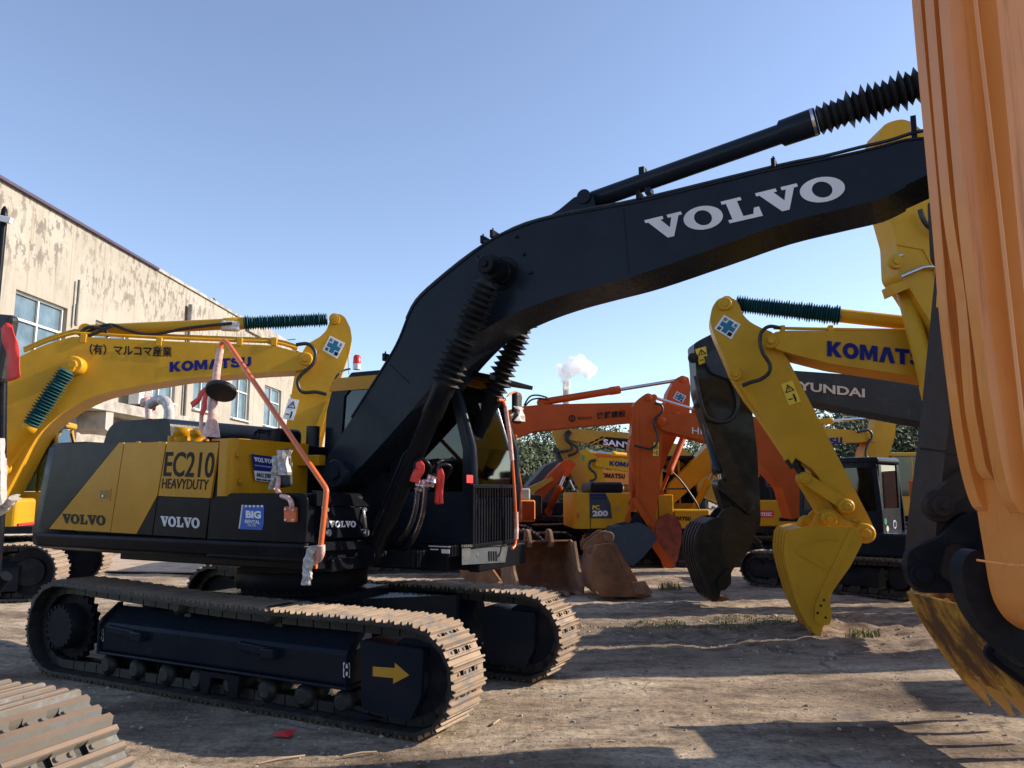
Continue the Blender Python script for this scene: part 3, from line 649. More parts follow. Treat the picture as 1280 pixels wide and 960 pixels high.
sm_ = node(N, 'ShaderNodeMath', operation='MULTIPLY'); L.new(lt.outputs[0], sm_.inputs[0]); sm_.inputs[1].default_value = .45
c2 = mixc(N, L, sm_.outputs[0], c1, (.30, .2, .12))
n6 = noise_n(N, L, O, 1.2, 5, .6, (3, 3, .22)); r6 = ramp(N, [(.52, (1, 1, 1)), (.75, (.66, .6, .52))]); L.new(n6.outputs['Fac'], r6.inputs[0])
c3 = mixc(N, L, .8, c2, r6.outputs[0], 'MULTIPLY'); L.new(c3, B.inputs['Base Color']); B.inputs['Roughness'].default_value = .9
n4 = noise_n(N, L, O, 6, 8, .7); bp = N.new('ShaderNodeBump'); bp.inputs['Distance'].default_value = .03; bp.inputs['Strength'].default_value = .7; L.new(n4.outputs['Fac'], bp.inputs['Height']); L.new(bp.outputs[0], B.inputs['Normal'])
concg = paint('grey_cracked_render', (.40, .37, .33), .9, wear=(.2, .18, .16), wear_amt=.8, wear_lo=.45, wear_hi=.6, wscale=1.5, bump=.03)
a = bf.p(0, 224.5, 0); zr = a.z; s1 = bf.p(304, 401, 0).x; s0 = 18.5
zr = (bf.p(10, 230, 0).z + bf.p(159, 316, 0).z + bf.p(290, 393, 0).z) / 3
zl = bf.p(150, 511, .0).z                                              # first floor line
wins = [(22.0, 24.5), (26.1, 28.3), (29.95, 32.2), (33.9, 36.1), (38.2, 40.6), (42.8, 45.6), (47.2, 49.4)]
zt = bf.p(67, 379, 0).z; zb = bf.p(235, 509, 0).z
m = MB(); cur = s0
for a_, b_ in wins:
    m.box(((cur + a_) / 2, 0.25, (zt + zb) / 2), (a_ - cur, .5, zt - zb)); cur = b_
m.box(((cur + 56) / 2, .25, (zt + zb) / 2), (56 - cur, .5, zt - zb))
m.box(((s0 + 56) / 2, .25, (zr + zt) / 2), (56 - s0, .5, zr - zt)); m.box(((s0 + 56) / 2, .25, (zb + zl) / 2), (56 - s0, .5, zb - zl))
m.build('upper_wall', wallm, be)
m = MB(); m.box(((s0 + 56) / 2, .45, zl / 2 - .1), (56 - s0, .5, zl + .2)); m.build('lower_wall', concg, be)
m = MB(); m.box(((s0 + 56) / 2, 5.3, zr / 2 + 2), (55.8 - s0, 9.2, zr - 4.3)); m.build('back_block', wallm, be)
m = MB(); m.box(((s0 + 30) / 2, .2, zr + .04), (30 - s0, .66, .09)); m.build('roof_flashing', paint('dark_flashing', (.06, .04, .07), .5), be)
m = MB(); m.box(((30 + 56) / 2, .2, zr + .05), (26, .56, .12)); m.box((s1 + 3.6, .2, zr - .1), (6.5, .7, .7)); m.box((s1 + 10.5, 2.0, zr - .5), (5, 4, 1.2)); m.build('parapet', concg, be)
# canopy slab
c0, c1_ = bf.p(60, 498, 0).x - 6, bf.p(262, 528, 0).x
m = MB(); m.box(((c0 + c1_) / 2, -.55, zl - .18), (c1_ - c0, 1.1, .36)); m.build('canopy_slab', concg, be, .02)
m = MB()
for xx in (bf.p(128, 505, .9).x,): m.xz([(xx, zl - .37), (xx + .45, zl - .37), (xx + .45, zl - 1.1), (xx, zl - .95)], 0, -1.05)
m.xz([(xx - 8, zl - .37), (xx, zl - .37), (xx, zl - 1.3), (xx - 8, zl - 1.3)], .15, -.1)
m.build('canopy_bracket', concg, be, .01)
for a_, b_ in wins:
    f = MB(); t = .07; yw = .16
    for xx in (a_ + t / 2, b_ - t / 2, a_ + (b_ - a_) * .5): f.box((xx, yw, (zt + zb) / 2), (t, .06, zt - zb))
    for zz in (zb + t / 2, zt - t / 2, zb + (zt - zb) * .64): f.box(((a_ + b_) / 2, yw - .004, zz), (b_ - a_, .062, t))
    f.box(((a_ + b_) / 2, -.05, zb - .04), (b_ - a_ + .1, .2, .07)); fo = f.build('window', framew, be)
    p_ = MB(); p_.box(((a_ + b_) / 2, yw + .05, (zt + zb) / 2), (b_ - a_, .02, zt - zb)); p_.build('pane', winglass, fo)
    r_ = MB(); r_.box(((a_ + b_) / 2, .47, (zt + zb) / 2), (b_ - a_, .04, zt - zb)); r_.build('reveal', concg, fo)
m = MB()
for u_, v0, v1 in ((238, 383, 520), (99, 350, 408), (96, 380, 405)):
    q0, q1 = bf.p(u_, v0, .12), bf.p(u_ - 6 if u_ > 200 else u_ - 3, v1, .12); q1.x = q0.x; m.tube([q0, q1], .07 if u_ > 200 else .04, 8)
m.build('downpipe', paint('downpipe_grey', (.07, .075, .07), .6, wear=(.3, .2, .12), wear_amt=.6), be)
m = MB(); q = bf.p(239, 392, .2); m.box((q.x, q.y, q.z), (.28, .2, .8)); m.build('lamp_box', concg, be, .04)
m = MB()
for (u0, v0), (u1, v1), (u2, v2) in (((267, 373), (270, 378), (273, 384)), ((350, 426), (360, 425), (369, 424))):
    m.tube([bf.p(u0, v0, -.2), bf.p(u1, v1, -.2), bf.p(u2, v2, -.2)], .035, 6)
m.tube([bf.p(104, 552, .05 - .4), bf.p(113, 548, -.35), bf.p(118, 560, -.35), bf.p(145, 564, -.35)], .06, 8); m.build('wall_pipe', chain, be)
# air conditioner
q = bf.p(176, 497, .5); acf = bf
ae = bpy.data.objects.new('air_conditioner', None); COL.objects.link(ae); ae.location = (bf.o.x + bf.f.x * q.x + bf.n.x * .5, bf.o.y + bf.f.y * q.x + bf.n.y * .5, zl + .55); ae.rotation_euler = (0, 0, bf.a)
tag(ae, 'white air conditioner outdoor unit on the canopy of the cream warehouse', 'air conditioner')
m = MB(); m.box((0, 0, 0), (1.0, .4, .75)); m.build('casing', framew, ae, .02)
m = MB(); m.cyl((.15, -.2, 0), (.15, -.23, 0), .29, 24); [m.box((.15, -.235, k), (.56, .01, .015)) for k in (-.2, -.1, 0, .1, .2)]; m.build('fan_grille', paint('ac_grey', (.3, .3, .3), .6), ae)
m = MB(); m.box((-.3, 0, -.46), (.06, .35, .18)); m.box((.3, 0, -.46), (.06, .35, .18)); m.build('foot', chain, ae)
# camera pole in front of the building
q = at_depth(6, 258, 15.0); pe = bpy.data.objects.new('camera_pole', None); COL.objects.link(pe); pe.location = (q.x, q.y, 0)
tag(pe, 'black round-topped pole with a white camera box at the left edge', 'pole')
m = MB(); m.rev((0, 0, 0), (0, 0, q.z), [(0, .07), (.97, .07), (.99, .055), (1, .02)], 14); m.build('pole', black, pe)
m = MB(); m.box((.08, -.06, q.z - .3), (.26, .1, .12), Matrix.Rotation(R(12), 3, 'Y')); m.build('camera_box', whitep, pe, .01)

# ================================================================== the dark blue-black excavator with the big boom
V = Frame(-2.025, 7.61, math.degrees(-.476))
VE = V.empty('excavator', 'navy black excavator with yellow side panel, long dark boom reaching right, standing in the middle', 'excavator')
def vx(u, v, n=1.1): return V.p(u, v, n).x
# ---- tracks
GA, TW = .914, .45
for sg, hq in ((-1, True), (1, True)):       # local -y is the camera side
    yc = sg * GA
    t = make_track(VE, yc, TW, 2.03, .44, .40, pitch=.165, hq=hq, sag=.03, mats=[shoe, chain, shoe] if sg == 1 else [shoe, chain, shoe])
    n0 = -yc     # offset towards camera of the track centre
    def yy_(d): return yc - d                  # d metres towards the camera from the track centre
    zz = lambda u, v: V.p(u, v, n0 + .12)
    # side beam with sloped top
    A = [(yy_(.13), .27), (yy_(.15), .29), (yy_(.15), .50), (yy_(.13), .53), (yy_(-.02), .66), (yy_(-.12), .66), (yy_(-.2), .5), (yy_(-.2), .27)]
    m = MB(); m.yz(A, -1.42, 1.42)
    m.yz([(yy_(.17), .25), (yy_(.17), .275), (yy_(-.2), .275), (yy_(-.2), .25)], -1.42, 1.44)
    m.yz([(yy_(.17), .25), (yy_(.175), .52), (yy_(.15), .56), (yy_(-.02), .69), (yy_(-.05), .69), (yy_(-.05), .25)], -1.45, -1.42)
    m.build('track_frame', navy, t, .012)
    m = MB()
    for xx, ww in ((-1.05, .5), (.55, .42)): m = MB(); m.box((xx, yy_(.17), .47), (ww, .05, .07), Matrix.Rotation(R(3), 3, 'Y')); m.box((xx + ww / 2 - .07, yy_(.19), .455), (.14, .07, .08)); m.build('step', navy, t, .012)
    m = MB()
    m.xz(rnd(V.out([(450, 800), (529, 812.5), (526, 872), (512, 902), (452, 886)], GA + .19), .02, 3), yy_(.19), yy_(-.19)); m.build('idler_guard', navy, t, .01)
    m = MB(); m.xz([(1.33, .115), (1.75, .09), (1.6, .055), (1.35, .06)], yy_(.14), yy_(-.14)); m.build('lower_guard', blackd, t, .006); m = MB(); m.xz([(-.1, .24), (.35, .24), (.33, .07), (.25, .06), (.22, .2), (.03, .2), (0, .06), (-.08, .07)], yy_(.17), yy_(.14)); m.build('roller_guard', blackd, t, .006)
    m = MB(); gearwheel(m, (-2.03, yc, .44), 1, .30, .07, 23, .035); m.build('sprocket', blackd, t, .004, 1)
    m = MB()
    s2 = -1 * (1 if sg < 0 else -1)
    m.disc((-2.03, yc + sg * .03, .44), (0, sg, 0), .21, .14, 36, .08)
    for k in range(20): a = k * math.pi / 10; m.box((-2.03 + .19 * math.cos(a), yc + sg * .172, .44 + .19 * math.sin(a)), (.022, .02, .022), Matrix.Rotation(-a, 3, 'Y'))
    m.build('final_drive', blackd, t)
    m = MB(); m.cyl((2.03, yc - .1, .40), (2.03, yc + .1, .40), .29, 36); m.disc((2.03, yc + sg * .1, .40), (0, sg, 0), .12, .06); m.build('idler', blackd, t)
    for k in range(8):
        x = -1.35 + k * .39; m = MB(); m.rev((x, yc - .15, .15), (x, yc + .15, .15), [(0, .05), (.1, .09), (.3, .09), (.31, .075), (.69, .075), (.7, .09), (.9, .09), (1, .05)], 18); m.build('track_roller', chain, t)
    for x in (-.45, .62):
        m = MB(); m.rev((x, yc - .16, .735), (x, yc + .16, .735), [(0, .04), (.08, .075), (.8, .075), (1, .04)], 18); m.box((x, yc - .02 * sg, .68), (.08, .1, .1)); m.build('carrier_roller', chain, t)
# stickers on the near track frame
NF = GA + .15
BX = GA + .19
def thin(px, n, mat, name, fr=V, front=None, rise=.0, parent=None, label=None, th=.003): return sticker(fr, px, n, mat, name, front, th, parent=parent, rise=rise, label=label)
thin([(466.5, 833), (494, 835), (494, 828.5), (512, 844), (492, 854.5), (492, 847.5), (466.5, 845)], BX, goldv, 'arrow_mark', rise=.002)
for (u_, v_) in ((126.5, 793.5), (433.5, 837.5)):
    k = NF; hh = 9.5 if u_ > 300 else 8; ww = 4 if u_ > 300 else 3
    s_ = thin([(u_ - ww, v_ - hh), (u_ + ww, v_ - hh + .6), (u_ + ww, v_ + hh), (u_ - ww, v_ + hh - .6)], k, whitep, 'chain_sign', rise=.002)
    for dv in (-hh * .42, hh * .42):
        c = V.p(u_, v_ + dv, k + .006); m = MB(); rr = .025
        pts = [(c.x + rr * .75 * math.cos(a), c.y, c.z + rr * 1.2 * math.sin(a)) for a in [i * math.pi / 8 for i in range(17)]]
        m.tube(pts, .007, 6); m.build('chain_symbol', blkv, s_)
q = V.p(271, 796, NF - .03); m = MB(); m.box((q.x, q.y + .02, q.z + .0), (.13, .06, .004), Matrix.Rotation(R(-38), 3, 'X')); m.build('caution_label', yelv, VE)
# ---- car body and slewing ring
m = MB(); m.xy(rnd([(-1.1, -.75), (-.55, -.45), (.55, -.45), (1.1, -.75), (1.35, -.72), (1.35, -.66), (.7, 0), (1.35, .66), (1.35, .72), (1.1, .75), (.55, .45), (-.55, .45), (-1.1, .75), (-1.35, .72), (-1.35, .66), (-.7, 0), (-1.35, -.66), (-1.35, -.72)], .05), .45, .74)
m.box((0, 0, .62), (1.2, 1.2, .36)); m.build('car_body', navy, VE, .02)
m = MB(); m.rev((0, 0, .78), (0, 0, 1.0), [(0, .56), (.3, .56), (.3, .62), (.9, .62), (1, .6)], 48)
for k in range(36): a = k * math.pi / 18; m.cyl((.6 * math.cos(a), .6 * math.sin(a), .83), (.6 * math.cos(a), .6 * math.sin(a), .86), .014, 6)
m.build('slewing_ring', blackd, VE)
m = MB(); m.box((-.2, 0, 1.13), (2.6, 1.75, .1)); m.box((.75, .0, 1.15), (1.5, .62, .14)); m.build('swing_frame', black, VE, .01)
# small blue sticker on far track frame
thin([(544, 756), (551, 757), (551, 763), (544, 762)], -.70, blue2, 'small_sticker', rise=.003)

# ---- counterweight
N1 = 1.10
cw = V.out([(70, 553), (60, 554), (54, 563), (48, 595), (39, 645), (34, 668), (34, 675), (39, 681), (50, 684)], N1)
zbot = cw[-1][1]; ztop = cw[0][1]; xs_ = [p_[0] for p_ in cw]; xin = vx(49, 661)
m = MB(); rings = []
nl = 30
def cwx(z):                                         # rear outline x at height z, from the traced profile
    pr_ = cw[1:-1]
    for (xa, za), (xb, zb_) in zip(pr_, pr_[1:]):
        if zb_ <= z <= za: return xa + (xb - xa) * (za - z) / (za - zb_ + 1e-9)
    return pr_[0][0] if z > pr_[0][1] else pr_[-1][0]
zsl = [zbot + .0, zbot + .02, zbot + .07, zbot + .15, zbot + .4, zbot + .7, ztop - .06, ztop - .02, ztop]
for i, z in enumerate(zsl):
    ins = [.09, .03, .005, 0, 0, 0, .004, .02, .05][i]
    xr = cwx(min(max(z, zbot + .06), ztop - .02)) + ins; ring = []
    for k in range(nl + 1):
        y = -N1 + ins + (2 * N1 - 2 * ins) * k / nl; q = abs(y) / N1
        bulge = .38 * (1 - q ** 2.2)
        cr = max(0, (q - .9) / .1); ring.append((xr - bulge * .9 + .08 * cr ** 2, y, z))
    ring.append((-1.9, N1 - ins, z)); ring.append((-1.9, -N1 + ins, z)); rings.append(ring)
m.rings(rings, True, True); m.build('counterweight', black, VE)
# ---- skirt
xr_ = vx(381, 697)
sk_ = V.out([(49, 661.5), (150, 668), (263, 675.5), (381, 682.5)], N1)
zk = sum(p_[1] for p_ in sk_[1:3]) / 2; zb0 = V.p(377, 711, N1).z
m = MB(); prof = [(zb0 + .04, N1 - .06), (zb0 + .07, N1 + .0), (zb0 + .16, N1 + .012), (zk - .015, N1 + .012), (zk, N1 - .01), (zk, N1 - .2), (zb0 + .03, N1 - .2)]
m.yz([(-n_, z) for z, n_ in prof], xin - .02, xr_); m.yz([(n_, z) for z, n_ in prof], xin - .02, 1.0)
m.build('side_skirt', black, VE, .012)
m = MB(); m.box(((xin + .2) / 2, 0, zb0 + .06), (.2 - xin, N1 * 2 - .3, .08)); m.build('belly_plate', black, VE)
# ---- house core and side doors
z22 = V.p(207, 551.5, N1).z; x3 = vx(274, 553); xhood = vx(291, 553)
m = MB(); m.box(((xin + .03 + xhood - .03) / 2, 0, (zk + z22 - .012) / 2), (xhood - xin - .06, N1 * 2 - .03, z22 - .012 - zk)); m.build('engine_housing', black, VE, .02)
def door(px, mat, name='side_door', rise=.0, bev=.006, label=None, th=.022):
    m = MB(); V.plate(m, px, N1 - .015, N1 - .015 + th + rise, pn=N1); return m.build(name, mat, VE, bev, 2, label)
d1 = door([(70.5, 554.5), (149, 553.3), (61, 660.8), (49.5, 660.5)], navy, label='navy rear door corner')
d2 = door([(149.6, 553.3), (155.6, 553.2), (138.3, 665.2), (61.8, 661)], vyel, label='yellow rear door')
d3 = door([(156.6, 553.2), (208.4, 552.8), (197.4, 619), (171.2, 667.3), (139.2, 665.3)], vyel, label='yellow middle door')
d4 = door([(197.6, 620), (190.6, 668.4), (172.2, 667.4)], black)
d5 = door([(209.8, 552.8), (274.5, 553), (263.6, 622.6), (198.8, 619.8)], vyel, label='yellow door with model lettering')
d6 = door([(198.5, 621), (263.4, 623.8), (257.4, 672.8), (192, 668.6)], black)
# door latch recess
m = MB(); V.plate(m, [(121.5, 610), (138.5, 611), (137, 626), (120, 625)], N1 + .006, N1 + .012); lo = m.build('door_latch', vyel, d2, .003)
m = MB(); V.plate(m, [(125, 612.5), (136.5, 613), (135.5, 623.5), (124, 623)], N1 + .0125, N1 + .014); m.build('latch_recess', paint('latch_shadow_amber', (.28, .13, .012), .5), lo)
m = MB(); q = V.p(129, 620, N1 + .014); m.disc(tuple(q), (0, -1, 0), .011, .008, 12); m.build('lock', steel, lo)
# words on the side
word_px(V, 'VOLVO', (78, 654), (132.5, 657), 12, N1 + .008, blkv, slab=True)
word_px(V, 'VOLVO', (201, 657.5), (250.5, 660.5), 12.5, N1 + .008, greylt, slab=True)
word_px(V, 'EC210', (204, 595.5), (266, 597.5), 31, N1 + .008, blkv, bold=.012, slant=3.5)
word_px(V, 'HEAVYDUTY', (202, 610.5), (260, 612.5), 12.5, N1 + .008, blkv, bold=.006, slant=1.5)
# ---- front yellow box corner
zlow = V.p(281, 622.5, N1).z - .005; xf = xhood
m = MB(); m.xy(rnd([(x3 + .012, -N1 - .007, .004), (xf - .0, -N1 - .007, .075), (xf + .035, -.2, .01), (x3 + .012, -.2, .01)], .03, 8), zlow + .02, z22 + .0)
yb = m.build('tank_cover', vyel, VE, .01)
m = MB()
for (u_, v_) in ((298.5, 568.5), (301.5, 602.5)):
    q = V.front(u_, v_, xf + .02); m.disc((q.x, q.y, q.z), (1, 0, 0), .028, .012, 16); m.disc((q.x + .012, q.y, q.z), (1, 0, 0), .012, .008, 6)
m.build('cover_bolt', vyel, yb)
XF = xf + .037
thin([(314, 567.5), (341.5, 571), (342.5, 590), (317.5, 588)], 0, bluev, 'service_sticker', front=XF, rise=.0)
thin([(317.5, 588.2), (342.5, 590.2), (342.8, 604), (319, 600.5)], 0, greylt, 'phone_sticker', front=XF, rise=.0)
word_px(V, 'VOLVO', (317.5, 575.8 + 1.0), (339, 579.5), 5.5, 0, greylt, slab=True, front=XF + .004)
word_px(V, 'Construction Equipment', (318.5, 583), (341, 585.5), 2.6, 0, greylt, bold=0, front=XF + .004)
word_px(V, '6412 2787', (321, 596), (339, 598), 5.5, 0, blkv, bold=.03, front=XF + .004)
word_px(V, 'PARTS / SALES / SERVICE', (320.5, 600), (342, 603), 2.4, 0, blkv, bold=.02, front=XF + .004)
# ---- lower front box (steps / tool box)
xb1 = vx(383.5, 660); zt1 = V.p(330, 616.5, N1).z
x4 = vx(259.0, 665)
m = MB(); m.xz(rnd([(x4 + .012, zk + .004, .004), (x4 + .03, zlow - .005, .004), (vx(281, 621), zlow - .005, .02), (vx(288, 616.5), zt1, .03), (xb1, zt1, .07), (xb1, zk + .004, .01)], .02, 6), -N1 - .006, -.28)
tb = m.build('tool_box', black, VE, .015, 3)
m = MB(); m.box(((x4 + xb1) / 2, -.7, (zb0 + zk) / 2 + .02), (xb1 - x4, .8, zk - zb0 - .04)); m.build('box_base', black, VE, .02)
# front face doors with latches
def fy(u, v): return V.front(u, v, xb1).y
m = MB(); P = [V.front(u, v, xb1 + .0) for u, v in ((396, 633), (451, 634.5), (456, 671), (396, 672))]
m.prism(P, [p_ + Vector((.045, 0, 0)) for p_ in P]); fd = m.build('box_door', black, VE, .02, 3)
m = MB(); P = [V.front(u, v, xb1) for u, v in ((390, 613), (437, 618), (452, 628), (456, 633), (390, 632))]
m.prism(P, [p_ + Vector((.05, 0, 0)) for p_ in P]); m.build('box_lid', black, VE, .025, 3)
m = MB(); P = [V.front(u, v, xb1) for u, v in ((388, 677), (460, 676), (462, 684.5), (388, 688))]
m.prism(P, [p_ + Vector((.1, 0, 0)) for p_ in P]); m.build('box_step', black, VE, .01)
m = MB(); P = [V.front(u, v, xb1) for u, v in ((384, 690), (463, 684), (463, 708), (384, 711))]
m.prism(P, [p_ + Vector((.03, 0, 0)) for p_ in P]); m.build('front_beam', black, VE, .01)
P = [V.front(u, v, xb1) for u, v in ((421, 706), (463, 707), (463, 684), (449, 683.5), (440, 692), (437, 699), (432, 697), (427, 703))]
m = MB(); m.prism([p_ + Vector((.032, 0, 0)) for p_ in P], [p_ + Vector((.036, 0, 0)) for p_ in P]); m.build('grey_patch', paint('satin_grey', (.07, .08, .085), .5), VE)  # flat paler grey patch with a stepped left edge on the beam
m = MB()
for k in range(4):
    a, b = V.front(411 + k * 3.2, 697, xb1 + .035), V.front(411.5 + k * 3.2, 708, xb1 + .035); m.tube([a, b], .009, 6)
m.build('vent_slot', rubber, VE)
word_px(V, 'VOLVO', (411.5, 659), (445, 659), 8, 0, whitep, slab=True, front=xb1 + .047)
for u_ in (407.5, 455):
    m = MB(); a = V.front(u_ - 1, 637, xb1 + .06); b = V.front(u_ + 1, 648, xb1 + .085); c = V.front(u_ + 1.5, 659, xb1 + .06)
    m.tube([a, b, c], .013, 8); m.disc(tuple(V.front(u_ + 1, 666, xb1 + .05)), (1, 0, 0), .03, .03, 14); m.disc(tuple(V.front(u_ - 1, 637, xb1 + .05)), (1, 0, 0), .02, .03, 12)
    m.build('latch', steel, VE)
# BIG RENTAL sticker
s_ = thin([(304.5, 631), (330.5, 632), (330, 655), (328, 662.5), (303, 661.5), (300, 661)], N1 + .006, blue2, 'rental_sticker', rise=.001)
s2 = thin([(302.6, 631), (304.6, 631), (300.2, 661), (298.6, 660.5)], N1 + .006, greylt, 'sticker_edge', rise=.001)
word_px(V, 'BIG', (307.5, 647.5), (326.5, 648.5), 9.5, N1 + .011, whitep, bold=.05)
word_px(V, 'RENTAL', (306.5, 654), (325.3, 655), 4.6, N1 + .011, whitep, bold=.02)
word_px(V, 'CO LTD', (310, 657.8), (320.5, 658.3), 2.6, N1 + .011, whitep, bold=.02)
for k in range(5):
    m = MB(); V.plate(m, [(306 + k * 5, 631.4), (308.6 + k * 5, 631.5), (308.6 + k * 5, 634), (306 + k * 5, 633.9)], N1 + .010, N1 + .012); m.build('sticker_dash', whitep, s_)
# ---- hood, caps, exhaust
NH = .72
h0, h1 = V.p(128, 550, NH), V.p(214, 522.5, NH); zh = h1.z
hx1 = h1.x
m = MB(); m.xz(rnd([(h0.x, z22 - .03, .01), (h0.x + .07, zh - .08, .08), (h0.x + .2, zh + .005, .12), (hx1 - .02, zh, .08), (hx1 + .03, z22 - .03, .01)], .05, 7), -NH, .85); m.build('hood', navy, VE, .05, 4)
m = MB(); m.cyl((hx1 - .02, -.2, zh - .1), (hx1 + .3, .3, zh - .13), .1, 20); m.build('duct', navy, VE)
m = MB(); q = V.p(350, 549, .1); m.box((q.x, q.y, q.z), (.3, .34, .2)); m.build('valve_cover', black, VE, .05, 3)
q = V.p(391, 548, -.05); m = MB(); m.cyl((q.x, q.y, q.z - .16), (q.x, q.y, q.z + .12), .065, 20); m.build('air_cleaner', rubber, VE)
m = MB(); q = V.p(380, 572, .3); m.box((q.x + .06, q.y, q.z - .03), (.32, .1, .1)); m.build('rear_rail', vyel, VE, .01)
for (u0, u1, vt, vb) in ((220, 236, 535, 550), (240.5, 254, 538, 551)):
    a, b = V.p(u0, vb, .85), V.p(u1, vb, .85); t_ = V.p(u0, vt, .85); r_ = (b.x - a.x) / 2
    m = MB(); m.rev(((a.x + b.x) / 2, -.85, z22 - .01), ((a.x + b.x) / 2, -.85, t_.z), [(0, r_ * 1.15), (.12, r_ * 1.15), (.13, r_ * .9), (.5, r_ * .9), (.55, r_), (.93, r_), (1, r_ * .85)], 22)
    m.build('filler_cap', vyel, VE)
m = MB()
for u_, hh, rr in ((214.5, 10, .035), (173, 4, .022), (198, 2.2, .03), (257, 3, .03)):
    a = V.p(u_, 551, .9); m.cyl((a.x, a.y, z22 - .01), (a.x, a.y, z22 + hh * .0065), rr, 14)
m.box((vx(300, 552, .6), -.55, z22 + .015), (.3, .5, .03)); m.box((vx(225, 552, .8), -.75, z22 + .008), (.62, .28, .016)); m.build('top_fitting', vyel, VE, .004)
m = MB(); pth = [V.front(318, 544, xf - .1), V.front(322, 540, xf - .1), V.front(338, 541, xf - .1), V.front(336, 545, xf - .1)]; m.tube(pth, .012, 8); m.tube([p_ + Vector((0, 0, .02)) for p_ in reversed(pth)], .010, 8); m.build('grab_handle', black, VE)
m = MB(); P0 = [V.p(211, 524, .2), V.p(211.5, 512, .2), V.p(208, 503, .2), V.p(201, 499.5, .2), V.p(195, 501, .2), V.p(187, 506, .2)]
m.tube(smoothpath(P0, 5), .055, 14); m.build('exhaust_pipe', film, VE)
m = MB(); P0 = [V.p(186.5, 524, .1), V.p(186, 510, .1), V.p(184, 503, .1)]; m.tube(P0, .04, 10); m.rev(tuple(P0[2] + Vector((0, 0, -.05))), tuple(P0[2] + Vector((0, 0, .06))), [(0, .03), (.3, .08), (.8, .07), (1, .02)], 12)
m.build('wrapped_post', pink, VE)
# ---- mirrors and orange guard rail
m = MB(); pr_ = [V.p(263, 546, .95), V.p(265.5, 525, .95), V.p(268.5, 490, .95), V.p(271.5, 460, .95), V.p(275.5, 436, .95)]
m.tube(pr_, .03, 12, [.085, .045, .035, .033, .031]); rail = m.build('wrapped_rail_post', pink, VE)
m = MB(); A_ = [V.p(275.3, 437, .95), V.p(276.5, 430, .95), V.p(280, 426.5, .955), V.p(285, 429.5, .96)]; B_ = [V.p(404.5, 606, 1.12), V.p(407.5, 612, 1.125), V.p(407.3, 622, 1.13), V.p(401, 682, 1.15)]
m.tube(smoothpath(A_, 4) + [A_[-1].lerp(B_[0], .5)] + smoothpath(B_, 4), .022, 12); m.build('guard_rail', orng3, VE)
m = MB(); m.tube(smoothpath([V.p(401, 681, 1.15), V.p(400.5, 692, 1.14), V.p(396, 699, 1.1), V.p(391, 702, 1.06)], 4), .034, 12); m.build('wrapped_rail_end', pink, VE)
m = MB(); q = V.p(392, 700, 1.02); m.box(tuple(q), (.07, .02, .13)); m.build('rail_bracket', orng3, VE)
def rag(mb, path, w0, w1, seed=1, th=.012, ax_=(1, 0, 0)):
    rnd_ = random.Random(seed); C = []; A = Vector(ax_)
    for i, p_ in enumerate(path):
        t = i / (len(path) - 1); ww = (w0 + (w1 - w0) * t) * rnd_.uniform(.75, 1.25); k = 10; ring = []
        for j in range(k):
            a = j * 2 * math.pi / k; ring.append(Vector(p_) + A * math.cos(a) * ww * rnd_.uniform(.8, 1.15) + Vector((0, math.sin(a) * th * rnd_.uniform(.5, 1.8), 0)))
        C.append(ring)
    mb.rings(C, True, False)
m = MB(); rag(m, smoothpath([V.p(396, 682, 1.17), V.p(390, 686, 1.17), V.p(386, 699, 1.17), V.p(384, 713, 1.17), V.p(384, 723, 1.17), V.p(382, 731, 1.17)], 3), .045, .04, 4, .02)
rw = m.build('torn_film', film, VE)
m = MB(); rag(m, smoothpath([V.p(402, 683, 1.17), V.p(394, 684, 1.17), V.p(384, 683, 1.17)], 3), .03, .03, 7, .02); m.build('film_knot', film, VE)
# square wrapped mirror
m = MB(); q = V.p(356, 585, .98); m.box((q.x, q.y, q.z), (.145, .05, .32), Matrix.Rotation(R(-6), 3, 'Y')); mo = m.build('square_mirror', rubber, VE, .025, 3)
m = MB(); rag(m, [V.p(356.5, 563, .99), V.p(356, 570, .99), V.p(355.5, 580, .99), V.p(356, 590, .99), V.p(356, 594, .99)], .078, .08, 11, .04); m.build('film_wrap', film, mo)
m = MB(); rag(m, smoothpath([V.p(345, 570, 1.0), V.p(345, 590, 1.0), V.p(342, 604, 1.0), V.p(340, 612, 1.0)], 3), .035, .018, 13, .03); m.build('film_strip', film, mo)
m = MB(); m.tube(smoothpath([V.p(349, 596, 1.0), V.p(347, 612, 1.04), V.p(351, 619, 1.08), V.p(361, 623, 1.13), V.p(364.5, 630, 1.14), V.p(364.5, 636, 1.13)], 5), .021, 12); m.build('mirror_stem', pink, VE)
m = MB(); V.plate(m, [(355, 633), (369.5, 634), (369.5, 653), (355, 652)], N1 + .004, N1 + .03, r=.015); mo = m.build('mirror_bracket', orng3, VE, .008)
m = MB()
for u_, v_ in ((357.5, 636.5), (367, 637.5), (357.5, 649.5), (367, 650)): q = V.p(u_, v_, N1 + .03); m.disc(tuple(q), (0, -1, 0), .013, .012, 8)
m.build('bolt', chrome, mo)
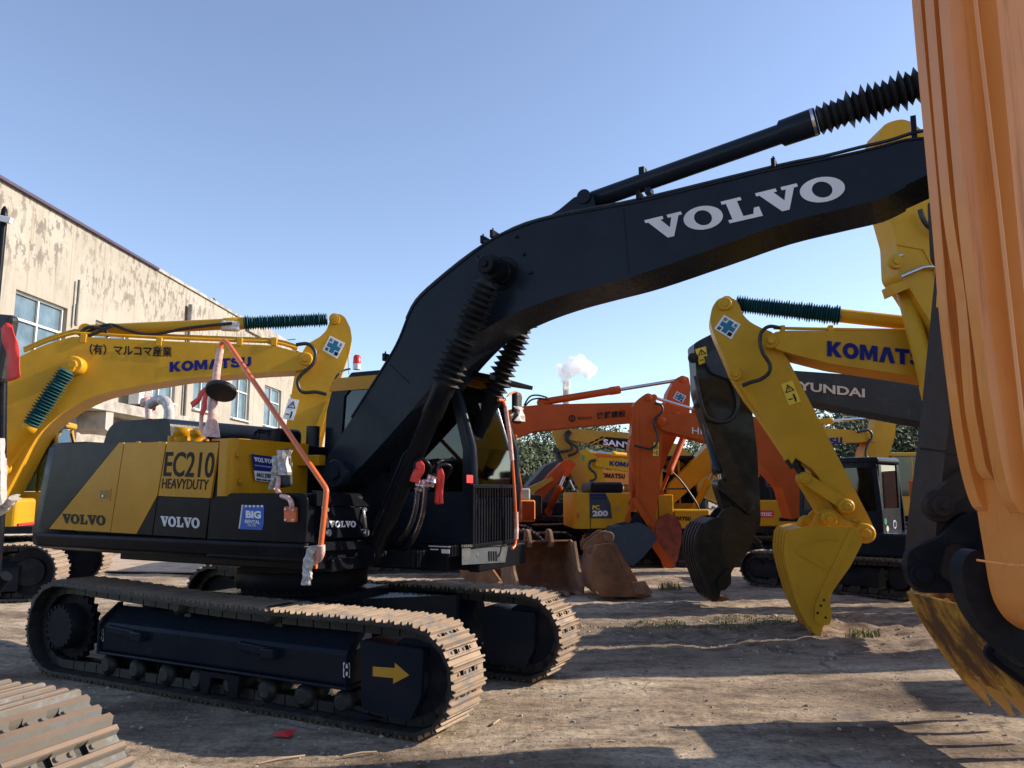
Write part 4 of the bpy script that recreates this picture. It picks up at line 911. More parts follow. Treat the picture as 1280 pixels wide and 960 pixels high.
# round mirror and its stem
m = MB(); c = V.p(276.5, 488, 1.0); ax3 = Vector((-.15, -.62, -.77)).normalized(); ax3 = Vector((.28, -.5, -.82)).normalized()
m.rev(tuple(c - ax3 * .02), tuple(c + ax3 * .03), [(0, .1), (.3, .135), (.8, .135), (1, .12)], 32); m.build('round_mirror', rubber, VE)
m = MB(); m.tube(smoothpath([V.p(259, 489, .98), V.p(253, 512, .98), V.p(251.5, 530, .98), V.p(254, 540, .97), V.p(262, 543.5, .95)], 5), .018, 10)
m.tube([V.p(259, 490, .98), V.p(268, 491, .99), V.p(276, 489, 1.0)], .018, 10); m.build('mirror_stem', pink, VE)
def ribbon(fr, name, px, n, wd, label, mat=redc, cat='ribbon', seed=3):
    """strip of cloth hanging along pixels"""
    rr = random.Random(seed); mb = MB(); L_ = smoothpath([fr.p(u, v, n) for u, v in px], 5); VS = []
    for i, p_ in enumerate(L_):
        t = (L_[min(i + 1, len(L_) - 1)] - L_[max(i - 1, 0)]).normalized(); s_ = Vector((-t.z, 0, t.x)); k = .6 + .4 * min(1, i / 3)
        off = Vector((0, .004 * math.sin(i * .8), 0)); VS += [p_ + s_ * wd * k + off, p_ + off * -1.4, p_ - s_ * wd * k + off]
    nn_ = len(L_); fs_ = []
    for i in range(nn_ - 1):
        for j in (0, 1): fs_.append((i * 3 + j, i * 3 + j + 1, (i + 1) * 3 + j + 1, (i + 1) * 3 + j))
    mb.add(VS, fs_, True); o = mb.build(name, mat); md = o.modifiers.new('thick', 'SOLIDIFY'); md.thickness = .003
    o.location = (fr.o.x, fr.o.y, fr.z); o.rotation_euler = (0, 0, fr.a)
    return tag(o, label, cat, None) if label else o
ribbon(V, 'red_ribbon', [(259, 484), (252, 492), (247, 500), (239, 507)], 1.03, .03, 'red ribbon tail blowing left from the round black mirror stem')
ribbon(V, 'red_ribbon', [(259, 484), (256.5, 498), (255, 510), (252, 519)], 1.035, .028, 'red ribbon tail hanging straight down under the round mirror stem')
ribbon(V, 'red_ribbon', [(258, 486), (266, 483), (275, 481.5)], 1.05, .022, 'short red ribbon knotted across the face of the round black mirror')
ribbon(V, 'red_ribbon', [(183, 501), (188, 500), (193, 504), (192, 513)], .06, .035, 'red ribbon tied around the wrapped post by the curved exhaust pipe')

# ---- cab
CY0, CY1, CX0, CX1 = .15, 1.08, .06, 1.80
zc0 = 1.22; zc1 = V.front(640, 470, 1.7).z
NC = -CY0
cabp = V.out([(405, 600), (408, 560), (411, 505), (416, 473), (424, 468)], NC)
x_r = [p_[0] for p_ in cabp]
m = MB()
def cab_side(y0, y1):
    z_b = zc0; zt_ = zc1 - .08
    out_ = [(CX0, z_b), (CX1 - .02, z_b), (CX1 + .0, z_b + .55), (CX1 - .02, z_b + .9), (CX1 - .22, zt_), (CX0 + .12, zt_), (CX0 + .05, zt_ - .3), (CX0, z_b + .6)]
    win = [(CX0 + .22, z_b + .68), (CX0 + .84, z_b + .68), (CX0 + .84, zt_ - .1), (CX0 + .32, zt_ - .1), (CX0 + .26, zt_ - .16)]
    win2 = [(CX0 + .94, z_b + .5), (CX1 - .1, z_b + .5), (CX1 - .1, z_b + .88), (CX1 - .27, zt_ - .1), (CX0 + .94, zt_ - .1)]
    # frame pieces around the openings
    for poly in ([(CX0, z_b), (CX1 - .02, z_b), (CX1, z_b + .5), (CX0 + .02, z_b + .5)], [(CX0 + .02, z_b + .5), (CX0 + .94, z_b + .5), (CX0 + .94, z_b + .68), (CX0 + .02, z_b + .68)],
                 [(CX0 + .02, z_b + .68), (CX0 + .22, z_b + .68), (CX0 + .26, zt_ - .16), (CX0 + .32, zt_ - .1), (CX0 + .1, zt_ - .1), (CX0 + .04, zt_ - .3)],
                 [(CX0 + .84, z_b + .68), (CX0 + .94, z_b + .68), (CX0 + .94, zt_ - .1), (CX0 + .84, zt_ - .1)],
                 [(CX1 - .1, z_b + .5), (CX1, z_b + .5), (CX1 - .02, z_b + .9), (CX1 - .2, zt_ - .1), (CX1 - .27, zt_ - .1), (CX1 - .1, z_b + .88)]):
        m.xz(poly, y0, y1)
    return win, win2
wa, wb = cab_side(CY0, CY0 + .05); cab_side(CY1 - .05, CY1)
m.box((CX0 + .04, (CY0 + CY1) / 2, zc0 + .34), (.05, CY1 - CY0 - .1, .68)); m.box(((CX0 + CX1) / 2, (CY0 + CY1) / 2, zc0 + .03), (CX1 - CX0 - .04, CY1 - CY0 - .1, .05))
for y in (CY0 + .045, CY1 - .045): m.tube([(CX1 - .04, y, zc0), (CX1 - .01, y, zc0 + .55), (CX1 - .03, y, zc0 + .9), (CX1 - .24, y, zc1 - .1)], .045, 10)
m.box((CX1 - .02, (CY0 + CY1) / 2, zc0 + .22), (.05, CY1 - CY0 - .1, .44))
cab = m.build('cab', navy, VE, .008)
m = MB(); zt_ = zc1 - .08
m.xz(rnd([(CX0 + .06, zt_ - .1), (CX1 - .2, zt_ - .1), (CX1 - .25, zt_ + .03, .03), (CX0 + .12, zt_ + .03, .06)], .01, 4), CY0 - .005, CY1 + .005); m.build('roof_band', vyel, cab, .03, 3)
m = MB(); m.xz(rnd([(CX0 + .25, zt_ + .03), (CX1 - .3, zt_ + .03), (CX1 - .35, zt_ + .085), (CX0 + .3, zt_ + .085)], .02, 3), CY0 + .05, CY1 - .05); m.build('roof_hatch', black, cab, .01)
m = MB(); m.xz([(CX1 - .3, zt_ + .0), (CX1 + .16, zt_ - .09), (CX1 + .17, zt_ - .05), (CX1 - .28, zt_ + .06)], CY0 + .02, CY1 - .02); m.build('sun_visor', black, cab, .006)
m = MB(); m.xz(wa, CY0 + .02, CY0 + .028); m.xz(wb, CY0 + .02, CY0 + .028); m.xz(wa, CY1 - .028, CY1 - .02); m.xz(wb, CY1 - .028, CY1 - .02); m.build('side_window', vglass, cab); m = MB()
for z0_, z1_, xa, xb in ((zc0 + .46, zc0 + .9, CX1 - .02, CX1 - .025), (zc0 + .9, zc1 - .12, CX1 - .025, CX1 - .235)):
    m.prism([(xa, CY0 + .08, z0_), (xa, CY1 - .08, z0_), (xb, CY1 - .08, z1_), (xb, CY0 + .08, z1_)], [(xa - .008, CY0 + .08, z0_), (xa - .008, CY1 - .08, z0_), (xb - .008, CY1 - .08, z1_), (xb - .008, CY0 + .08, z1_)])
m.build('windshield', vglass2, cab)
m = MB(); m.box((CX0 + .06, (CY0 + CY1) / 2, zc0 + 1.15), (.008, CY1 - CY0 - .1, .9)); m.build('rear_window', vglass, cab)
m = MB(); m.box((.65, .62, zc0 + .42), (.5, .46, .14)); m.box((.42, .62, zc0 + .85), (.14, .46, .8)); m.build('operator_seat', rubber, cab, .05, 3)
m = MB(); m.tube([(1.5, .4, zc0), (1.45, .4, zc0 + .6)], .02, 8); m.tube([(1.5, .8, zc0), (1.45, .8, zc0 + .6)], .02, 8); m.box((.8, .3, zc0 + .35), (.6, .16, .5)); m.build('levers', rubber, cab)
# front guard grille
gx = CX1 + .09
Pq = [V.front(u, v, gx) for u, v in ((591, 605), (643.5, 611), (643.5, 678), (591, 680.5))]
ya_, yb_ = Pq[0].y, Pq[1].y; z_hi, z_lo = (Pq[0].z + Pq[1].z) / 2, (Pq[2].z + Pq[3].z) / 2
m = MB()
for z_ in (z_hi, z_lo): m.box((gx, (ya_ + yb_) / 2, z_), (.035, abs(yb_ - ya_) + .035, .035))
for y in (ya_, yb_): m.box((gx, y, (z_hi + z_lo) / 2), (.034, .035, z_hi - z_lo))
gg = m.build('front_guard', black, VE, .005)
m = MB()
for k in range(15): y = ya_ + (yb_ - ya_) * (k + 1) / 16; m.box((gx, y, (z_hi + z_lo) / 2), (.012, .014, z_hi - z_lo - .03))
m.build('guard_bar', black, gg)
m = MB(); P = [V.front(u, v, CX1 + .04) for u, v in ((581, 508), (585, 601), (590, 600), (586, 506))]
m.box((CX1 + .02, .615, zc0 - .1), (.12, .93, .2)); m.box((.93, .615, zc0 - .1), (1.74, .9, .18)); m.box((.95, .05, zc0 - .07), (1.5, .24, .22)); cd = m.build('cab_deck', black, VE, .015)
P = [V.front(u, v, CX1 + .085) for u, v in ((577, 706), (631, 703), (634.5, 683), (577, 685.5))]
m = MB(); m.prism(P, [p_ + Vector((.004, 0, 0)) for p_ in P]); m.build('deck_front', paint('satin_dark_grey', (.055, .065, .075), .45), cd, .001)
m = MB()
for k in range(24):
    q = V.front(579 + k * 2.25, 682.5 - k * .07, CX1 + .09); m.box(tuple(q), (.03, .012, .02))
m.build('tread_tooth', steel, cd)
m = MB()
for k in range(4): a = V.front(611 + k * 3, 689, CX1 + .092); b = V.front(611.6 + k * 3, 701, CX1 + .092); m.tube([a, b], .010, 6)
m.build('deck_vent', rubber, cd)
m = MB(); q = V.front(597, 694, CX1 + .09); m.disc(tuple(q), (1, 0, 0), .016, .004, 12); m.build('deck_plug', steel, cd)
thin([(583, 593.5), (591, 594), (591, 604), (583, 603.5)], 0, redv, 'warning_decal', front=CX1 + .03)
word_px(V, 'VO', (598, 513), (611, 512), 9, 0, greylt, slab=True, front=CX1 - .02)
thin([(536, 682), (563, 683), (563, 684.2), (536, 683.2)], .16, greylt, 'small_print'); thin([(538, 686), (548, 686.4), (548, 687.6), (538, 687.2)], .16, greylt, 'small_print'); thin([(552, 686.5), (562, 687), (562, 692), (552, 691.5)], .16, greylt, 'small_print')
# cab mirror on orange pole
m = MB(); pf = lambda u, v, x=CX1 + .2: V.front(u, v, x)
m.tube(smoothpath([pf(623, 500), pf(629, 502), pf(634, 520), pf(639, 560), pf(643, 612), pf(645, 660), pf(644, 680), pf(640, 686)], 4), .014, 10)
m.tube(smoothpath([pf(631, 503), pf(636, 494), pf(644, 490), pf(650, 493), pf(652, 499)], 4), .010, 8); mp_ = m.build('mirror_pole', orng3, VE)
m = MB(); m.tube(smoothpath([pf(632, 508), pf(634, 525), pf(637, 545), pf(640, 575)], 3), .021, 8); m.tube([pf(645, 640), pf(645.5, 660), pf(645, 674)], .022, 8); m.build('pole_wrap', pink, mp_)
m = MB(); q = pf(646, 510); m.box(tuple(q), (.07, .12, .3)); mm_ = m.build('side_mirror', rubber, VE, .03, 3)
m = MB(); rag(m, [pf(647, 509), pf(647, 514), pf(647, 520), pf(647, 527)], .05, .05, 21, .07); m.build('film_wrap', film, mm_)
# beacon
q = V.p(446, 462, -.3); m = MB(); m.cyl((q.x, q.y, q.z), (q.x, q.y, q.z + .06), .04, 16); bc = m.build('beacon', whitep, VE)
m = MB(); m.rev((q.x, q.y, q.z + .06), (q.x, q.y, q.z + .15), [(0, .042), (.8, .038), (1, .025)], 16); m.build('beacon_lens', paint('red_lens', (.75, .03, .02), .15, bump=0), bc)
m = MB(); q = V.p(436, 460, -.35); m.tube(smoothpath([V.p(417, 480, -.15), V.p(421, 470, -.2), V.p(430, 463, -.3), V.p(438, 461, -.35)], 4), .01, 8); m.tube([V.p(436, 468, -.3), V.p(434, 430, -.3)], .003, 5); m.build('roof_cable', hose, VE)

# ---- boom
NB = .25
bt = [(405, 577), (440, 522.5), (484, 453), (500, 424), (517.5, 383), (545, 355), (592, 317), (616, 300), (642, 288), (680, 275), (746, 262.5), (800, 253), (858, 239), (964, 213.5), (1030, 200.6), (1092, 187), (1132, 176.5), (1161, 174), (1190, 178), (1203, 192), (1205, 212), (1192, 224)]
bb = [(1165, 216), (1131, 232), (1100, 247), (1053, 259), (975, 279), (897, 307), (803, 340), (745, 356), (699, 369), (655, 385), (614, 405), (592, 421), (566, 448), (542, 478), (500, 528), (450, 583), (432, 603), (418, 612), (404, 611), (395, 600), (396, 586)]
bt_ = [V.out([q_], NB)[0] for q_ in bt]; bb_ = [V.out([q_], NB)[0] for q_ in bb]
up_ = [tuple(p_) for p_ in smoothpath([Vector((a, b, 0)) for a, b in bt_[2:12]], 4)]; up_ = [(p_[0], p_[1]) for p_ in up_]
lo_ = [(p_[0], p_[1]) for p_ in smoothpath([Vector((a, b, 0)) for a, b in bb_[3:16]], 4)]
outl = bt_[:2] + up_ + bt_[12:] + bb_[:3] + lo_ + bb_[16:]
m = MB(); m.xz(outl, -NB, NB); boom = m.build('boom', navy, VE, .006, 2)
# flange lips along the top and bottom edges (plates welded proud of the side webs)
def lip(seq, name, n_, h=.014, side=1, ext=.012):
    mb = MB(); sm = [(p_[0], p_[1]) for p_ in smoothpath([Vector((a, b, 0)) for a, b in seq], 4)]; outp = []
    for i, p_ in enumerate(sm):
        a, b = Vector(sm[max(i - 1, 0)]), Vector(sm[min(i + 1, len(sm) - 1)]); t = (b - a).normalized(); q_ = Vector((-t.y, t.x)) * side; outp.append((p_[0] + q_.x * h, p_[1] + q_.y * h))
    mb.xz(sm + outp[::-1], -n_ - ext, n_ + ext); return mb.build(name, navy, boom, .003, 1)
lip(bt_[1:18], 'top_flange', NB, side=1); lip(bb_[1:16], 'bottom_flange', NB, side=1, h=.012, ext=.006)
pins(V, [(415, 592, NB, NB + .12, .13)], navy)
m = MB()
for (ua, va), (ub, vb) in (((487, 455), (512, 479)), ((779, 260), (786, 342))):
    a, b = V.p(ua, va, NB + .003), V.p(ub, vb, NB + .003); m.tube([a, b], .003, 6)
m.build('weld_seam', navy, boom)
# lifting cylinder boss on boom
q = V.p(629, 342, NB); m = MB(); m.disc((q.x, -NB, q.z), (0, -1, 0), .145, .012, 36, .3); m.disc((q.x, -NB - .012, q.z), (0, -1, 0), .10, .06, 32, .2)
m.cyl((q.x, -.54, q.z), (q.x, .54, q.z), .062, 28); m.disc((q.x, NB, q.z), (0, 1, 0), .12, .06, 30)
pb = m.build('cylinder_pin', black, VE)
m = MB()
for y in (-.545, .53): m.disc((q.x, y, q.z), (0, -1 if y < 0 else 1, 0), .075, .03, 26); m.disc((q.x, y + (-.03 if y < 0 else .03), q.z), (0, -1 if y < 0 else 1, 0), .03, .02, 6)
m.build('pin_cap', black, pb)
# boom cylinders
CN = .42
for sgn in (1, -1):
    n_ = CN * sgn; top = V.p(609, 345, CN); top.y = -n_; top = Vector((q.x, -n_, q.z))
    bot = V.p(466, 694, CN); bot.y = -n_; mid = V.p(548, 482, CN); f_ = (mid - V.p(466, 694, CN)).length / (V.p(609, 345, CN) - V.p(466, 694, CN)).length
    pm = bot.lerp(top, f_); m = MB()
    m.rev(tuple(bot), tuple(pm), [(0, .05), (.03, .075), (.8, .078), (.81, .092), (.93, .092), (.94, .098), (1, .096)], 28); m.cyl((bot.x, -n_ - .09, bot.z), (bot.x, -n_ + .09, bot.z), .085, 22)
    cyo = m.build('boom_cylinder', black, VE)
    m = MB(); m.bellows(tuple(bot.lerp(top, f_ - .01)), tuple(bot.lerp(top, .955)), .068, .122, 17, 28, .55); m.build('bellows', rubber, cyo)
    m = MB(); m.cyl((top.x, -n_ - .06, top.z), (top.x, -n_ + .06, top.z), .1, 26); m.cyl(tuple(bot.lerp(top, .93)), tuple(top), .06, 16); m.build('rod_end', black, cyo)
    m = MB(); d_ = (top - bot).normalized(); sd_ = Vector((0, -1, 0)); off = d_.cross(sd_).normalized() * -.1
    m.tube([bot.lerp(top, .08) + off, bot.lerp(top, .34) + off, bot.lerp(top, .36) + off * .8], .016, 8); m.build('oil_pipe', black, cyo)
# clamp on near bellows
# hoses and fittings between the cylinders
def vt(u, v, n): return V.p(u, v, n)
m = MB(); m.tube(smoothpath([vt(519, 590, .5), vt(520, 578, .48), vt(529, 575, .45), vt(537, 583, .4), vt(536, 592, .36)], 5), .02, 10)
m.tube(smoothpath([vt(545, 592, .3), vt(547, 583, .28), vt(558, 581, .2), vt(563, 586, .15), vt(556, 598, .12)], 5), .02, 10)
m.tube(smoothpath([vt(545, 580, .3), vt(552, 576, .2), vt(563, 575, .12), vt(567, 572, .1)], 4), .016, 10); m.build('steel_pipe', black, VE)
hz_ = []
for (a, b, c, d) in (((522, 610), (518, 640), (508, 665), (488, 684)), ((532, 608), (528, 642), (518, 670), (505, 688))):
    m = MB(); L_ = smoothpath([vt(*a, .42), vt(*b, .42), vt(*c, .38), vt(*d, .2), vt(d[0] - 20, d[1] + 6, .1)], 8); m.tube(L_, .024, 12); ho = m.build('hydraulic_hose', hose, VE)
    m = MB()
    for i in range(1, len(L_) - 1):
        for f_ in (0, .5):
            p_ = L_[i].lerp(L_[i + 1], f_); m.disc(tuple(p_ + Vector((.004, -.023, .004))), (0, -1, 0), .006, .003, 6)
    m.build('hose_spiral', chrome, ho)
for (u0, v0, u1, v1) in ((521, 612, 525, 600), (526, 614, 531, 600), (533, 608, 538, 594), (539, 608, 543, 596)):
    m = MB(); a, b = vt(u0, v0, .43), vt(u1, v1, .43); m.rev(tuple(a), tuple(b), [(0, .024), (.35, .024), (.36, .03), (.6, .03), (.61, .022), (1, .022)], 12); m.build('hose_fitting', steel, VE)
ribbon(V, 'red_ribbon', [(523, 577), (525, 587), (520, 594), (518, 603)], .55, .045, 'red ribbon tied on the left pipe bend between the black boom cylinders', seed=9)
ribbon(V, 'red_ribbon', [(550, 586), (551, 600), (549, 615), (550, 630)], .36, .035, 'longer red ribbon hanging from the right pipe bend between the boom cylinders', seed=5)
ribbon(V, 'red_ribbon', [(548, 587), (548, 605), (545, 629)], .37, .022, 'narrow second tail of the longer red ribbon beside the cab door', seed=5)
# arm cylinder on top of the boom
br = V.out([(640, 290), (655, 283), (675, 277), (699, 262), (717, 247), (733, 241), (741, 244), (745, 262), (760, 262)], .12)
m = MB(); m.xz(br, -.12, -.085); m.xz(br, .085, .12); m.build('cylinder_bracket', navy, VE, .005)
cb, ct = V.p(737, 252, 0), V.p(1240, 74, 0); pm = V.p(1022, 158, 0); f_ = (pm - cb).length / (ct - cb).length; f_ = (pm.x - cb.x) / (ct.x - cb.x)
m = MB(); m.rev(tuple(cb), tuple(cb.lerp(ct, f_)), [(0, .06), (.02, .076), (.85, .076), (.86, .1), (.99, .104), (1, .1)], 30); m.cyl((cb.x, -.14, cb.z), (cb.x, .14, cb.z), .06, 20); cyo = m.build('arm_cylinder', navy, VE)
m = MB(); m.bellows(tuple(cb.lerp(ct, f_)), tuple(cb.lerp(ct, .97)), .078, .128, 21, 28, .5); m.build('bellows', rubber, cyo)
m = MB(); m.rev(tuple(cb.lerp(ct, f_ - .012)), tuple(cb.lerp(ct, f_ - .005)), [(0, .106), (1, .106)], 30); m.build('clamp_ring', steel, cyo)
m = MB(); q1 = cb.lerp(ct, .16); m.box((q1.x, q1.y, q1.z + .09), (.05, .08, .07)); m.box((q1.x + .05, q1.y, q1.z - .09), (.05, .1, .05)); m.build('pipe_clamp', navy, cyo, .004)
# pipes along the back of the boom
def along(u, v, n, dz=.02): p_ = V.p(u, v, n); p_.z += dz; return p_
for n_ in (.16, .05, -.08):
    m = MB(); m.tube(smoothpath([along(u, v, n_, .035) for u, v in ((508, 403), (520, 380), (545, 356), (592, 319), (642, 290), (690, 275), (746, 264), (800, 254), (964, 214.5), (1030, 201), (1075, 190))] + [V.p(1110, 176, n_), V.p(1138, 167, n_), V.p(1156, 163, n_)], 3), .013, 8); m.build('boom_pipe', hose, VE)
m = MB()
for (u, v) in ((484, 452), (606, 306), (618, 299), (800, 252), (968, 212), (1143, 172)):
    q1 = V.p(u, v, .14); m.box((q1.x, q1.y, q1.z + .035), (.03, .12, .07)); m.cyl((q1.x, q1.y - .03, q1.z + .07), (q1.x, q1.y - .03, q1.z + .09), .008, 6)
q1 = V.p(1143, 172, .14); m.box((q1.x, q1.y, q1.z + .06), (.035, .1, .16)); m.build('pipe_clip', black, VE, .003)
m = MB(); m.tube(smoothpath([V.p(513, 396, .24), V.p(516, 385, .24), V.p(530, 371, .24), V.p(548, 356, .24)], 4), .010, 8); m.tube([V.p(596, 320, NB + .01), V.p(601, 332, NB + .01)], .012, 6); m.build('grab_bar', navy, VE)
m = MB()
for u, v in ((662, 341), (655, 318), (646, 296), (664, 341)):
    q1 = V.p(u, v, NB); m.box((q1.x, q1.y - .01, q1.z), (.022, .03, .022))
m.build('boom_boss', navy, VE, .003)
word_px(V, 'VOLVO', (815.5, 301.5), (1066, 244), 26, NB + .004, greylt, slab=True, slant=-10)
# ---- arm continuing out of the picture to the right, behind the orange arm
ar = V.out([(1225, 60), (1243, 52), (1262, 66), (1300, 200), (1345, 640), (1340, 668), (1318, 676), (1300, 662), (1185, 236), (1178, 215), (1186, 196)], .16)
m = MB(); m.xz(rnd(ar, .04), -.16, .16); m.build('arm', navy, VE, .008)
a = V.p(1325, 655, 0)
bx = a.x; bz = a.z
bk = [(bx - .1, bz + .12), (bx + .3, bz + .15), (bx + .62, bz - .12), (bx + .68, bz - .5), (bx + .5, bz - .95), (bx + .12, bz - 1.15), (bx + .05, bz - 1.0), (bx - .12, bz - .3)]
m = MB(); m.xz(rnd(bk, .06), -.55, -.52); m.xz(rnd(bk, .06), .52, .55); m.xz(smoothpath([Vector((x, z, 0)) for x, z in bk[1:6]], 4) and [(p_[0], p_[1]) for p_ in bk[1:6]] + [(p_[0] - .03, p_[1] + .02) for p_ in reversed(bk[1:6])], -.52, .52); m.build('bucket', navy, VE, .004)

# ================================================================== left background: yellow excavator facing right
K = Frame(-9.7, 13.35, 12)
KE = K.empty('excavator', 'yellow excavator at left whose long boom rises over the yellow panelled machine, teal bellows', 'excavator')
undercarriage(K, 1.2, .6, 1.85, .45)
m = MB(); m.xy(rnd([(-2.6, -1.2, .4), (-2.6, 1.2, .4), (-1.9, 1.3), (-1.9, -1.3)], .05, 5), 1.0, 2.1); m.build('counterweight', kyel, KE, .05, 3)
m = MB(); m.box((-.8, 0, 1.6), (2.1, 2.6, 1.1)); m.build('engine_housing', kyel, KE, .03)
m = MB(); m.box((-.7, 0, 2.28), (1.4, 1.5, .3)); m.build('hood', blackd, KE, .08, 3)
kc = make_cab(K, .82, (.25, 1.62), .95, 1.15, 2.95, kyel2)
m = MB(); m.box((.95, -.0, 1.1), (1.7, 2.5, .12)); m.build('deck', blackd, KE, .01)
m = MB(); m.box((1.0, -.85, 1.35), (1.1, .8, .5)); m.build('tool_box', kyel2, KE, .06, 3)
m = MB(); m.box((1.55, -.85, 1.15), (.06, .7, .1)); m.build('reflector', redv, KE)
m = MB(); m.tube([(1.72, .3, 1.1), (1.8, .3, 2.6), (1.75, .3, 2.75)], .02, 8); m.box((1.82, .3, 2.3), (.05, .16, .32)); m.build('mirror', rubber, KE, .01)
NK = .36
kb = [(-95, 560), (-60, 520), (-20, 478), (0, 461), (30, 443), (60, 430), (90, 421), (106, 421), (200, 426), (300, 430), (343, 432), (372, 440), (388, 441), (394, 449), (385, 459), (372, 463), (330, 465), (230, 473), (170, 483), (125, 493), (95, 506), (68, 524), (45, 548), (22, 590), (-10, 650), (-30, 668), (-60, 650)]
kpts = K.out(kb, NK); kk = smoothpath([Vector((a, b, 0)) for a, b in kpts[:7]], 3)[:-1] + [Vector((a, b, 0)) for a, b in kpts[6:17]] + smoothpath([Vector((a, b, 0)) for a, b in kpts[17:25]], 3) + [Vector((a, b, 0)) for a, b in kpts[25:]]
m = MB(); m.xz([(p_[0], p_[1]) for p_ in kk], -NK, NK); kboom = m.build('boom', kyel, KE, .008)
m = MB(); seq = [K.p(u, v - 4, NK - .1) for u, v in kb[4:12]]; m.tube(smoothpath(seq, 3), .03, 8); m.tube(smoothpath([K.p(u, v - 7, 0) for u, v in kb[4:12]], 3), .03, 8); m.build('boom_pipe', kyel, KE)
for u_ in (106, 200, 300, 343):
    m = MB(); q = K.p(u_, 424 + (u_ > 150) * 4, NK - .08); m.box((q.x, q.y, q.z), (.1, .2, .16)); m.build('pipe_clip', kyel, KE, .01)
ka = [(412, 402), (416, 394), (424, 392), (431, 396), (438, 410), (440, 424), (437, 440), (425, 475), (412, 520), (404, 548), (396, 600), (388, 640), (360, 640), (352, 600), (358, 530), (368, 470), (376, 455), (378, 440), (384, 430), (400, 421), (408, 413)]
m = MB(); K.plate(m, ka, -.2, .2, r=.05); m.build('arm', kyel, KE, .01)
m = MB(); K.plate(m, [(408, 500), (411, 503), (400, 545), (380, 575), (376, 570), (392, 540)], .2, .3); m.build('arm_cover', kyel2, KE, .01)
pins(K, [(382, 448, .2, NK + .08, .13), (419, 399, .2, .27, .09), (90, 455, NK, NK + .28, .16)], kyel)
hydraulic(K, 'arm_cylinder', kyel, K.p(108, 420, 0) + Vector((0, 0, .1)), K.p(418, 399, 0), .105, .62, bel=teal, nb=34)
for s_ in (1, -1):
    a = K.p(2, 585, NK + .2); b = K.p(87, 459, NK + .2); a.y *= s_; b.y *= s_
    hydraulic(K, 'boom_cylinder', kyel, a, b, .11, .42, bel=teal, nb=20)
def hz(fr, name, px, n, r=.012, mat=hose, k=5, parent=None):
    m = MB(); m.tube(smoothpath([fr.p(u, v, n) for u, v in px], k), r, 8); return m.build(name, mat, parent or fr.e)
hz(K, 'hose', [(370, 431), (385, 430), (394, 440), (391, 455), (377, 468), (372, 478), (378, 490), (395, 490), (408, 493)], .45, .035)
hz(K, 'hose', [(100, 421), (120, 410), (140, 406), (160, 413), (190, 418), (235, 410), (290, 404)], .2, .03)
hz(K, 'hose', [(98, 419), (110, 409), (130, 412), (135, 421)], .25, .03); hz(K, 'hose', [(105, 422), (125, 414), (140, 407)], .3, .03)
m = MB(); q = K.p(289, 409, 0); m.box((q.x, q.y - .1, q.z), (.35, .1, .2)); m.build('film_wrap', film, KE, .04)
word_px(K, 'KOMATSU', (212, 465), (314, 458), 12.5, NK + .01, bluev, bold=.055, slant=0)
word_px(K, '（有）マルコマ産業', (112, 443), (215, 446.5), 13.5, NK + .01, blkv, bold=.02)
def cross_sign(fr, quad, n, bg_=whitep, cr=tealv):
    s_ = sticker(fr, quad, n, bg_, 'safety_sign'); c = Vector((sum(a for a, b in quad) / 4, sum(b for a, b in quad) / 4)); ex = (Vector(quad[1]) - Vector(quad[0])) / 2; ey = (Vector(quad[3]) - Vector(quad[0])) / 2
    pts = [(-.28, -.8), (.28, -.8), (.28, -.28), (.8, -.28), (.8, .28), (.28, .28), (.28, .8), (-.28, .8), (-.28, .28), (-.8, .28), (-.8, -.28), (-.28, -.28)]
    sticker(fr, [tuple(c + ex * a + ey * b) for a, b in pts], n, cr, 'green_cross', rise=.004, parent=s_)
    for ch, a, b in (('安', -.85, -.4), ('全', .4, -.4), ('第', -.85, .85), ('一', .4, .85)):
        o_ = c + ex * a + ey * b; r_ = o_ + ex * .45; t_ = o_ - ey * .45
        o2 = affine_text('sign_character', font_word(ch, .01), fr.p(*o_, n + .005), fr.p(*r_, n + .005), fr.p(*t_, n + .005), Vector((0, fr.sg, 0)), blkv, s_, .003)
    return s_
def warn_sign(fr, quad, n, bgm=yelv):
    s_ = sticker(fr, quad, n, bgm, 'warning_sign'); q0, q1, q3 = Vector(quad[0]), Vector(quad[1]), Vector(quad[3]); ex, ey = q1 - q0, q3 - q0
    f = lambda a, b: tuple(q0 + ex * a + ey * b)
    # triangle outline with exclamation bar, and a small figure below
    T_ = [(.5, .08), (.9, .44), (.1, .44)]; I_ = [(.5, .17), (.76, .40), (.24, .40)]
    for i in range(3):
        j = (i + 1) % 3; sticker(fr, [f(*T_[i]), f(*T_[j]), f(*I_[j]), f(*I_[i])], n, blkv, 'sign_mark', rise=.004, parent=s_)
    sticker(fr, [f(.46, .23), f(.54, .23), f(.53, .37), f(.47, .37)], n, blkv, 'sign_mark', rise=.004, parent=s_)
    sticker(fr, [f(.6, .58), f(.74, .58), f(.78, .8), f(.7, .94), f(.6, .94), f(.62, .78)], n, blkv, 'sign_mark', rise=.004, parent=s_)
    sticker(fr, [f(.15, .72), f(.5, .74), f(.5, .79), f(.15, .77)], n, blkv, 'sign_mark', rise=.004, parent=s_)
    return s_
cross_sign(K, [(412.5, 419.5), (431.5, 429), (421.5, 448.5), (403, 437.5)], .2)
warn_sign(K, [(361, 498), (374, 500), (367, 525.5), (353, 523.5)], .2, whitep)

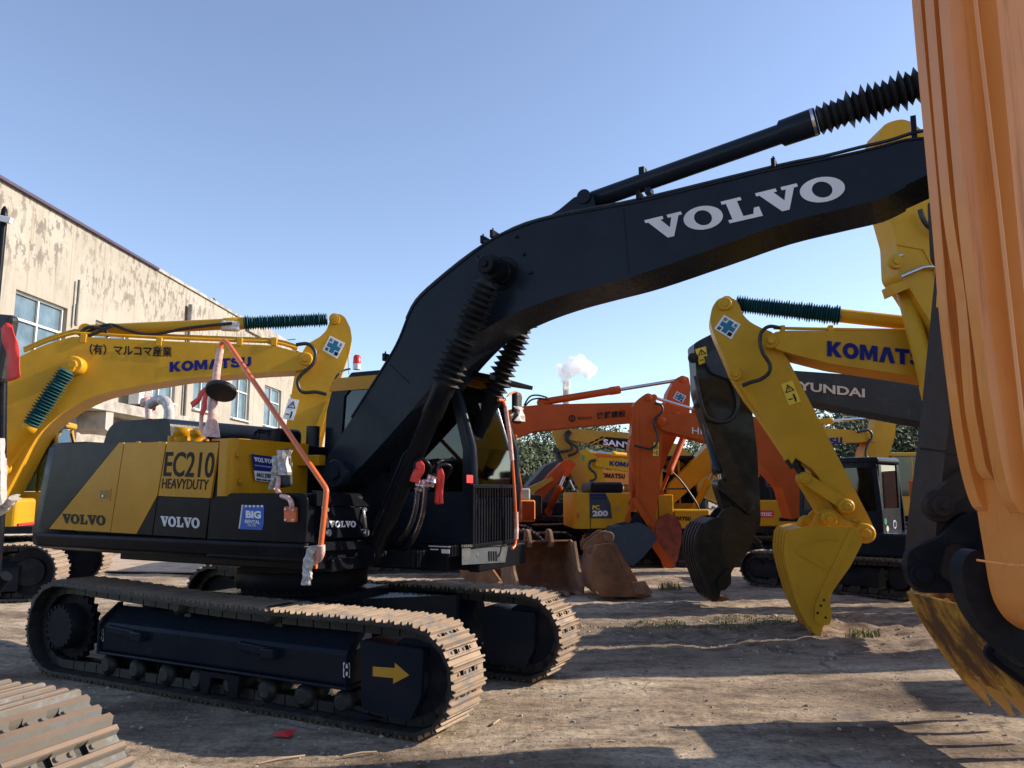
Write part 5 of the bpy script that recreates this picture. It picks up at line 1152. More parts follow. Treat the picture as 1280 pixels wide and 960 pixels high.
# ================================================================== near machine cut off at the lower left: crawler track, hand rail
T = Frame(-3.86, 3.84, -20)
TE = T.empty('excavator', 'nearest machine at the lower left corner, showing worn track shoes and dark hand rail', 'excavator')
for yc in (0.0, -2.1):
    t = make_track(TE, yc, .5, 2.0, .45, .46, pitch=.205, mats=[shoeN, chain, shoeR], hq=True, th=.022, rib=.03, sag=.015, ribw=1.7)
    m = MB(); m.yz([(yc - .2, .2), (yc + .2, .2), (yc + .2, .55), (yc, .7), (yc - .2, .55)], -1.6, 1.7); m.build('track_frame', blackd, t, .01)
    m = MB(); m.cyl((2.0, yc - .12, .46), (2.0, yc + .12, .46), .34, 30); m.build('idler', blackd, t)
    m = MB(); gearwheel(m, (-2.0, yc, .45), 1, .33, .08); m.build('sprocket', blackd, t)
m = MB(); m.box((0, -1.05, .7), (1.4, 1.6, .4)); m.cyl((0, -1.05, .9), (0, -1.05, 1.1), .6, 32); m.build('car_body', blackd, TE, .01)
m = MB(); m.box((-1.0, -1.35, 1.7), (2.6, 2.0, 1.1)); m.build('engine_housing', black, TE, .08, 3)
m = MB(); m.box((-2.5, -1.35, 1.6), (.6, 2.3, 1.1)); m.build('counterweight', navy, TE, .1, 3)
m = MB(); L_ = smoothpath([T.p(-6, 720, -.05), T.p(0, 640, -.05), T.p(2, 520, -.05), T.p(3, 440, -.05), T.p(0, 405, -.05), T.p(-14, 396, -.05)], 5); m.tube(L_, .02, 12); m.build('hand_rail', black, TE)
m = MB(); m.tube(smoothpath([T.p(8, 720, -.05), T.p(-40, 760, -.05), T.p(-160, 770, 0)], 5), .025, 10); m.build('rail_arm', black, TE)
m = MB(); q = T.p(0, 436, -.02); m.box(tuple(q), (.13, .05, .3), Matrix.Rotation(R(8), 3, 'Y')); m.build('mirror', rubber, TE, .03, 3)
m = MB(); rag(m, [T.p(1, 548, -.04), T.p(0, 565, -.04), T.p(1, 590, -.04), T.p(0, 615, -.04), T.p(0, 640, -.04)], .022, .02, 31, .02); m.build('bubble_wrap', film, TE)
m = MB(); rag(m, smoothpath([T.p(-8, 645, -.04), T.p(2, 640, -.04), T.p(11, 630, -.04), T.p(20, 622, -.04)], 2), .02, .018, 33, .02, (.2, 0, 1)); m.build('bubble_wrap', film, TE)
rb_ = ribbon(T, 'red_ribbon', [(4, 407), (10, 420), (15, 440), (18, 474)], .02, .036, 'wide red ribbon with small characters tied to the hand rail at the left edge', seed=12)
def word_on(fr, txt, bl, br, h, n, mat, parent, slant=0):
    pass

# ================================================================== rusty ground buckets
def ground_bucket(name, x, y, hd, w_, sc, mat, mat2, label, lean=0, teeth=5, ears=True, side_only=False):
    fr = Frame(x, y, hd); e = fr.empty(name, label, 'bucket', 'excavator buckets lying on the dirt')
    P_ = [(-.05, 1.0), (-.42, .86), (-.58, .55), (-.52, .24), (-.3, .06), (.0, 0), (.62, .0)]
    P_ = [(a * sc, b * sc) for a, b in P_]; bk = [(p_[0], p_[1]) for p_ in smoothpath([Vector((a, b, 0)) for a, b in P_], 5)]
    c = Vector((0, .5 * sc)); inn = []
    for i, p_ in enumerate(bk):
        p_ = Vector(p_); t = (Vector(bk[min(i + 1, len(bk) - 1)]) - Vector(bk[max(i - 1, 0)])).normalized(); q_ = Vector((-t.y, t.x)); q_ = q_ if q_.dot(c - p_) > 0 else -q_; inn.append(tuple(p_ + q_ * .03))
    m = MB(); m.xz(bk + inn[::-1], -w_ / 2, w_ / 2); o = m.build('shell', mat, e, .004, 1)
    side = bk[:] + [(.66 * sc, .12 * sc), (.34 * sc, .42 * sc), (.12 * sc, .95 * sc)]
    for s_ in (-1, 1):
        m = MB(); m.xz(side, s_ * w_ / 2, s_ * (w_ / 2 + .03)); so2 = m.build('side_plate', mat2, e, .004, 1)
        m = MB(); m.xz([(.66 * sc, .13 * sc), (.35 * sc, .43 * sc), (.13 * sc, .96 * sc), (.2 * sc, .98 * sc), (.42 * sc, .46 * sc), (.74 * sc, .15 * sc)], s_ * (w_ / 2 - .005), s_ * (w_ / 2 + .04)); m.build('edge_strip', mat2, so2, .003, 1)
    for k in range(teeth):
        yy2 = -w_ / 2 + w_ * (k + .5) / teeth; m = MB()
        m.prism([(.52 * sc, yy2 - .05, -.005), (.52 * sc, yy2 - .05, .05), (.72 * sc, yy2 - .045, .055), (.92 * sc, yy2 - .03, .012), (.92 * sc, yy2 - .03, 0)], [(.52 * sc, yy2 + .05, -.005), (.52 * sc, yy2 + .05, .05), (.72 * sc, yy2 + .045, .055), (.92 * sc, yy2 + .03, .012), (.92 * sc, yy2 + .03, 0)]); m.build('tooth', mat2, e, .004, 1)
    if ears:
        for s_ in (-1, 1):
            m = MB(); xe, ze = -.16 * sc, 1.10 * sc; m.xz(rnd([(-.42 * sc, .86 * sc), (-.3 * sc, 1.05 * sc), (xe - .1, ze + .1, .1), (xe + .1, ze + .1, .1), (.1 * sc, .96 * sc), (.05 * sc, .86 * sc)], .02, 5), s_ * .2 - .025, s_ * .2 + .025); eo = m.build('ear', mat2, e, .004, 1)
            m = MB(); m.disc((xe, s_ * .2 + (s_ * .026 if True else 0), ze + .0), (0, s_, 0), .075, .02, 20); m.disc((xe, s_ * .2 - s_ * .026, ze), (0, -s_, 0), .075, .02, 20); m.build('pin_boss', mat, eo)
    return fr
ground_bucket('excavator_bucket', .50, 13.7, -74, 1.12, .86, rust, rust2, 'wide rusty bucket with two eyes, open towards the camera beside the crawler track')
ground_bucket('excavator_bucket', -.35, 14.9, -40, .9, .8, rust2, rust, 'brown bucket half hidden behind the slatted front guard and crawler track', ears=False, teeth=3)
G = Frame(1.75, 13.0, 4); GE = G.empty('excavator_bucket', 'rust brown digging bucket lying on its side edge, pointed lip to the right', 'bucket', 'excavator buckets lying on the dirt')
bo = bucket_px(G, [(746, 681), (768, 678), (798, 727), (809, 741), (807, 746), (752, 746), (742, 735), (739, 718), (741, 700)], [0, 8, 7, 6, 5, 4], 0, 1.0, rust, rust2, teeth=4, ribs=0, name='shell', tooth=.12, pn=.5)
m = MB(); G.plate(m, [(790, 728), (806, 726), (816, 741), (812, 744), (795, 742)], .49, .54); m.build('side_cutter', rust2, GE, .004)
m = MB(); G.plate(m, [(765, 682), (770, 680), (797, 728), (790, 731)], .5, .515); G.plate(m, [(752, 712), (776, 709), (778, 711), (752, 715)], .5, .512); m.build('side_rib', rust, GE, .003)
for s_ in (.18, -.18):
    m = MB(); G.plate(m, [(729, 683), (733, 678), (752, 664), (760, 664), (766, 668), (768, 680), (748, 686), (742, 694), (735, 692)], s_ - .03, s_ + .03, pn=.2, r=.04); eo = m.build('ear', rust, GE, .004)
    m = MB(); a = G.p(739, 687, .2); m.disc((a.x, G.Y(s_), a.z), (0, -1, 0), .075, .05, 18); a = G.p(761, 671, .2); m.disc((a.x, G.Y(s_), a.z), (0, -1, 0), .085, .05, 18); m.build('pin_boss', rust2, eo)

# ================================================================== right hand row: yellow excavator with the big yellow bucket
KRx = 11.0; A_ = Frame(KRx, 8.2, 168); AE = A_.empty('excavator', 'bright yellow excavator with its big yellow bucket standing on the mud bank', 'excavator')
simple_house(A_, kyel, blackd, 1.05, 2.25); undercarriage(A_, 1.2, .6, 1.85, .45)
NA = .30
m = MB(); A_.plate(m, [(967, 415), (984, 413), (1142, 414), (1250, 420), (1400, 455), (1560, 540), (1620, 640), (1590, 650), (1500, 590), (1380, 520), (1270, 492), (1153, 471.5), (1041, 455), (985, 441), (966, 434), (962, 424)], -NA, NA, r=.06); m.build('boom', kyel, AE, .01, 2)
ka = [(906, 371), (919, 374), (924, 380), (928, 393), (938, 403), (954, 411), (966, 415), (972, 424), (974, 434), (985, 449), (1087, 648), (1093, 661), (1090, 674), (1082, 678), (1072, 672), (1050, 640), (1018, 588), (992, 570), (934, 500), (915, 470), (905, 446), (892, 417), (887, 400), (890, 384), (897, 374)]
m = MB(); A_.plate(m, ka, -.2, .2, r=.07); arm = m.build('arm', kyel, AE, .01, 2)
m = MB(); A_.plate(m, [(919, 474), (926, 472), (996, 570), (990, 580)], .2, .212); m.build('arm_edge_plate', kyel, arm, .003)
pins(A_, [(964, 425, .2, .34, .10), (906, 379, .2, .25, .085), (919, 467, .2, .27, .085), (1083, 667, .2, .40, .12), (1060, 633, .2, .40, .09), (1049, 618, .2, .225, .035), (1069, 650, .2, .225, .035)], kyel)
a, b = A_.p(919, 468, 0), A_.p(1007, 598, 0); d_ = (b - a).normalized(); nrm_ = Vector((d_.z, 0, -d_.x)); off = nrm_ * .0
m = MB(); m.rev(tuple(a + Vector((0, 0, 0))), tuple(a.lerp(b, .80)), [(0, .06), (.03, .088), (.97, .088), (.98, .098), (1, .098)], 24); co_ = m.build('bucket_cylinder', kyel, AE)
m = MB(); m.cyl(tuple(a.lerp(b, .8)), tuple(a.lerp(b, .88)), .094, 20); m.cyl(tuple(a.lerp(b, .8)), tuple(b), .05, 14); m.build('rod_gland', rubber, co_)
def link(fr, p0, p1, r, n0, n1, mat, name='link', taper=1):
    a, b = fr.p(*p0, n1), fr.p(*p1, n1); d = Vector((b.x - a.x, b.z - a.z)).normalized(); q_ = Vector((-d.y, d.x)); A2, B2 = Vector((a.x, a.z)), Vector((b.x, b.z)); pts = []
    for k in range(9): t = math.pi / 2 + k * math.pi / 8; pts.append(A2 + (d * math.cos(t) + q_ * math.sin(t)) * r)
    for k in range(9): t = -math.pi / 2 + k * math.pi / 8; pts.append(B2 + (d * math.cos(t) + q_ * math.sin(t)) * r * taper)
    mb = MB(); mb.xz([tuple(x) for x in pts], fr.Y(n0), fr.Y(n1)); return mb.build(name, mat, fr.e, .006, 1)
for n0, n1 in ((.21, .27), (-.27, -.21)): link(A_, (1007, 598), (1060, 633), .07, n0, n1, kyel)
link(A_, (1007, 598), (1038, 648), .085, -.14, .14, kyel, 'connecting_rod')
pins(A_, [(1007.5, 598, .27, .33, .065), (1038, 648.5, .30, .42, .09)], kyel)
bs = [(986, 664), (1003, 659), (1030, 657.5), (1067, 658), (1077, 665), (1078, 679), (1063, 708), (1041, 739), (1037, 750), (1040, 772), (1037, 781), (1029, 782), (1026, 797), (1018, 793), (1001, 762), (992, 735), (986, 714), (982, 693), (983, 677)]
bk_o = bucket_px(A_, bs, [1, 0, 18, 17, 16, 15, 14, 13], 0, 1.1, kyel, buckt, teeth=5, ribs=4, name='bucket', pn=.55, tooth=.14)
m = MB(); A_.plate(m, [(1064, 659), (1072, 660), (1024, 762), (1019, 752)], .55, .562); A_.plate(m, [(994, 690), (1000, 684), (1036, 708), (1033, 713)], .55, .56); A_.plate(m, [(1000, 682), (1012, 674), (1035, 671), (1054, 674), (1054, 677), (1035, 674), (1014, 677)], .55, .558)
A_.plate(m, [(1026, 738), (1037, 745), (1040, 772), (1037, 781), (1028, 782), (1018, 776), (1019, 757)], .55, .575, r=.02); m.build('side_cutter', kyel, bk_o, .004)
m = MB()
for u, v in ((1030, 750), (1026, 757), (1022, 766), (1032, 772)): m = MB(); q = A_.p(u, v, .575); m.disc(tuple(q), (0, A_.sg, 0), .014, .01, 8); m.build('cutter_bolt', blackd, bk_o)
for s_ in (.24, -.24): m = MB(); A_.plate(m, [(1010, 660), (1022, 641), (1032, 636), (1044, 637), (1056, 650), (1076, 657), (1080, 672), (1060, 664)], s_ - .03, s_ + .03, pn=.28, r=.04); m.build('bucket_ear', kyel, bk_o, .004)
m = MB(); m.tube(smoothpath([A_.p(u, v, 0) for u, v in ((1001, 660), (1001, 652), (1006, 648), (1012, 650), (1013, 655))], 4), .04, 8); m.build('hook', kyel, bk_o)
def hyd_px(fr, name, mat, p0, pm, p1, n, r, **kw):
    a, b, c = fr.p(*p0, n), fr.p(*p1, n), fr.p(*pm, n); sp_ = (c - a).length / ((c - a).length + (b - c).length)
    return hydraulic(fr, name, mat, a, b, r, sp_, **kw)
hyd_px(A_, 'arm_cylinder', kyel, (1330, 425), (1050, 393), (908, 379), 0, .088, bel=teal, nb=42, collar=False)
m = MB(); m.tube([A_.p(967, 410, .2), A_.p(1010, 411, .2), A_.p(1142, 413, .2), A_.p(1240, 420, .2)], .02, 8); m.build('boom_pipe', kyel, AE)
for u_ in (978, 1038, 1141): m = MB(); q = A_.p(u_, 412, .2); m.box((q.x, q.y, q.z - .03), (.06, .08, .16)); m.build('pipe_clip', kyel, AE, .008)
hz(A_, 'hose', [(976, 410), (962, 408), (953, 414), (950, 424), (953, 440), (962, 455), (961, 466), (951, 474), (938, 478), (928, 482)], .36, .024)
word_px(A_, 'KOMATSU', (1034, 445), (1174, 460.5), 19, NA + .01, bluev, bold=.055)
cross_sign(A_, [(905, 393.5), (926, 405.5), (914, 424), (892.5, 411)], .205)
warn_sign(A_, [(976, 480.5), (990.5, 475.5), (1001, 502), (986, 507)], .205, yelv)
word_px(A_, 'KOMATSU', (1006, 697), (1030, 705), 4, .553, kyel2, bold=.05)

# ================================================================== yellow arm higher up, between the long dark boom and the dark arm
Y = Frame(13.2, 8.95, 180); YE = Y.empty('excavator', 'yellow arm head showing above and below the tip of the long dark boom', 'excavator')
simple_house(Y, kyel, blackd, 1.05, 2.2, cab=False); undercarriage(Y, 1.2, .6, 1.85, .45)
m = MB(); Y.plate(m, [(1088, 172), (1098, 167), (1112, 164), (1124, 168), (1150, 190), (1190, 240), (1205, 320), (1212, 470), (1216, 640), (1208, 690), (1186, 690), (1190, 640), (1176, 500), (1152, 420), (1122, 372), (1106, 352), (1104, 310), (1094, 275), (1086, 215), (1084, 185)], -.2, .2, r=.05, pn=-.12); yar = m.build('arm', kyel, YE, .01, 2)
m = MB(); Y.plate(m, [(1121, 300), (1160, 306), (1176, 330), (1184, 380), (1178, 382), (1166, 334), (1154, 312), (1122, 306)], .2, .214); m.build('stiffener_plate', kyel, yar, .004)
pins(Y, [(1122, 326, .2, .28, .085), (1104, 178, .2, .26, .085)], kyel)
hyd_px(Y, 'bucket_cylinder', kyel, (1128, 350), (1176, 500), (1192, 600), .0, .10, collar=True)
m = MB(); Y.plate(m, [(1114, 356), (1132, 350), (1136, 360), (1118, 368)], .0, .24); m.build('cylinder_bracket', kyel, YE, .008)
hz(Y, 'hose', [(1150, 262), (1154, 274), (1162, 284), (1176, 290)], .3, .03); hz(Y, 'hose', [(1126, 346), (1140, 340), (1156, 334), (1175, 334)], .26, .024, mat=steel)
m = MB(); m.cyl(tuple(Y.p(1118, 320, .24)), tuple(Y.p(1128, 319, .24)), .018, 10); m.build('grease_fitting', steel, YE)
m = MB(); Y.plate(m, [(1190, 225), (1400, 300), (1700, 420), (1700, 600), (1420, 470), (1190, 300)], -.28, .28, r=.05); m.build('boom', kyel, YE, .01)
bucket_px(Y, [(1206, 650), (1245, 640), (1262, 660), (1266, 700), (1254, 720), (1230, 730), (1215, 725), (1200, 700)], [0, 7, 6, 5, 4], 0, .7, kyel, buckt, teeth=5, ribs=3, tooth=.1)

# ================================================================== dark brown arm with the yellow toothed bucket
D = Frame(12.0, 5.65, 180); DE = D.empty('excavator', 'weathered dark brown arm with scraped yellow toothed bucket, beside the near orange arm', 'excavator')
simple_house(D, brownk, blackd, 1.05, 2.2, cab=False); undercarriage(D, 1.2, .6, 1.85, .45)
m = MB(); da = [(1176, 290), (1170, 330), (1163, 400), (1151, 520), (1141, 600), (1134, 655), (1131, 690), (1134, 712), (1150, 722), (1190, 716), (1236, 690), (1260, 600), (1262, 420), (1240, 250), (1210, 215), (1186, 235)]
D.plate(m, da, -.2, .2, r=.04, pn=-.2); dar = m.build('arm', brownk, DE, .01, 2)
m = MB(); D.plate(m, [(1150, 559), (1206, 566), (1206, 569), (1150, 562)], .2, .206); m.build('weld_seam', brownk, dar)
D_sticker = warn_sign(D, [(1173, 340), (1206, 345), (1204, 388), (1170, 384)], .2, yelv)
m = MB(); a = D.p(1171, 632, .2); m.disc((a.x, D.Y(.2), a.z), (0, 1, 0), .115, .05, 30); m.disc((a.x, D.Y(.25), a.z), (0, 1, 0), .075, .05, 26); m.disc((a.x, D.Y(.3), a.z), (0, 1, 0), .03, .02, 6); m.build('pivot_pin', brownk, DE)
link(D, (1171, 632), (1216, 594), .075, .205, .27, brownk, 'link')
m = MB(); D.plate(m, [(1136, 690), (1148, 682), (1176, 672), (1196, 648), (1210, 640), (1228, 640), (1246, 700), (1240, 736), (1205, 742), (1150, 741), (1138, 728), (1133, 710)], .20, .27, r=.03); m.build('bucket_ear', blackd, DE, .008)
m = MB(); D.plate(m, [(1186, 684), (1194, 680), (1228, 690), (1222, 745), (1205, 744), (1176, 718)], .272, .31, r=.02); m.build('link_plate', brownk, DE, .006)
m = MB(); a = D.p(1152, 718, .27); m.disc((a.x, D.Y(.27), a.z), (0, 1, 0), .085, .02, 26, .3); m.disc((a.x, D.Y(.29), a.z), (0, 1, 0), .055, .025, 20); m.build('pivot_pin', blackd, DE)
m = MB(); D.plate(m, [(1210, 215), (1400, 300), (1700, 420), (1700, 620), (1420, 480), (1215, 300)], -.28, .28, r=.05); m.build('boom', brownk, DE, .01)
# bucket: traced on the far side plate (n = -.6), teeth row running towards the camera
bs = [(1137, 738), (1150, 765), (1172, 800), (1184, 818), (1199, 838), (1214, 834), (1262, 800), (1290, 740), (1270, 700), (1200, 700), (1150, 712)]
w_ = 1.25; nfar = -w_ / 2
pts = D.out(bs, nfar); bk = [Vector((a, b)) for a, b in pts[:5]]; bk = [Vector((p_[0], p_[1])) for p_ in smoothpath([Vector((p_.x, p_.y, 0)) for p_ in bk], 4)]
ny = lambda n: D.Y(n)
q_ = []
for i, p_ in enumerate(bk):
    t = (bk[min(i + 1, len(bk) - 1)] - bk[max(i - 1, 0)]).normalized(); q_.append(Vector((t.y, -t.x)) if Vector((t.y, -t.x)).x < 0 else Vector((-t.y, t.x)))
m = MB(); m.xz([tuple(p_) for p_ in bk] + [tuple(p_ - q_[i] * .03 if True else p_) for i, p_ in reversed(list(enumerate(bk)))], ny(-w_ / 2), ny(w_ / 2)); bo = m.build('bucket', buck, DE, .004, 1)
sgn_in = 1
for s_ in (-1, 1): m = MB(); m.xz(rnd(pts, .02, 3), ny(s_ * w_ / 2), ny(s_ * (w_ / 2 - .03))); m.build('side_plate', buck, bo, .004, 1)
m = MB()
for n_ in (-.60, -.36, -.12, .12, .36, .6):
    m.xz([tuple(p_ + q_[i] * .022) for i, p_ in enumerate(bk)] + [tuple(p_) for p_ in reversed(bk)], ny(n_ - .022), ny(n_ + .022))
m.build('wear_strips', buckt, bo, .003, 1)
lip_, prv = bk[-1], bk[-3]; d2_ = (lip_ - prv).normalized(); qq = q_[-1]
m = MB(); m.xz([tuple(lip_ - d2_ * .16 + qq * .03), tuple(lip_ + d2_ * .01 + qq * .03), tuple(lip_ + d2_ * .01 - qq * .03), tuple(lip_ - d2_ * .16 - qq * .03)], ny(-w_ / 2), ny(w_ / 2)); m.build('lip_plate', buck, bo, .004, 1)
for k in range(5):
    y = D.Y(-w_ / 2 + .07 + (w_ - .14) * k / 4); m = MB()
    P2 = [lip_ - d2_ * .1 + qq * .05, lip_ + d2_ * .07 + qq * .05, lip_ + d2_ * .29 + qq * .012, lip_ + d2_ * .30 - qq * .005, lip_ + d2_ * .07 - qq * .04, lip_ - d2_ * .06 - qq * .04]
    A2 = [(p_.x, y - (.034 if i in (0, 1, 4, 5) else .016), p_.y) for i, p_ in enumerate(P2)]; B2 = [(p_.x, y + (.034 if i in (0, 1, 4, 5) else .016), p_.y) for i, p_ in enumerate(P2)]
    m.prism(A2, B2); m.build('tooth', buckt, bo, .008, 2)

# ================================================================== nearest: bright orange ribbed arm at the right edge, black bucket
B0 = Frame(8.6, 3.25, 184); BE = B0.empty('excavator', 'nearest excavator at the right edge, bright orange ribbed arm above a black bucket', 'excavator')
simple_house(B0, orng2, blackd, 1.05, 2.2, cab=False, hood=False); undercarriage(B0, 1.2, .6, 1.85, .45)
NO = .19
oa = [(1156, -60), (1158, 0), (1174, 200), (1190, 400), (1203, 500), (1211, 560), (1217, 610), (1224, 655), (1230, 690), (1235, 725), (1241, 750), (1254, 772), (1275, 787), (1300, 792), (1330, 770), (1345, 700), (1360, 300), (1350, -60)]
m = MB(); m.xz(rnd([(p_[0], p_[1]) for p_ in B0.out(oa, -.2)], .03, 4), B0.Y(-.2), B0.Y(NO)); oarm = m.build('arm', orng2, BE, .014, 3)
for nn, le in ((-.17, [(1142, -60), (1145, 0), (1163, 200), (1172, 300), (1180, 400), (1192, 500), (1201, 560), (1211, 605), (1222, 634), (1236, 642)]),
               (-.055, [(1158, -60), (1161, 0), (1174, 156), (1185, 271), (1201, 375), (1211, 500), (1219, 548), (1226, 584), (1236, 600)]),
               (.07, [(1176, -60), (1179, 0), (1197, 208), (1210, 333), (1224, 440), (1232, 500), (1244, 572), (1256, 620), (1270, 642)])):
    pts = [Vector((a, b, 0)) for a, b in B0.out(le, nn)]; L4 = smoothpath(pts, 4); R4 = [p_ + Vector((-.14, -.01, 0)) for p_ in L4]
    R4 = [p_ + Vector((-.16, 0, 0)) for p_ in L4[:-4]]
    m = MB(); m.xz([(p_.x, p_.y) for p_ in L4] + [(p_.x, p_.y) for p_ in reversed(R4)], B0.Y(nn - .028), B0.Y(nn + .028)); m.build('stiffening_rib', orng2, oarm, .008, 2)
m = MB(); m.tube([B0.p(1212, -60, NO), B0.p(1248, 250, NO), B0.p(1286, 600, NO)], .008, 6); m.tube([B0.p(1221, 700, NO), B0.p(1262, 706, NO + .002), B0.p(1300, 708, NO)], .004, 6); m.build('weld_seam', orng2, oarm)
# black bucket ear curving behind the arm foot and black bucket shell
m = MB(); B0.plate(m, [(1203, 722), (1203, 705), (1210, 692), (1222, 686), (1240, 700), (1300, 745), (1340, 800), (1330, 850), (1290, 838), (1262, 818), (1232, 790), (1212, 760)], -.34, -.26, r=.05, pn=-.26); m.build('bucket_ear', blackd, BE, .012, 3)
m = MB(); B0.plate(m, [(1203, 722), (1203, 705), (1210, 692), (1222, 686), (1240, 700), (1300, 745), (1340, 800), (1330, 850), (1290, 838), (1262, 818), (1232, 790), (1212, 760)], .21, .24, r=.05, pn=-.26); m.build('bucket_ear', blackd, BE, .012, 3)
bucket_px(B0, [(1238, 818), (1244, 808), (1264, 806), (1330, 825), (1420, 850), (1430, 900), (1390, 925), (1340, 895), (1290, 858), (1260, 836)], [2, 1, 0, 9, 8, 7, 6], -.05, 1.0, blackd, blackd, teeth=4, ribs=3, pn=-.55, tooth=.08)

# ================================================================== slate excavator with the dark green-black arm
H_ = Frame(11.6, 12.2, 181); HE = H_.empty('excavator', 'slate grey excavator with dark green-black arm, dark bucket standing left of the yellow bucket', 'excavator')
simple_house(H_, hyb, blackd, 1.05, 2.25); undercarriage(H_, 1.2, .6, 1.85, .45)
m = MB(); H_.plate(m, [(890, 436), (930, 446), (989, 463), (1060, 468), (1153, 477), (1260, 490), (1400, 540), (1480, 600), (1470, 625), (1380, 590), (1260, 545), (1146, 526), (1060, 510), (1008, 500), (930, 480), (890, 466), (882, 450)], -.3, .3, r=.06); m.build('boom', hyb, HE, .012, 2)
word_px(H_, 'HYUNDAI', (984, 486), (1081, 497), 11, .31, greylt, bold=.03)
m = MB(); H_.plate(m, [(864, 432), (872, 427), (888, 419), (900, 424), (915, 440), (926, 470), (936, 512), (942, 560), (945, 605), (947, 650), (944, 664), (932, 668), (920, 650), (906, 605), (890, 560), (876, 520), (868, 490), (867, 462)], -.2, .2, r=.06, pn=0.05); harm = m.build('arm', dgrn, HE, .012, 2)
warn_sign(H_, [(869, 436.5), (882, 433), (886, 452), (874, 456)], .205, yelv)
hyd_px(H_, 'bucket_cylinder', dgrn, (880, 502), (899, 592), (903, 606), .0, .10, collar=True)
pins(H_, [(880, 502, -.05, .26, .09), (867, 447, .2, .25, .08), (938, 637, .2, .32, .08)], dgrn)
link(H_, (903, 606), (938, 637), .075, .21, .28, dgrn); link(H_, (903, 606), (917, 650), .09, -.14, .14, dgrn, 'connecting_rod')
hz(H_, 'hose', [(869, 470), (880, 515), (893, 526), (910, 526), (920, 516), (922, 500), (916, 480), (908, 468)], .26, .03)
bucket_px(H_, [(873, 667), (880, 655), (893, 647), (910, 645), (925, 650), (940, 656), (945, 664), (944, 672), (935, 690), (916, 712), (911, 724), (909, 736), (901, 738), (899, 750), (890, 748), (882, 730), (872, 700), (870, 684)], [2, 1, 0, 17, 16, 15, 14, 13], .1, .8, dgrn, rust, teeth=4, ribs=5, tooth=.16, pn=.5, wear=brownk)
m = MB(); H_.plate(m, [(908, 712), (914, 712), (914, 730), (906, 738), (900, 738), (897, 726)], .55, .575, r=.02); m.build('side_cutter', dgrn, HE, .004)
for s_ in (.22, -.22): m = MB(); H_.plate(m, [(896, 648), (905, 636), (915, 632), (928, 640), (944, 652), (946, 664), (925, 660)], s_ - .03, s_ + .03, pn=.25, r=.04); m.build('bucket_ear', dgrn, HE, .004)

# ================================================================== orange-red excavator facing left (vertical arm, HI lettering)
I_ = Frame(7.6 + 3.0, 16.9, 180); IE = I_.empty('excavator', 'orange-red excavator facing left, broad upright arm above a slatted dark bucket', 'excavator')
simple_house(I_, orng, blackd, 1.05, 2.2, cabmat=orng); undercarriage(I_, 1.2, .6, 1.85, .45)
m = MB(); I_.plate(m, [(822, 520), (830, 518), (900, 514), (945, 521), (975, 546), (1003, 590), (1015, 640), (990, 650), (978, 610), (945, 574), (890, 553), (830, 538), (822, 532)], -.3, .3, r=.05); m.build('boom', orng, IE, .012, 2)
m = MB(); I_.plate(m, [(792, 505), (804, 494), (810, 491), (817, 494), (826, 514), (832, 530), (828, 548), (823, 617), (818, 668), (812, 666), (800, 645), (786, 560), (789, 545)], -.2, .2, r=.05); I_arm = m.build('arm', orng, IE, .012, 2)
m = MB(); I_.plate(m, [(794, 512), (798, 512), (800, 560), (799, 630), (796, 630), (794, 560)], .2, .215); m.build('arm_side_rib', orng, I_arm, .004)
hyd_px(I_, 'bucket_cylinder', orng, (791, 548), (793, 615), (790, 628), .0, .085, collar=True, rodmat=orng)
link(I_, (794, 626), (785, 650), .06, .1, .2, orng); link(I_, (794, 626), (812, 655), .06, .2, .25, orng)
hyd_px(I_, 'arm_cylinder', orng, (885, 517), (866, 510), (817, 497), 0, .075, rodmat=chrome)
pins(I_, [(828, 527, .3, .36, .09), (811, 497, .2, .26, .07), (814, 656, .2, .27, .07)], orng)
word_px(I_, 'HITACHI', (865, 542), (921, 547), 8, .31, greylt, bold=.0)
s_ = warn_sign(I_, [(817, 553), (824, 553), (823, 570), (816, 570)], .21, yelv)
hz(I_, 'hose', [(818, 504), (826, 506), (828, 514), (818, 524), (818, 532), (822, 545), (820, 556), (812, 561), (802, 559), (793, 557)], .32, .025)
bucket_px(I_, [(762, 664), (775, 656), (795, 652), (806, 657), (816, 666), (818, 673), (812, 682), (800, 696), (788, 706), (778, 702), (768, 690)], [1, 0, 10, 9, 8], 0, 1.0, hyb, dgrn, teeth=4, ribs=6, tooth=.1, pn=.2)
m = MB(); I_.plate(m, [(788, 640), (796, 640), (806, 652), (812, 660), (790, 656)], -.2, .2, r=.02); m.build('bucket_ear', blackd, IE, .005)

# ================================================================== orange-red excavator facing right (Japanese lettering on its boom)
J_ = Frame(-1.6, 17.9, 2); JE = J_.empty('excavator', 'orange-red excavator facing right behind the cab, boom with small black Japanese lettering', 'excavator')
simple_house(J_, orng, blackd, 1.05, 2.2, cabmat=orng); undercarriage(J_, 1.2, .6, 1.85, .45)
m = MB(); J_.plate(m, [(560, 620), (590, 556), (612, 526), (630, 514), (652, 508), (680, 505.5), (790, 503), (832, 504), (850, 512), (850, 524), (835, 530), (792, 527), (720, 533), (667, 539), (646, 547), (632, 558), (612, 590), (592, 640), (570, 640)], -.3, .3, r=.05); m.build('boom', orng, JE, .012, 2)
m = MB(); J_.plate(m, [(845, 473), (853, 469), (861, 472), (863, 484), (862, 520), (850, 538), (836, 566), (826, 592), (820, 640), (812, 640), (816, 600), (826, 540), (832, 505), (835, 490)], -.2, .2, r=.05); m.build('arm', orng, JE, .012, 2)
hyd_px(J_, 'bucket_cylinder', orng, (855, 545), (836, 592), (826, 616), .2, .075, collar=True, rodmat=orng)
hyd_px(J_, 'arm_cylinder', orng, (676, 503), (775, 486.5), (852, 474.5), 0, .085, rodmat=chrome)
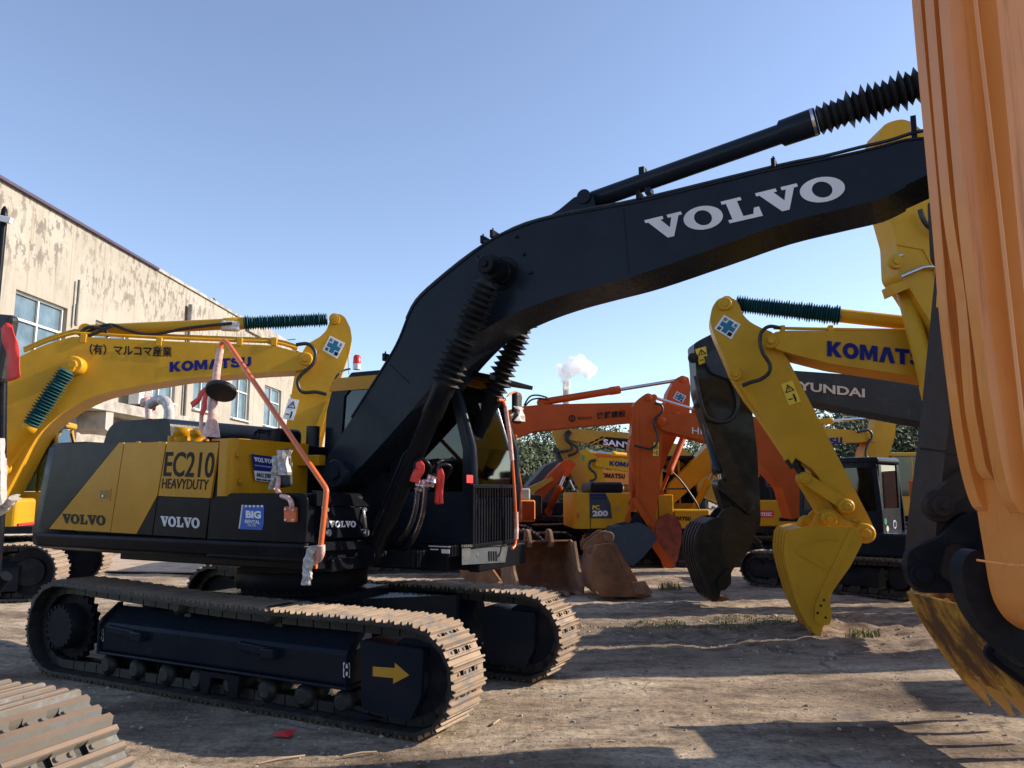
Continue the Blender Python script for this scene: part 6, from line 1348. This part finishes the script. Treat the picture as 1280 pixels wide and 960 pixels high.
pins(J_, [(854, 474, .2, .25, .07), (846, 520, .3, .35, .09)], orng)
cross_sign(J_, [(846, 489), (858, 495), (853, 504), (841, 498)], .205, greylt)
word_px(J_, '後藤建設', (746, 524), (782, 521), 8.5, .31, blkv, bold=.02); word_px(J_, '株式会社', (722, 525), (740, 524), 4, .31, blkv, bold=.0)
m = MB(); c = J_.p(715, 523, .31); m.tube([(c.x + .07 * math.cos(a * .628), c.y, c.z + .07 * math.sin(a * .628)) for a in range(11)], .012, 6); m.tube([(c.x, c.y, c.z - .07), (c.x, c.y, c.z + .04)], .014, 6); m.build('round_logo', blkv, JE)
hz(J_, 'hose', [(655, 507), (662, 496), (672, 494), (684, 497)], .15, .02); hz(J_, 'hose', [(656, 508), (664, 500), (675, 498), (686, 500)], .1, .02)
bucket_px(J_, [(817, 655), (822, 645), (832, 641), (843, 646), (849, 657), (849, 676), (845, 696), (839, 712), (834, 716), (826, 700), (817, 682)], [3, 4, 5, 6, 7], 0, 1.0, redrust, orng, teeth=4, ribs=0, tooth=.14, pn=.3)
m = MB(); J_.plate(m, [(812, 662), (820, 672), (838, 700), (840, 716), (832, 718), (826, 700), (810, 676)], .5, .54, r=.02); m.build('side_cutter', orng, JE, .004)

# ================================================================== yellow excavator with 200 lettering
P_2 = Frame(3.75, 19.0, 3); PE = P_2.empty('excavator', 'yellow excavator seen from its side beyond the rusty buckets, dark panel reading PC 200', 'excavator')
zb_, zt2 = P_2.p(760, 661, 1.2).z, P_2.p(760, 616, 1.2).z
xa_, xb_, xc_, xd_ = P_2.p(718, 640, 1.2).x, P_2.p(738, 640, 1.2).x, P_2.p(823, 640, 1.2).x, P_2.p(888, 640, 1.2).x
m = MB(); m.xy(rnd([(xa_, -1.1, .3), (xa_, 1.1, .3), (xb_, 1.2), (xb_, -1.2)], .05, 6), zb_, zt2); m.build('counterweight', kyel2, PE, .06, 4)
m = MB(); m.box(((xb_ + xc_) / 2, 0, (zb_ + zt2) / 2), (xc_ - xb_ - .02, 2.4, zt2 - zb_ - .01)); m.build('engine_housing', kyel2, PE, .02, 2)
xm_ = P_2.p(843, 640, 1.2).x; zm_ = P_2.p(860, 637, 1.2).z
m = MB(); m.box(((xc_ + xm_) / 2, -.72, (zb_ + zt2) / 2 - .02), (xm_ - xc_ - .02, .92, zt2 - zb_ - .04)); m.build('fuel_tank', kyel2, PE, .03, 3)
m = MB(); m.box(((xm_ + xd_) / 2, -.75, (zb_ + zm_) / 2), (xd_ - xm_ - .02, .88, zm_ - zb_)); m.build('tool_box', kyel2, PE, .04, 3)
m = MB(); m.tube(smoothpath([P_2.p(u, v, .9) for u, v in ((838, 588), (850, 600), (862, 616), (872, 632), (875, 644))], 4), .025, 6); m.tube([P_2.p(830, 611, .9), P_2.p(858, 611, .9)], .02, 6); m.build('work_hose', hose, PE)
m = MB(); m.box(((xa_ + xd_) / 2, 0, zb_ - .05), (xd_ - xa_ - .6, 2.2, .12)); m.build('deck', blackd, PE)
q = P_2.p(759, 604, .8); q2 = P_2.p(738, 604, .8); m = MB(); m.box((q.x, 0, zt2 + .12), ((q.x - q2.x) * 2, 1.6, .26)); m.build('hood', blackd, PE, .08, 3)
sticker(P_2, [(737.5, 616.5), (757, 616.5), (763, 630), (765, 648), (737.5, 648)], 1.2, hyb, 'model_panel', rise=.004)
for v_ in (617.5, 621.5): sticker(P_2, [(737.5, v_ + .4), (756, v_ + .4), (758, v_ + 2), (737.5, v_ + 2)], 1.2, bluev, 'blue_stripe', rise=.01)
word_px(P_2, 'PC', (740.5, 637), (749.5, 637), 5.5, 1.21, yelv, bold=.03); word_px(P_2, '200', (740.5, 645.5), (760, 645.5), 7.5, 1.21, greylt, bold=.05)
word_px(P_2, 'KOMATSU', (835, 650), (863.5, 651), 5, 1.20, blkv, bold=.04)
sticker(P_2, [(721, 640), (723.5, 641), (723.5, 648), (721, 648)], 1.12, redv, 'reflector', rise=.02)
sticker(P_2, [(769, 633), (776, 633), (776, 638), (769, 638)], 1.2, kyel3, 'door_latch', rise=.006)
make_cab(P_2, .45, (xc_ + .35, xd_ + .1), .95, zb_, zt2 + .85, kyel2, glassm=vglass, roofmat=blackd)
undercarriage(P_2, .95, .5, 1.6, .36)
m = MB(); P_2.plate(m, [(833, 626), (838, 605), (880, 562), (900, 543), (935, 530), (1000, 533), (1060, 537), (1096, 543), (1098, 552), (1060, 553), (1020, 560), (950, 565), (915, 576), (887, 592), (862, 612), (842, 630), (835, 634)], -.25, .25, r=.05); m.build('boom', kyel2, PE, .012, 2)
hyd_px(P_2, 'arm_cylinder', kyel2, (1000, 529), (1040, 526.5), (1102, 521.5), 0, .075, rodmat=chrome)
m = MB(); P_2.plate(m, [(1096, 524), (1104, 518), (1114, 519), (1120, 528), (1119, 545), (1108, 580), (1098, 640), (1085, 640), (1088, 590), (1074, 585), (1080, 560), (1090, 546)], -.18, .18, r=.05); m.build('arm', kyel2, PE, .012, 2)
hyd_px(P_2, 'boom_cylinder', kyel2, (860, 650), (885, 600), (905, 565), .3, .08, rodmat=chrome)
pins(P_2, [(1087, 547, .18, .3, .08)], kyel2)
hz(P_2, 'hose', [(1072, 540), (1086, 538), (1090, 546), (1084, 556), (1082, 568), (1086, 573), (1096, 576)], .3, .03)
word_px(P_2, 'KOMATSU', (990, 558), (1053, 555.5), 9, .26, bluev, bold=.055)
bucket_px(P_2, [(1076, 640), (1100, 632), (1112, 650), (1108, 680), (1094, 690), (1080, 680), (1070, 660)], [1, 2, 3, 4], 0, .9, kyel2, rust, teeth=4, ribs=2)

# ================================================================== compact navy excavator
C_ = Frame(6.0, 14.1, 133); CE = C_.empty('excavator', 'compact navy excavator with three round stickers on its cab, between yellow bucket and brown arm', 'excavator')
undercarriage(C_, .78, .42, 1.25, .32, mats=[shoe, chain, shoe])
def cl(u, v, n): return C_.p(u, v, n)
cz0, cz1 = .76, 2.26
q0 = C_.p(1103, 640, .66); rx = q0.x
m = MB(); m.box((rx - .0 + .05, -.0, .83), (1.6, 1.5, .4)); m.build('engine_housing', navy, CE, .05, 3)
def cabbox(fr, x0, x1, y0, y1, z0, z1, mat):
    e = fr.e; m = MB(); t = .06
    for y in (y0, y1 - .04):
        for poly in ([(x0, z0), (x1, z0), (x1, z0 + .62), (x0, z0 + .62)], [(x0, z0 + .62), (x0 + .09, z0 + .62), (x0 + .13, z1 - .1), (x0 + .05, z1 - .1)], [(x0 + .60, z0 + .62), (x0 + .68, z0 + .62), (x0 + .68, z1 - .1), (x0 + .60, z1 - .1)], [(x1 - .07, z0 + .62), (x1, z0 + .62), (x1 - .06, z1 - .1), (x1 - .13, z1 - .1)], [(x0 + .05, z1 - .15), (x1 - .06, z1 - .15), (x1 - .1, z1 - .05), (x0 + .08, z1 - .05)]):
            m.xz(poly, y, y + .04)
    for x in (x0, x1 - .04):
        for poly in ([(y0 + .05, z0), (y1 - .05, z0), (y1 - .05, z0 + .66), (y0 + .05, z0 + .66)], [(y0 + .04, z0 + .55), (y0 + .14, z0 + .55), (y0 + .14, z1 - .1), (y0 + .04, z1 - .1)], [(y1 - .14, z0 + .55), (y1 - .04, z0 + .55), (y1 - .04, z1 - .1), (y1 - .14, z1 - .1)]): m.yz(poly, x + (.03 if x == x0 else -.0), x + (.07 if x == x0 else .04))
    cb_ = m.build('cab', mat, e, .012); m = MB(); m.box(((x0 + x1) / 2, (y0 + y1) / 2, z1 - .03), (x1 - x0 - .04, y1 - y0 + .02, .12)); m.build('roof', mat, cb_, .05, 4)
    m = MB(); m.box(((x0 + x1) / 2, y0 + .02, (z0 + z1) / 2 + .25), (x1 - x0 - .14, .01, z1 - z0 - .7)); m.box(((x0 + x1) / 2, y1 - .02, (z0 + z1) / 2 + .25), (x1 - x0 - .14, .01, z1 - z0 - .7))
    m.box((x0 + .05, (y0 + y1) / 2, (z0 + z1) / 2 + .22), (.01, y1 - y0 - .2, z1 - z0 - .65)); m.box((x1 - .02, (y0 + y1) / 2, (z0 + z1) / 2 + .22), (.01, y1 - y0 - .2, z1 - z0 - .65)); m.build('cab_glass', vglass, cb_)
    m = MB(); m.box((x0 + .45, (y0 + y1) / 2, z0 + .8), (.12, .4, .6)); m.box((x0 + .6, (y0 + y1) / 2, z0 + .5), (.4, .4, .12)); m.build('seat', paint('red_grey_seat', (.16, .03, .025), .7), cb_, .03)
    return cb_
cabbox(C_, rx, rx + 1.45, q0.y - .95, q0.y, cz0, cz1, navy)
for (u, v, r_, mt) in ((1109, 652, .055, greenv), (1111.5, 661, .05, greylt), (1120.5, 655.5, .072, bluev)):
    q = C_.front(u, v, rx - .0); m = MB(); m.disc((rx + .028, q.y, q.z), (-1, 0, 0), r_, .004, 24); ro = m.build('round_sticker', greylt if mt is bluev else mt, CE)
    if mt is bluev: m = MB(); m.disc((rx + .023, q.y, q.z), (-1, 0, 0), r_ * .72, .003, 20); m.build('sticker_disc', mt, ro)

# ================================================================== orange-yellow excavator with red and blue banner
Q_ = Frame(5.9, 19.8, 180); QE = Q_.empty('excavator', 'orange-yellow excavator with a red and blue banner, seen between dark arm and yellow arm', 'excavator')
def qx(u): return Q_.p(u, 640, 1.2).x
z_a, z_b = Q_.p(980, 658, 1.2).z, Q_.p(980, 625, 1.2).z
x0_, x1_ = qx(1060), qx(930)
m = MB(); m.box(((x0_ + x1_) / 2, 0, (z_a + z_b) / 2), (abs(x1_ - x0_), 2.4, z_b - z_a)); m.build('engine_housing', kyel2, QE, .05, 3)
m = MB(); m.box(((x0_ + x1_) / 2, 0, z_a - .08), (abs(x1_ - x0_) - .1, 2.3, .14)); m.build('deck', blackd, QE)
m = MB(); m.box((qx(984), .3, z_b + .17), (.85, 1.4, .34)); eg = m.build('engine_grille', rubber, QE, .03)
m = MB()
for k in range(7): m.box((qx(984) - .36 + k * .12, 1.01, z_b + .17), (.03, .02, .26))
m.build('grille_slat', blackd, eg)
m = MB(); m.cyl((qx(959), .9, z_b), (qx(959), .9, z_b + .55), .13, 16); m.box((qx(956), .6, z_b + .2), (.3, .5, .35)); m.build('air_filter', blackd, QE, .02)
m = MB(); m.box((qx(957), -.4, z_b + .5), (.55, .8, 1.1)); m.build('boom_foot', orng, QE, .03)
for (a, b) in (((974, 631), (1005, 636)), ((974, 647), (1005, 652))): sticker(Q_, [(a[0], a[1]), (b[0], a[1] + .6), (b[0], b[1]), (a[0], b[1] - .6)], 1.2, blkv, 'vent_slot', rise=.003)
sticker(Q_, [(984, 637), (1008, 637), (1008, 643.5), (984, 643.5)], 1.2, redv, 'red_banner', rise=.003); sticker(Q_, [(984, 643.6), (1008, 643.6), (1008, 646.5), (984, 646.5)], 1.2, bluev, 'blue_banner', rise=.003)
word_px(Q_, '出租', (992, 643), (1005, 643), 5, 1.21, whitep, bold=.02)
s_ = sticker(Q_, [(947, 638), (966, 638), (968, 642), (966, 647), (947, 647)], 1.2, redv, 'oval_badge', rise=.003); word_px(Q_, 'SY215C', (949, 645), (965, 645), 4.5, 1.21, whitep, bold=.04)
undercarriage(Q_, .95, .5, 1.7, .33)

# ================================================================== far row
def far_machine(x, y, hd, label, mat, boom, arm, cylp=None, house=True, txt=None, cabm=None, darkm=None, bn=.3, hscale=None):
    fr = Frame(x, y, hd); e = fr.empty('excavator', label, 'excavator')
    if house: simple_house(fr, mat, darkm or blackd, 1.0, 2.1, cabmat=cabm or mat); undercarriage(fr, 1.2, .6, 1.85, .42)
    m = MB(); fr.plate(m, boom, -bn, bn, r=.05); m.build('boom', mat, e, .015)
    if arm: m = MB(); fr.plate(m, arm, -.2, .2, r=.05); m.build('arm', mat, e, .015)
    if cylp: hyd_px(fr, 'arm_cylinder', cylp[3] if len(cylp) > 3 else mat, cylp[0], cylp[1], cylp[2], 0, .09, rodmat=chrome)
    if txt: word_px(fr, *txt)
    return fr
F1 = far_machine(12.6, 23.5, 180, 'dull yellow excavator facing left, black lettering panel on its boom, behind upright orange arm', kyel3,
    [(706, 538), (712, 536), (790, 541), (850, 556), (900, 600), (960, 640), (950, 650), (880, 620), (800, 562), (724, 552), (706, 549)],
    [(690, 539), (700, 535), (715, 537), (720, 545), (724, 560), (731, 585), (741, 612), (736, 620), (728, 618), (712, 590), (698, 560)], None, True)
sticker(F1, [(748, 555), (757, 546), (800, 550), (800, 566), (770, 560)], .3, blkv, 'letter_panel', rise=.004)
for k, (u_, v_) in enumerate(((737, 553), (743, 550), (749, 547), (742, 555), (748, 552))): sticker(F1, [(u_, v_), (u_ + 5, v_ - 2), (u_ + 6, v_ - .5), (u_ + 1, v_ + 2)], .3, blkv, 'checker_mark', rise=.004)
word_px(F1, 'SANY', (754, 556), (790, 561), 7.5, .315, whitep, bold=.03)
hyd_px(F1, 'bucket_cylinder', rubber, (695, 563), (712, 600), (719, 616), .25, .08, rodmat=chrome)
hz(F1, 'hose', [(712, 538), (707, 542), (708, 550), (714, 556), (714, 562), (706, 564), (697, 565)], .35, .04); hz(F1, 'hose', [(714, 540), (710, 548), (716, 555), (722, 560), (720, 566), (710, 570)], .35, .04)
m = MB(); q = F1.p(0, 0, 0)
bucket_px(F1, [(700, 655), (703, 647), (713, 643), (724, 650), (729, 661), (722, 678), (718, 689), (712, 684), (704, 670)], [1, 0, 8, 7, 6], 0, 1.1, black, rust, teeth=3, ribs=2, pn=.3)
F2 = far_machine(14.5, 27.5, 180, 'small looking yellow excavator arm with green sticker, blue lettered boom behind the dark hood', kyel2,
    [(744, 574), (750, 572), (800, 574), (860, 580), (920, 615), (910, 625), (850, 598), (800, 592), (752, 584), (744, 582)],
    [(726, 562), (733, 562), (745, 570), (752, 582), (757, 605), (750, 625), (742, 620), (735, 600), (728, 580)], ((800, 571), (765, 568), (733, 564)), True)
word_px(F2, 'KOMATSU', (762, 582), (806, 585.5), 6, .31, bluev, bold=.05)
sticker(F2, [(728, 568), (731, 571), (730, 577), (727, 573)], .21, greenv, 'green_sticker', rise=.004); hz(F2, 'hose', [(745, 575), (738, 577), (737, 585), (744, 592), (744, 599), (735, 602)], .35, .05)
F3 = Frame(5.0, 31.0, 180); FE = F3.empty('excavator', 'far orange excavator, lettered side panel just above the dark hood of the PC machine', 'excavator')
m = MB(); F3.plate(m, [(748, 587), (800, 590), (800, 606), (750, 604)], -1.2, 1.2, pn=1.2); m.build('side_panel', orng2, FE, .03); word_px(F3, 'KOMATSU', (748, 597), (781, 598.5), 6, 1.21, blkv, bold=.05)
m = MB(); F3.plate(m, [(735, 568), (760, 566), (830, 563), (830, 571), (745, 573)], -.3, .3); m.build('boom', orng, FE, .03)
simple_house(F3, orng2, blackd, 1.0, 1.9, cab=False); undercarriage(F3, 1.2, .6, 1.85, .42)
F4 = Frame(.3, 22.5, 8); FE = F4.empty('excavator', 'red-orange boomed excavator with a dark cover, beyond the orange mirror pole', 'excavator')
m = MB(); F4.plate(m, [(665, 622), (672, 612), (688, 592), (702, 578), (712, 574), (720, 580), (714, 590), (700, 600), (688, 612), (673, 632)], -.25, .25, r=.03); m.build('boom', orng, FE, .02)
hyd_px(F4, 'boom_cylinder', orng, (685, 640), (699, 607), (707, 592), .3, .1)
m = MB(); F4.plate(m, [(660, 606), (668, 598), (682, 582), (698, 575), (706, 590), (702, 612), (690, 630), (662, 632)], -1.3, -.4, pn=-.4, r=.1); m.build('cover', paint('dark_grey_sheet', (.06, .065, .07), .7), FE, .05)
simple_house(F4, blackd, blackd, 1.0, 1.6, cab=False, hood=False); undercarriage(F4, 1.2, .6, 1.85, .42)
F5 = Frame(-.1, 21.0, 8); FE = F5.empty('excavator', 'pale orange compact machine body showing between slatted guard and red boom', 'excavator')
za, zb2 = F5.p(657, 653, .8).z, F5.p(657, 625, .8).z
xa2, xb2 = F5.p(630, 640, .8).x, F5.p(669.5, 640, .8).x
m = MB(); m.box(((xa2 + xb2) / 2, 0, (za + zb2) / 2), (xb2 - xa2, 1.6, zb2 - za)); m.build('engine_housing', orng2, FE, .06, 3)
sticker(F5, [(645, 626), (652, 626), (652, 635), (645, 635)], .8, whitep, 'white_stripe', rise=.004); sticker(F5, [(645, 643), (652, 643), (652, 647), (645, 647)], .8, whitep, 'white_stripe', rise=.004)
sticker(F5, [(653, 626.5), (668, 627), (668, 650), (653, 650)], .8, orng, 'side_door', rise=.004)
m = MB(); m.box((xa2 + .5, 0, zb2 + .15), (.5, .9, .3)); m.build('engine_cover', paint('pale_green_cover', (.35, .42, .38), .6), FE, .04)
cabbox(F5, xa2 - .9, xa2 + .2, -.4, .5, za, zb2 + .75, orng2)
m = MB(); F5.plate(m, [(646, 618), (655, 612), (672, 604), (690, 596), (692, 600), (676, 610), (660, 620), (655, 628)], -1.3, -1.1, r=.02); m.build('boom', kyel3, FE, .01)
undercarriage(F5, .8, .45, 1.3, .33)
# orange counterweight glimpsed left of the 200 machine
F6 = Frame(3.0, 21.6, 90); FE = F6.empty('excavator', 'rounded orange counterweight just left of the yellow PC machine', 'excavator')
q = at_depth(712, 634, 21.0)
m = MB(); m.xy(rnd([(-2.2, -.5, .25), (-2.2, 1.4, .25), (-1.5, 1.5), (-1.5, -.5)], .05, 5), .9, 1.62); m.build('counterweight', orng, FE, .08, 4)
m = MB(); m.box((-.3, .45, 1.2), (2.3, 1.8, .7)); m.build('engine_housing', orng, FE, .05); undercarriage(F6, .9, .5, 1.6, .36)

# ================================================================== trees, chimney, pylon
leafm = paint('tree_leaves', (.035, .058, .022), .6, wear=(.09, .105, .04), wear_amt=.8, wear_lo=.45, wear_hi=.6, wscale=.6, bump=0, var=.4)
bark = paint('tree_bark', (.10, .08, .06), .9)
def tree(x, y, h, r, n, label, seed, name='broadleaf_tree', low=.25, sparse=0):
    rr = random.Random(seed); e = bpy.data.objects.new(name, None); COL.objects.link(e); e.location = (x, y, 0); tag(e, label, 'tree', 'trees beyond the excavator yard')
    m = MB(); m.tube([(0, 0, 0), (.1, 0, h * .25), (-.1, .1, h * .5), (.1, 0, h * .9)], .2, 8, [.22, .18, .12, .04])
    cl_ = []
    for k in range(16):
        a = rr.uniform(0, 6.28); q = rr.uniform(.1, 1); z = h * rr.uniform(low + .05, .93); k2 = 1 - abs((z / h - .55) / .6) ** 2
        c = Vector((math.cos(a) * r * q * k2 * .8, math.sin(a) * r * q * k2 * .8, z)); cl_.append((c, rr.uniform(.22, .42) * r))
        m.tube([(0, 0, z * .6), tuple(c * .6 + Vector((0, 0, z * .35))), tuple(c)], .05, 5, [.07, .045, .015])
    m.build('trunk', bark, e); m = MB()
    for k in range(n):
        c, cr = rr.choice(cl_); d = Vector((rr.gauss(0, 1), rr.gauss(0, 1), rr.gauss(0, .8))).normalized() * cr * rr.uniform(.35, 1.12) ** .6; p_ = c + d
        s_ = rr.uniform(.07, .16) * (1 + sparse); u1 = Vector((rr.gauss(0, 1), rr.gauss(0, 1), rr.gauss(0, 1))).normalized(); u2 = u1.orthogonal().normalized()
        m.add([p_ - u1 * s_, p_ + u2 * s_ * .6, p_ + u1 * s_, p_ - u2 * s_ * .6], [(0, 1, 2, 3)])
    m.build('crown', leafm, e)
tl = ['pale leafed tree hidden behind the dark cab roof', 'tree behind the cab windshield, left one', 'bushy tree just behind the cab windshield', 'rounded dark green tree right behind the navy cab mirror', 'tall loose tree behind the dark sheet covered machine', 'leafy tree between black mirror and sunlit arms, farther back', 'broad tree behind the orange lettered boom',
      'dense tree behind upright orange arm', 'tree behind the dark green-black arm', 'tree seen under the slate boom, left part', 'tall tree above the compact navy cab', 'tree just left of the dark brown arm', 'tree behind the yellow arm at right', 'low shrubby tree behind the blue lettered far boom', 'tree at the far right behind brown arm']
tp = [(545, 575, 40, 4), (585, 565, 37, 3.6), (610, 560, 40, 3.4), (632, 568, 38, 3.0), (655, 560, 40, 3.4), (676, 545, 42, 3.4), (715, 528, 44, 4), (770, 535, 44, 4), (900, 540, 42, 4), (985, 530, 38, 3.6), (1040, 512, 34, 4), (1085, 500, 36, 4), (1130, 508, 34, 3.5), (740, 560, 36, 3), (1175, 500, 38, 4)]
for i, ((u, v, y, r_), lb) in enumerate(zip(tp, tl)):
    q = at_depth(u, v, y); tree(q.x, y, q.z, r_, 5200, lb, 40 + i)
# chimney with steam
q = at_depth(708, 476, 420.0); e = bpy.data.objects.new('chimney', None); COL.objects.link(e); e.location = (q.x, 420, 0); tag(e, 'distant slim chimney stack under the white steam cloud', 'chimney')
m = MB(); m.rev((0, 0, 0), (0, 0, q.z), [(0, 3.4), (.9, 1.9), (.96, 2.1), (1, 2.0)], 24); m.build('stack', paint('chimney_concrete', (.45, .42, .42), .9), e)
cm, nt, N, L, B = newmat('steam'); out = [n for n in N if n.type == 'OUTPUT_MATERIAL'][0]; N.remove(B)
pv = N.new('ShaderNodeVolumePrincipled'); pv.inputs['Color'].default_value = (.995, .995, 1, 1); pv.inputs['Anisotropy'].default_value = 0
tc = N.new('ShaderNodeTexCoord'); nn1 = noise_n(N, L, tc.outputs['Object'], .3, 5, .6); rr1 = ramp(N, [(.36, (0, 0, 0)), (.6, (1, 1, 1))]); L.new(nn1.outputs['Fac'], rr1.inputs[0])
ml = node(N, 'ShaderNodeMath', operation='MULTIPLY'); L.new(rr1.outputs[0], ml.inputs[0]); ml.inputs[1].default_value = .5; L.new(ml.outputs[0], pv.inputs['Density']); L.new(pv.outputs[0], out.inputs['Volume'])
S.cycles.volume_bounces = 12; S.cycles.max_bounces = 14
me = bpy.data.meshes.new('steam_cloud'); bm = bmesh.new()
for (u, v, r_) in ((708, 484, 2.2), (706, 476, 3.2), (704, 466, 4), (712, 462, 5.6), (722, 457, 6), (732, 459, 5.4), (740, 464, 4), (700, 460, 3.2), (726, 450, 4), (734, 470, 3), (716, 452, 4)):
    c = at_depth(u, v, 415 + random.uniform(-3, 3)); ret = bmesh.ops.create_icosphere(bm, subdivisions=3, radius=r_ * .8)
    for vv in ret['verts']: vv.co = vv.co * (1 + .3 * noise.noise(vv.co * .35 + c) + .16 * noise.noise(vv.co * 1.1 + c)) + c
bm.to_mesh(me); bm.free(); me.materials.append(cm); o = bpy.data.objects.new('steam_cloud', me); COL.objects.link(o)
rm = o.modifiers.new('rm', 'REMESH'); rm.mode = 'VOXEL'; rm.voxel_size = .8
tag(o, 'small white steam cloud rising from the distant chimney', 'steam', kind='stuff')
# lattice pylon
q = at_depth(812, 505, 130.0); e = bpy.data.objects.new('power_pylon', None); COL.objects.link(e); e.location = (q.x, 130, 0); tag(e, 'distant lattice power pylon between the orange arms', 'pylon')
m = MB(); hh = q.z
for sx_, sy_ in ((-1, -1), (1, -1), (1, 1), (-1, 1)): m.tube([(sx_ * 2, sy_ * 2, 0), (sx_ * .4, sy_ * .4, hh)], .09, 5)
for k in range(10):
    z0, z1 = hh * k / 10, hh * (k + 1) / 10; a0, a1 = 2 - 1.6 * k / 10, 2 - 1.6 * (k + 1) / 10
    for s_ in (-1, 1): m.tube([(-a0 * s_, -a0, z0), (a1 * s_, -a1, z1)], .05, 4); m.tube([(-a0 * s_, a0, z0), (a1 * s_, a1, z1)], .05, 4)
for zf in (.7, .85): m.tube([(-3.5, 0, hh * zf), (3.5, 0, hh * zf)], .08, 4)
m.build('lattice', paint('galvanised_steel', (.4, .42, .44), .6), e)
# litter
for (u_, v_, a_, l_) in ((352, 952, .5, .3), (450, 945, .35, .22), (620, 905, 1.2, .12), (980, 905, -.3, .16), (760, 930, .2, .1)):
    q = ground_pt(u_, v_); m = MB(); m.tube([(q.x - l_ / 2 * math.cos(a_), q.y - l_ / 2 * math.sin(a_), .012), (q.x + .01, q.y, .022), (q.x + l_ / 2 * math.cos(a_), q.y + l_ / 2 * math.sin(a_), .014)], .007, 6)
    tag(m.build('wood_splinter', paint('pale_wood', (.42, .31, .19), .8)), 'pale wood splinter lying on the dirt', 'splinter', 'wood splinters on the dirt')
q = ground_pt(353, 921); m = MB(); m.add([(q.x - .07, q.y - .04, .02), (q.x + .06, q.y - .05, .012), (q.x + .09, q.y + .05, .035), (q.x - .03, q.y + .07, .02), (q.x, q.y, .045)], [(0, 1, 4), (1, 2, 4), (2, 3, 4), (3, 0, 4)])
o = m.build('wrapper', redv); tag(o, 'crumpled red wrapper on the shaded dirt in front of the crawler track', 'litter')
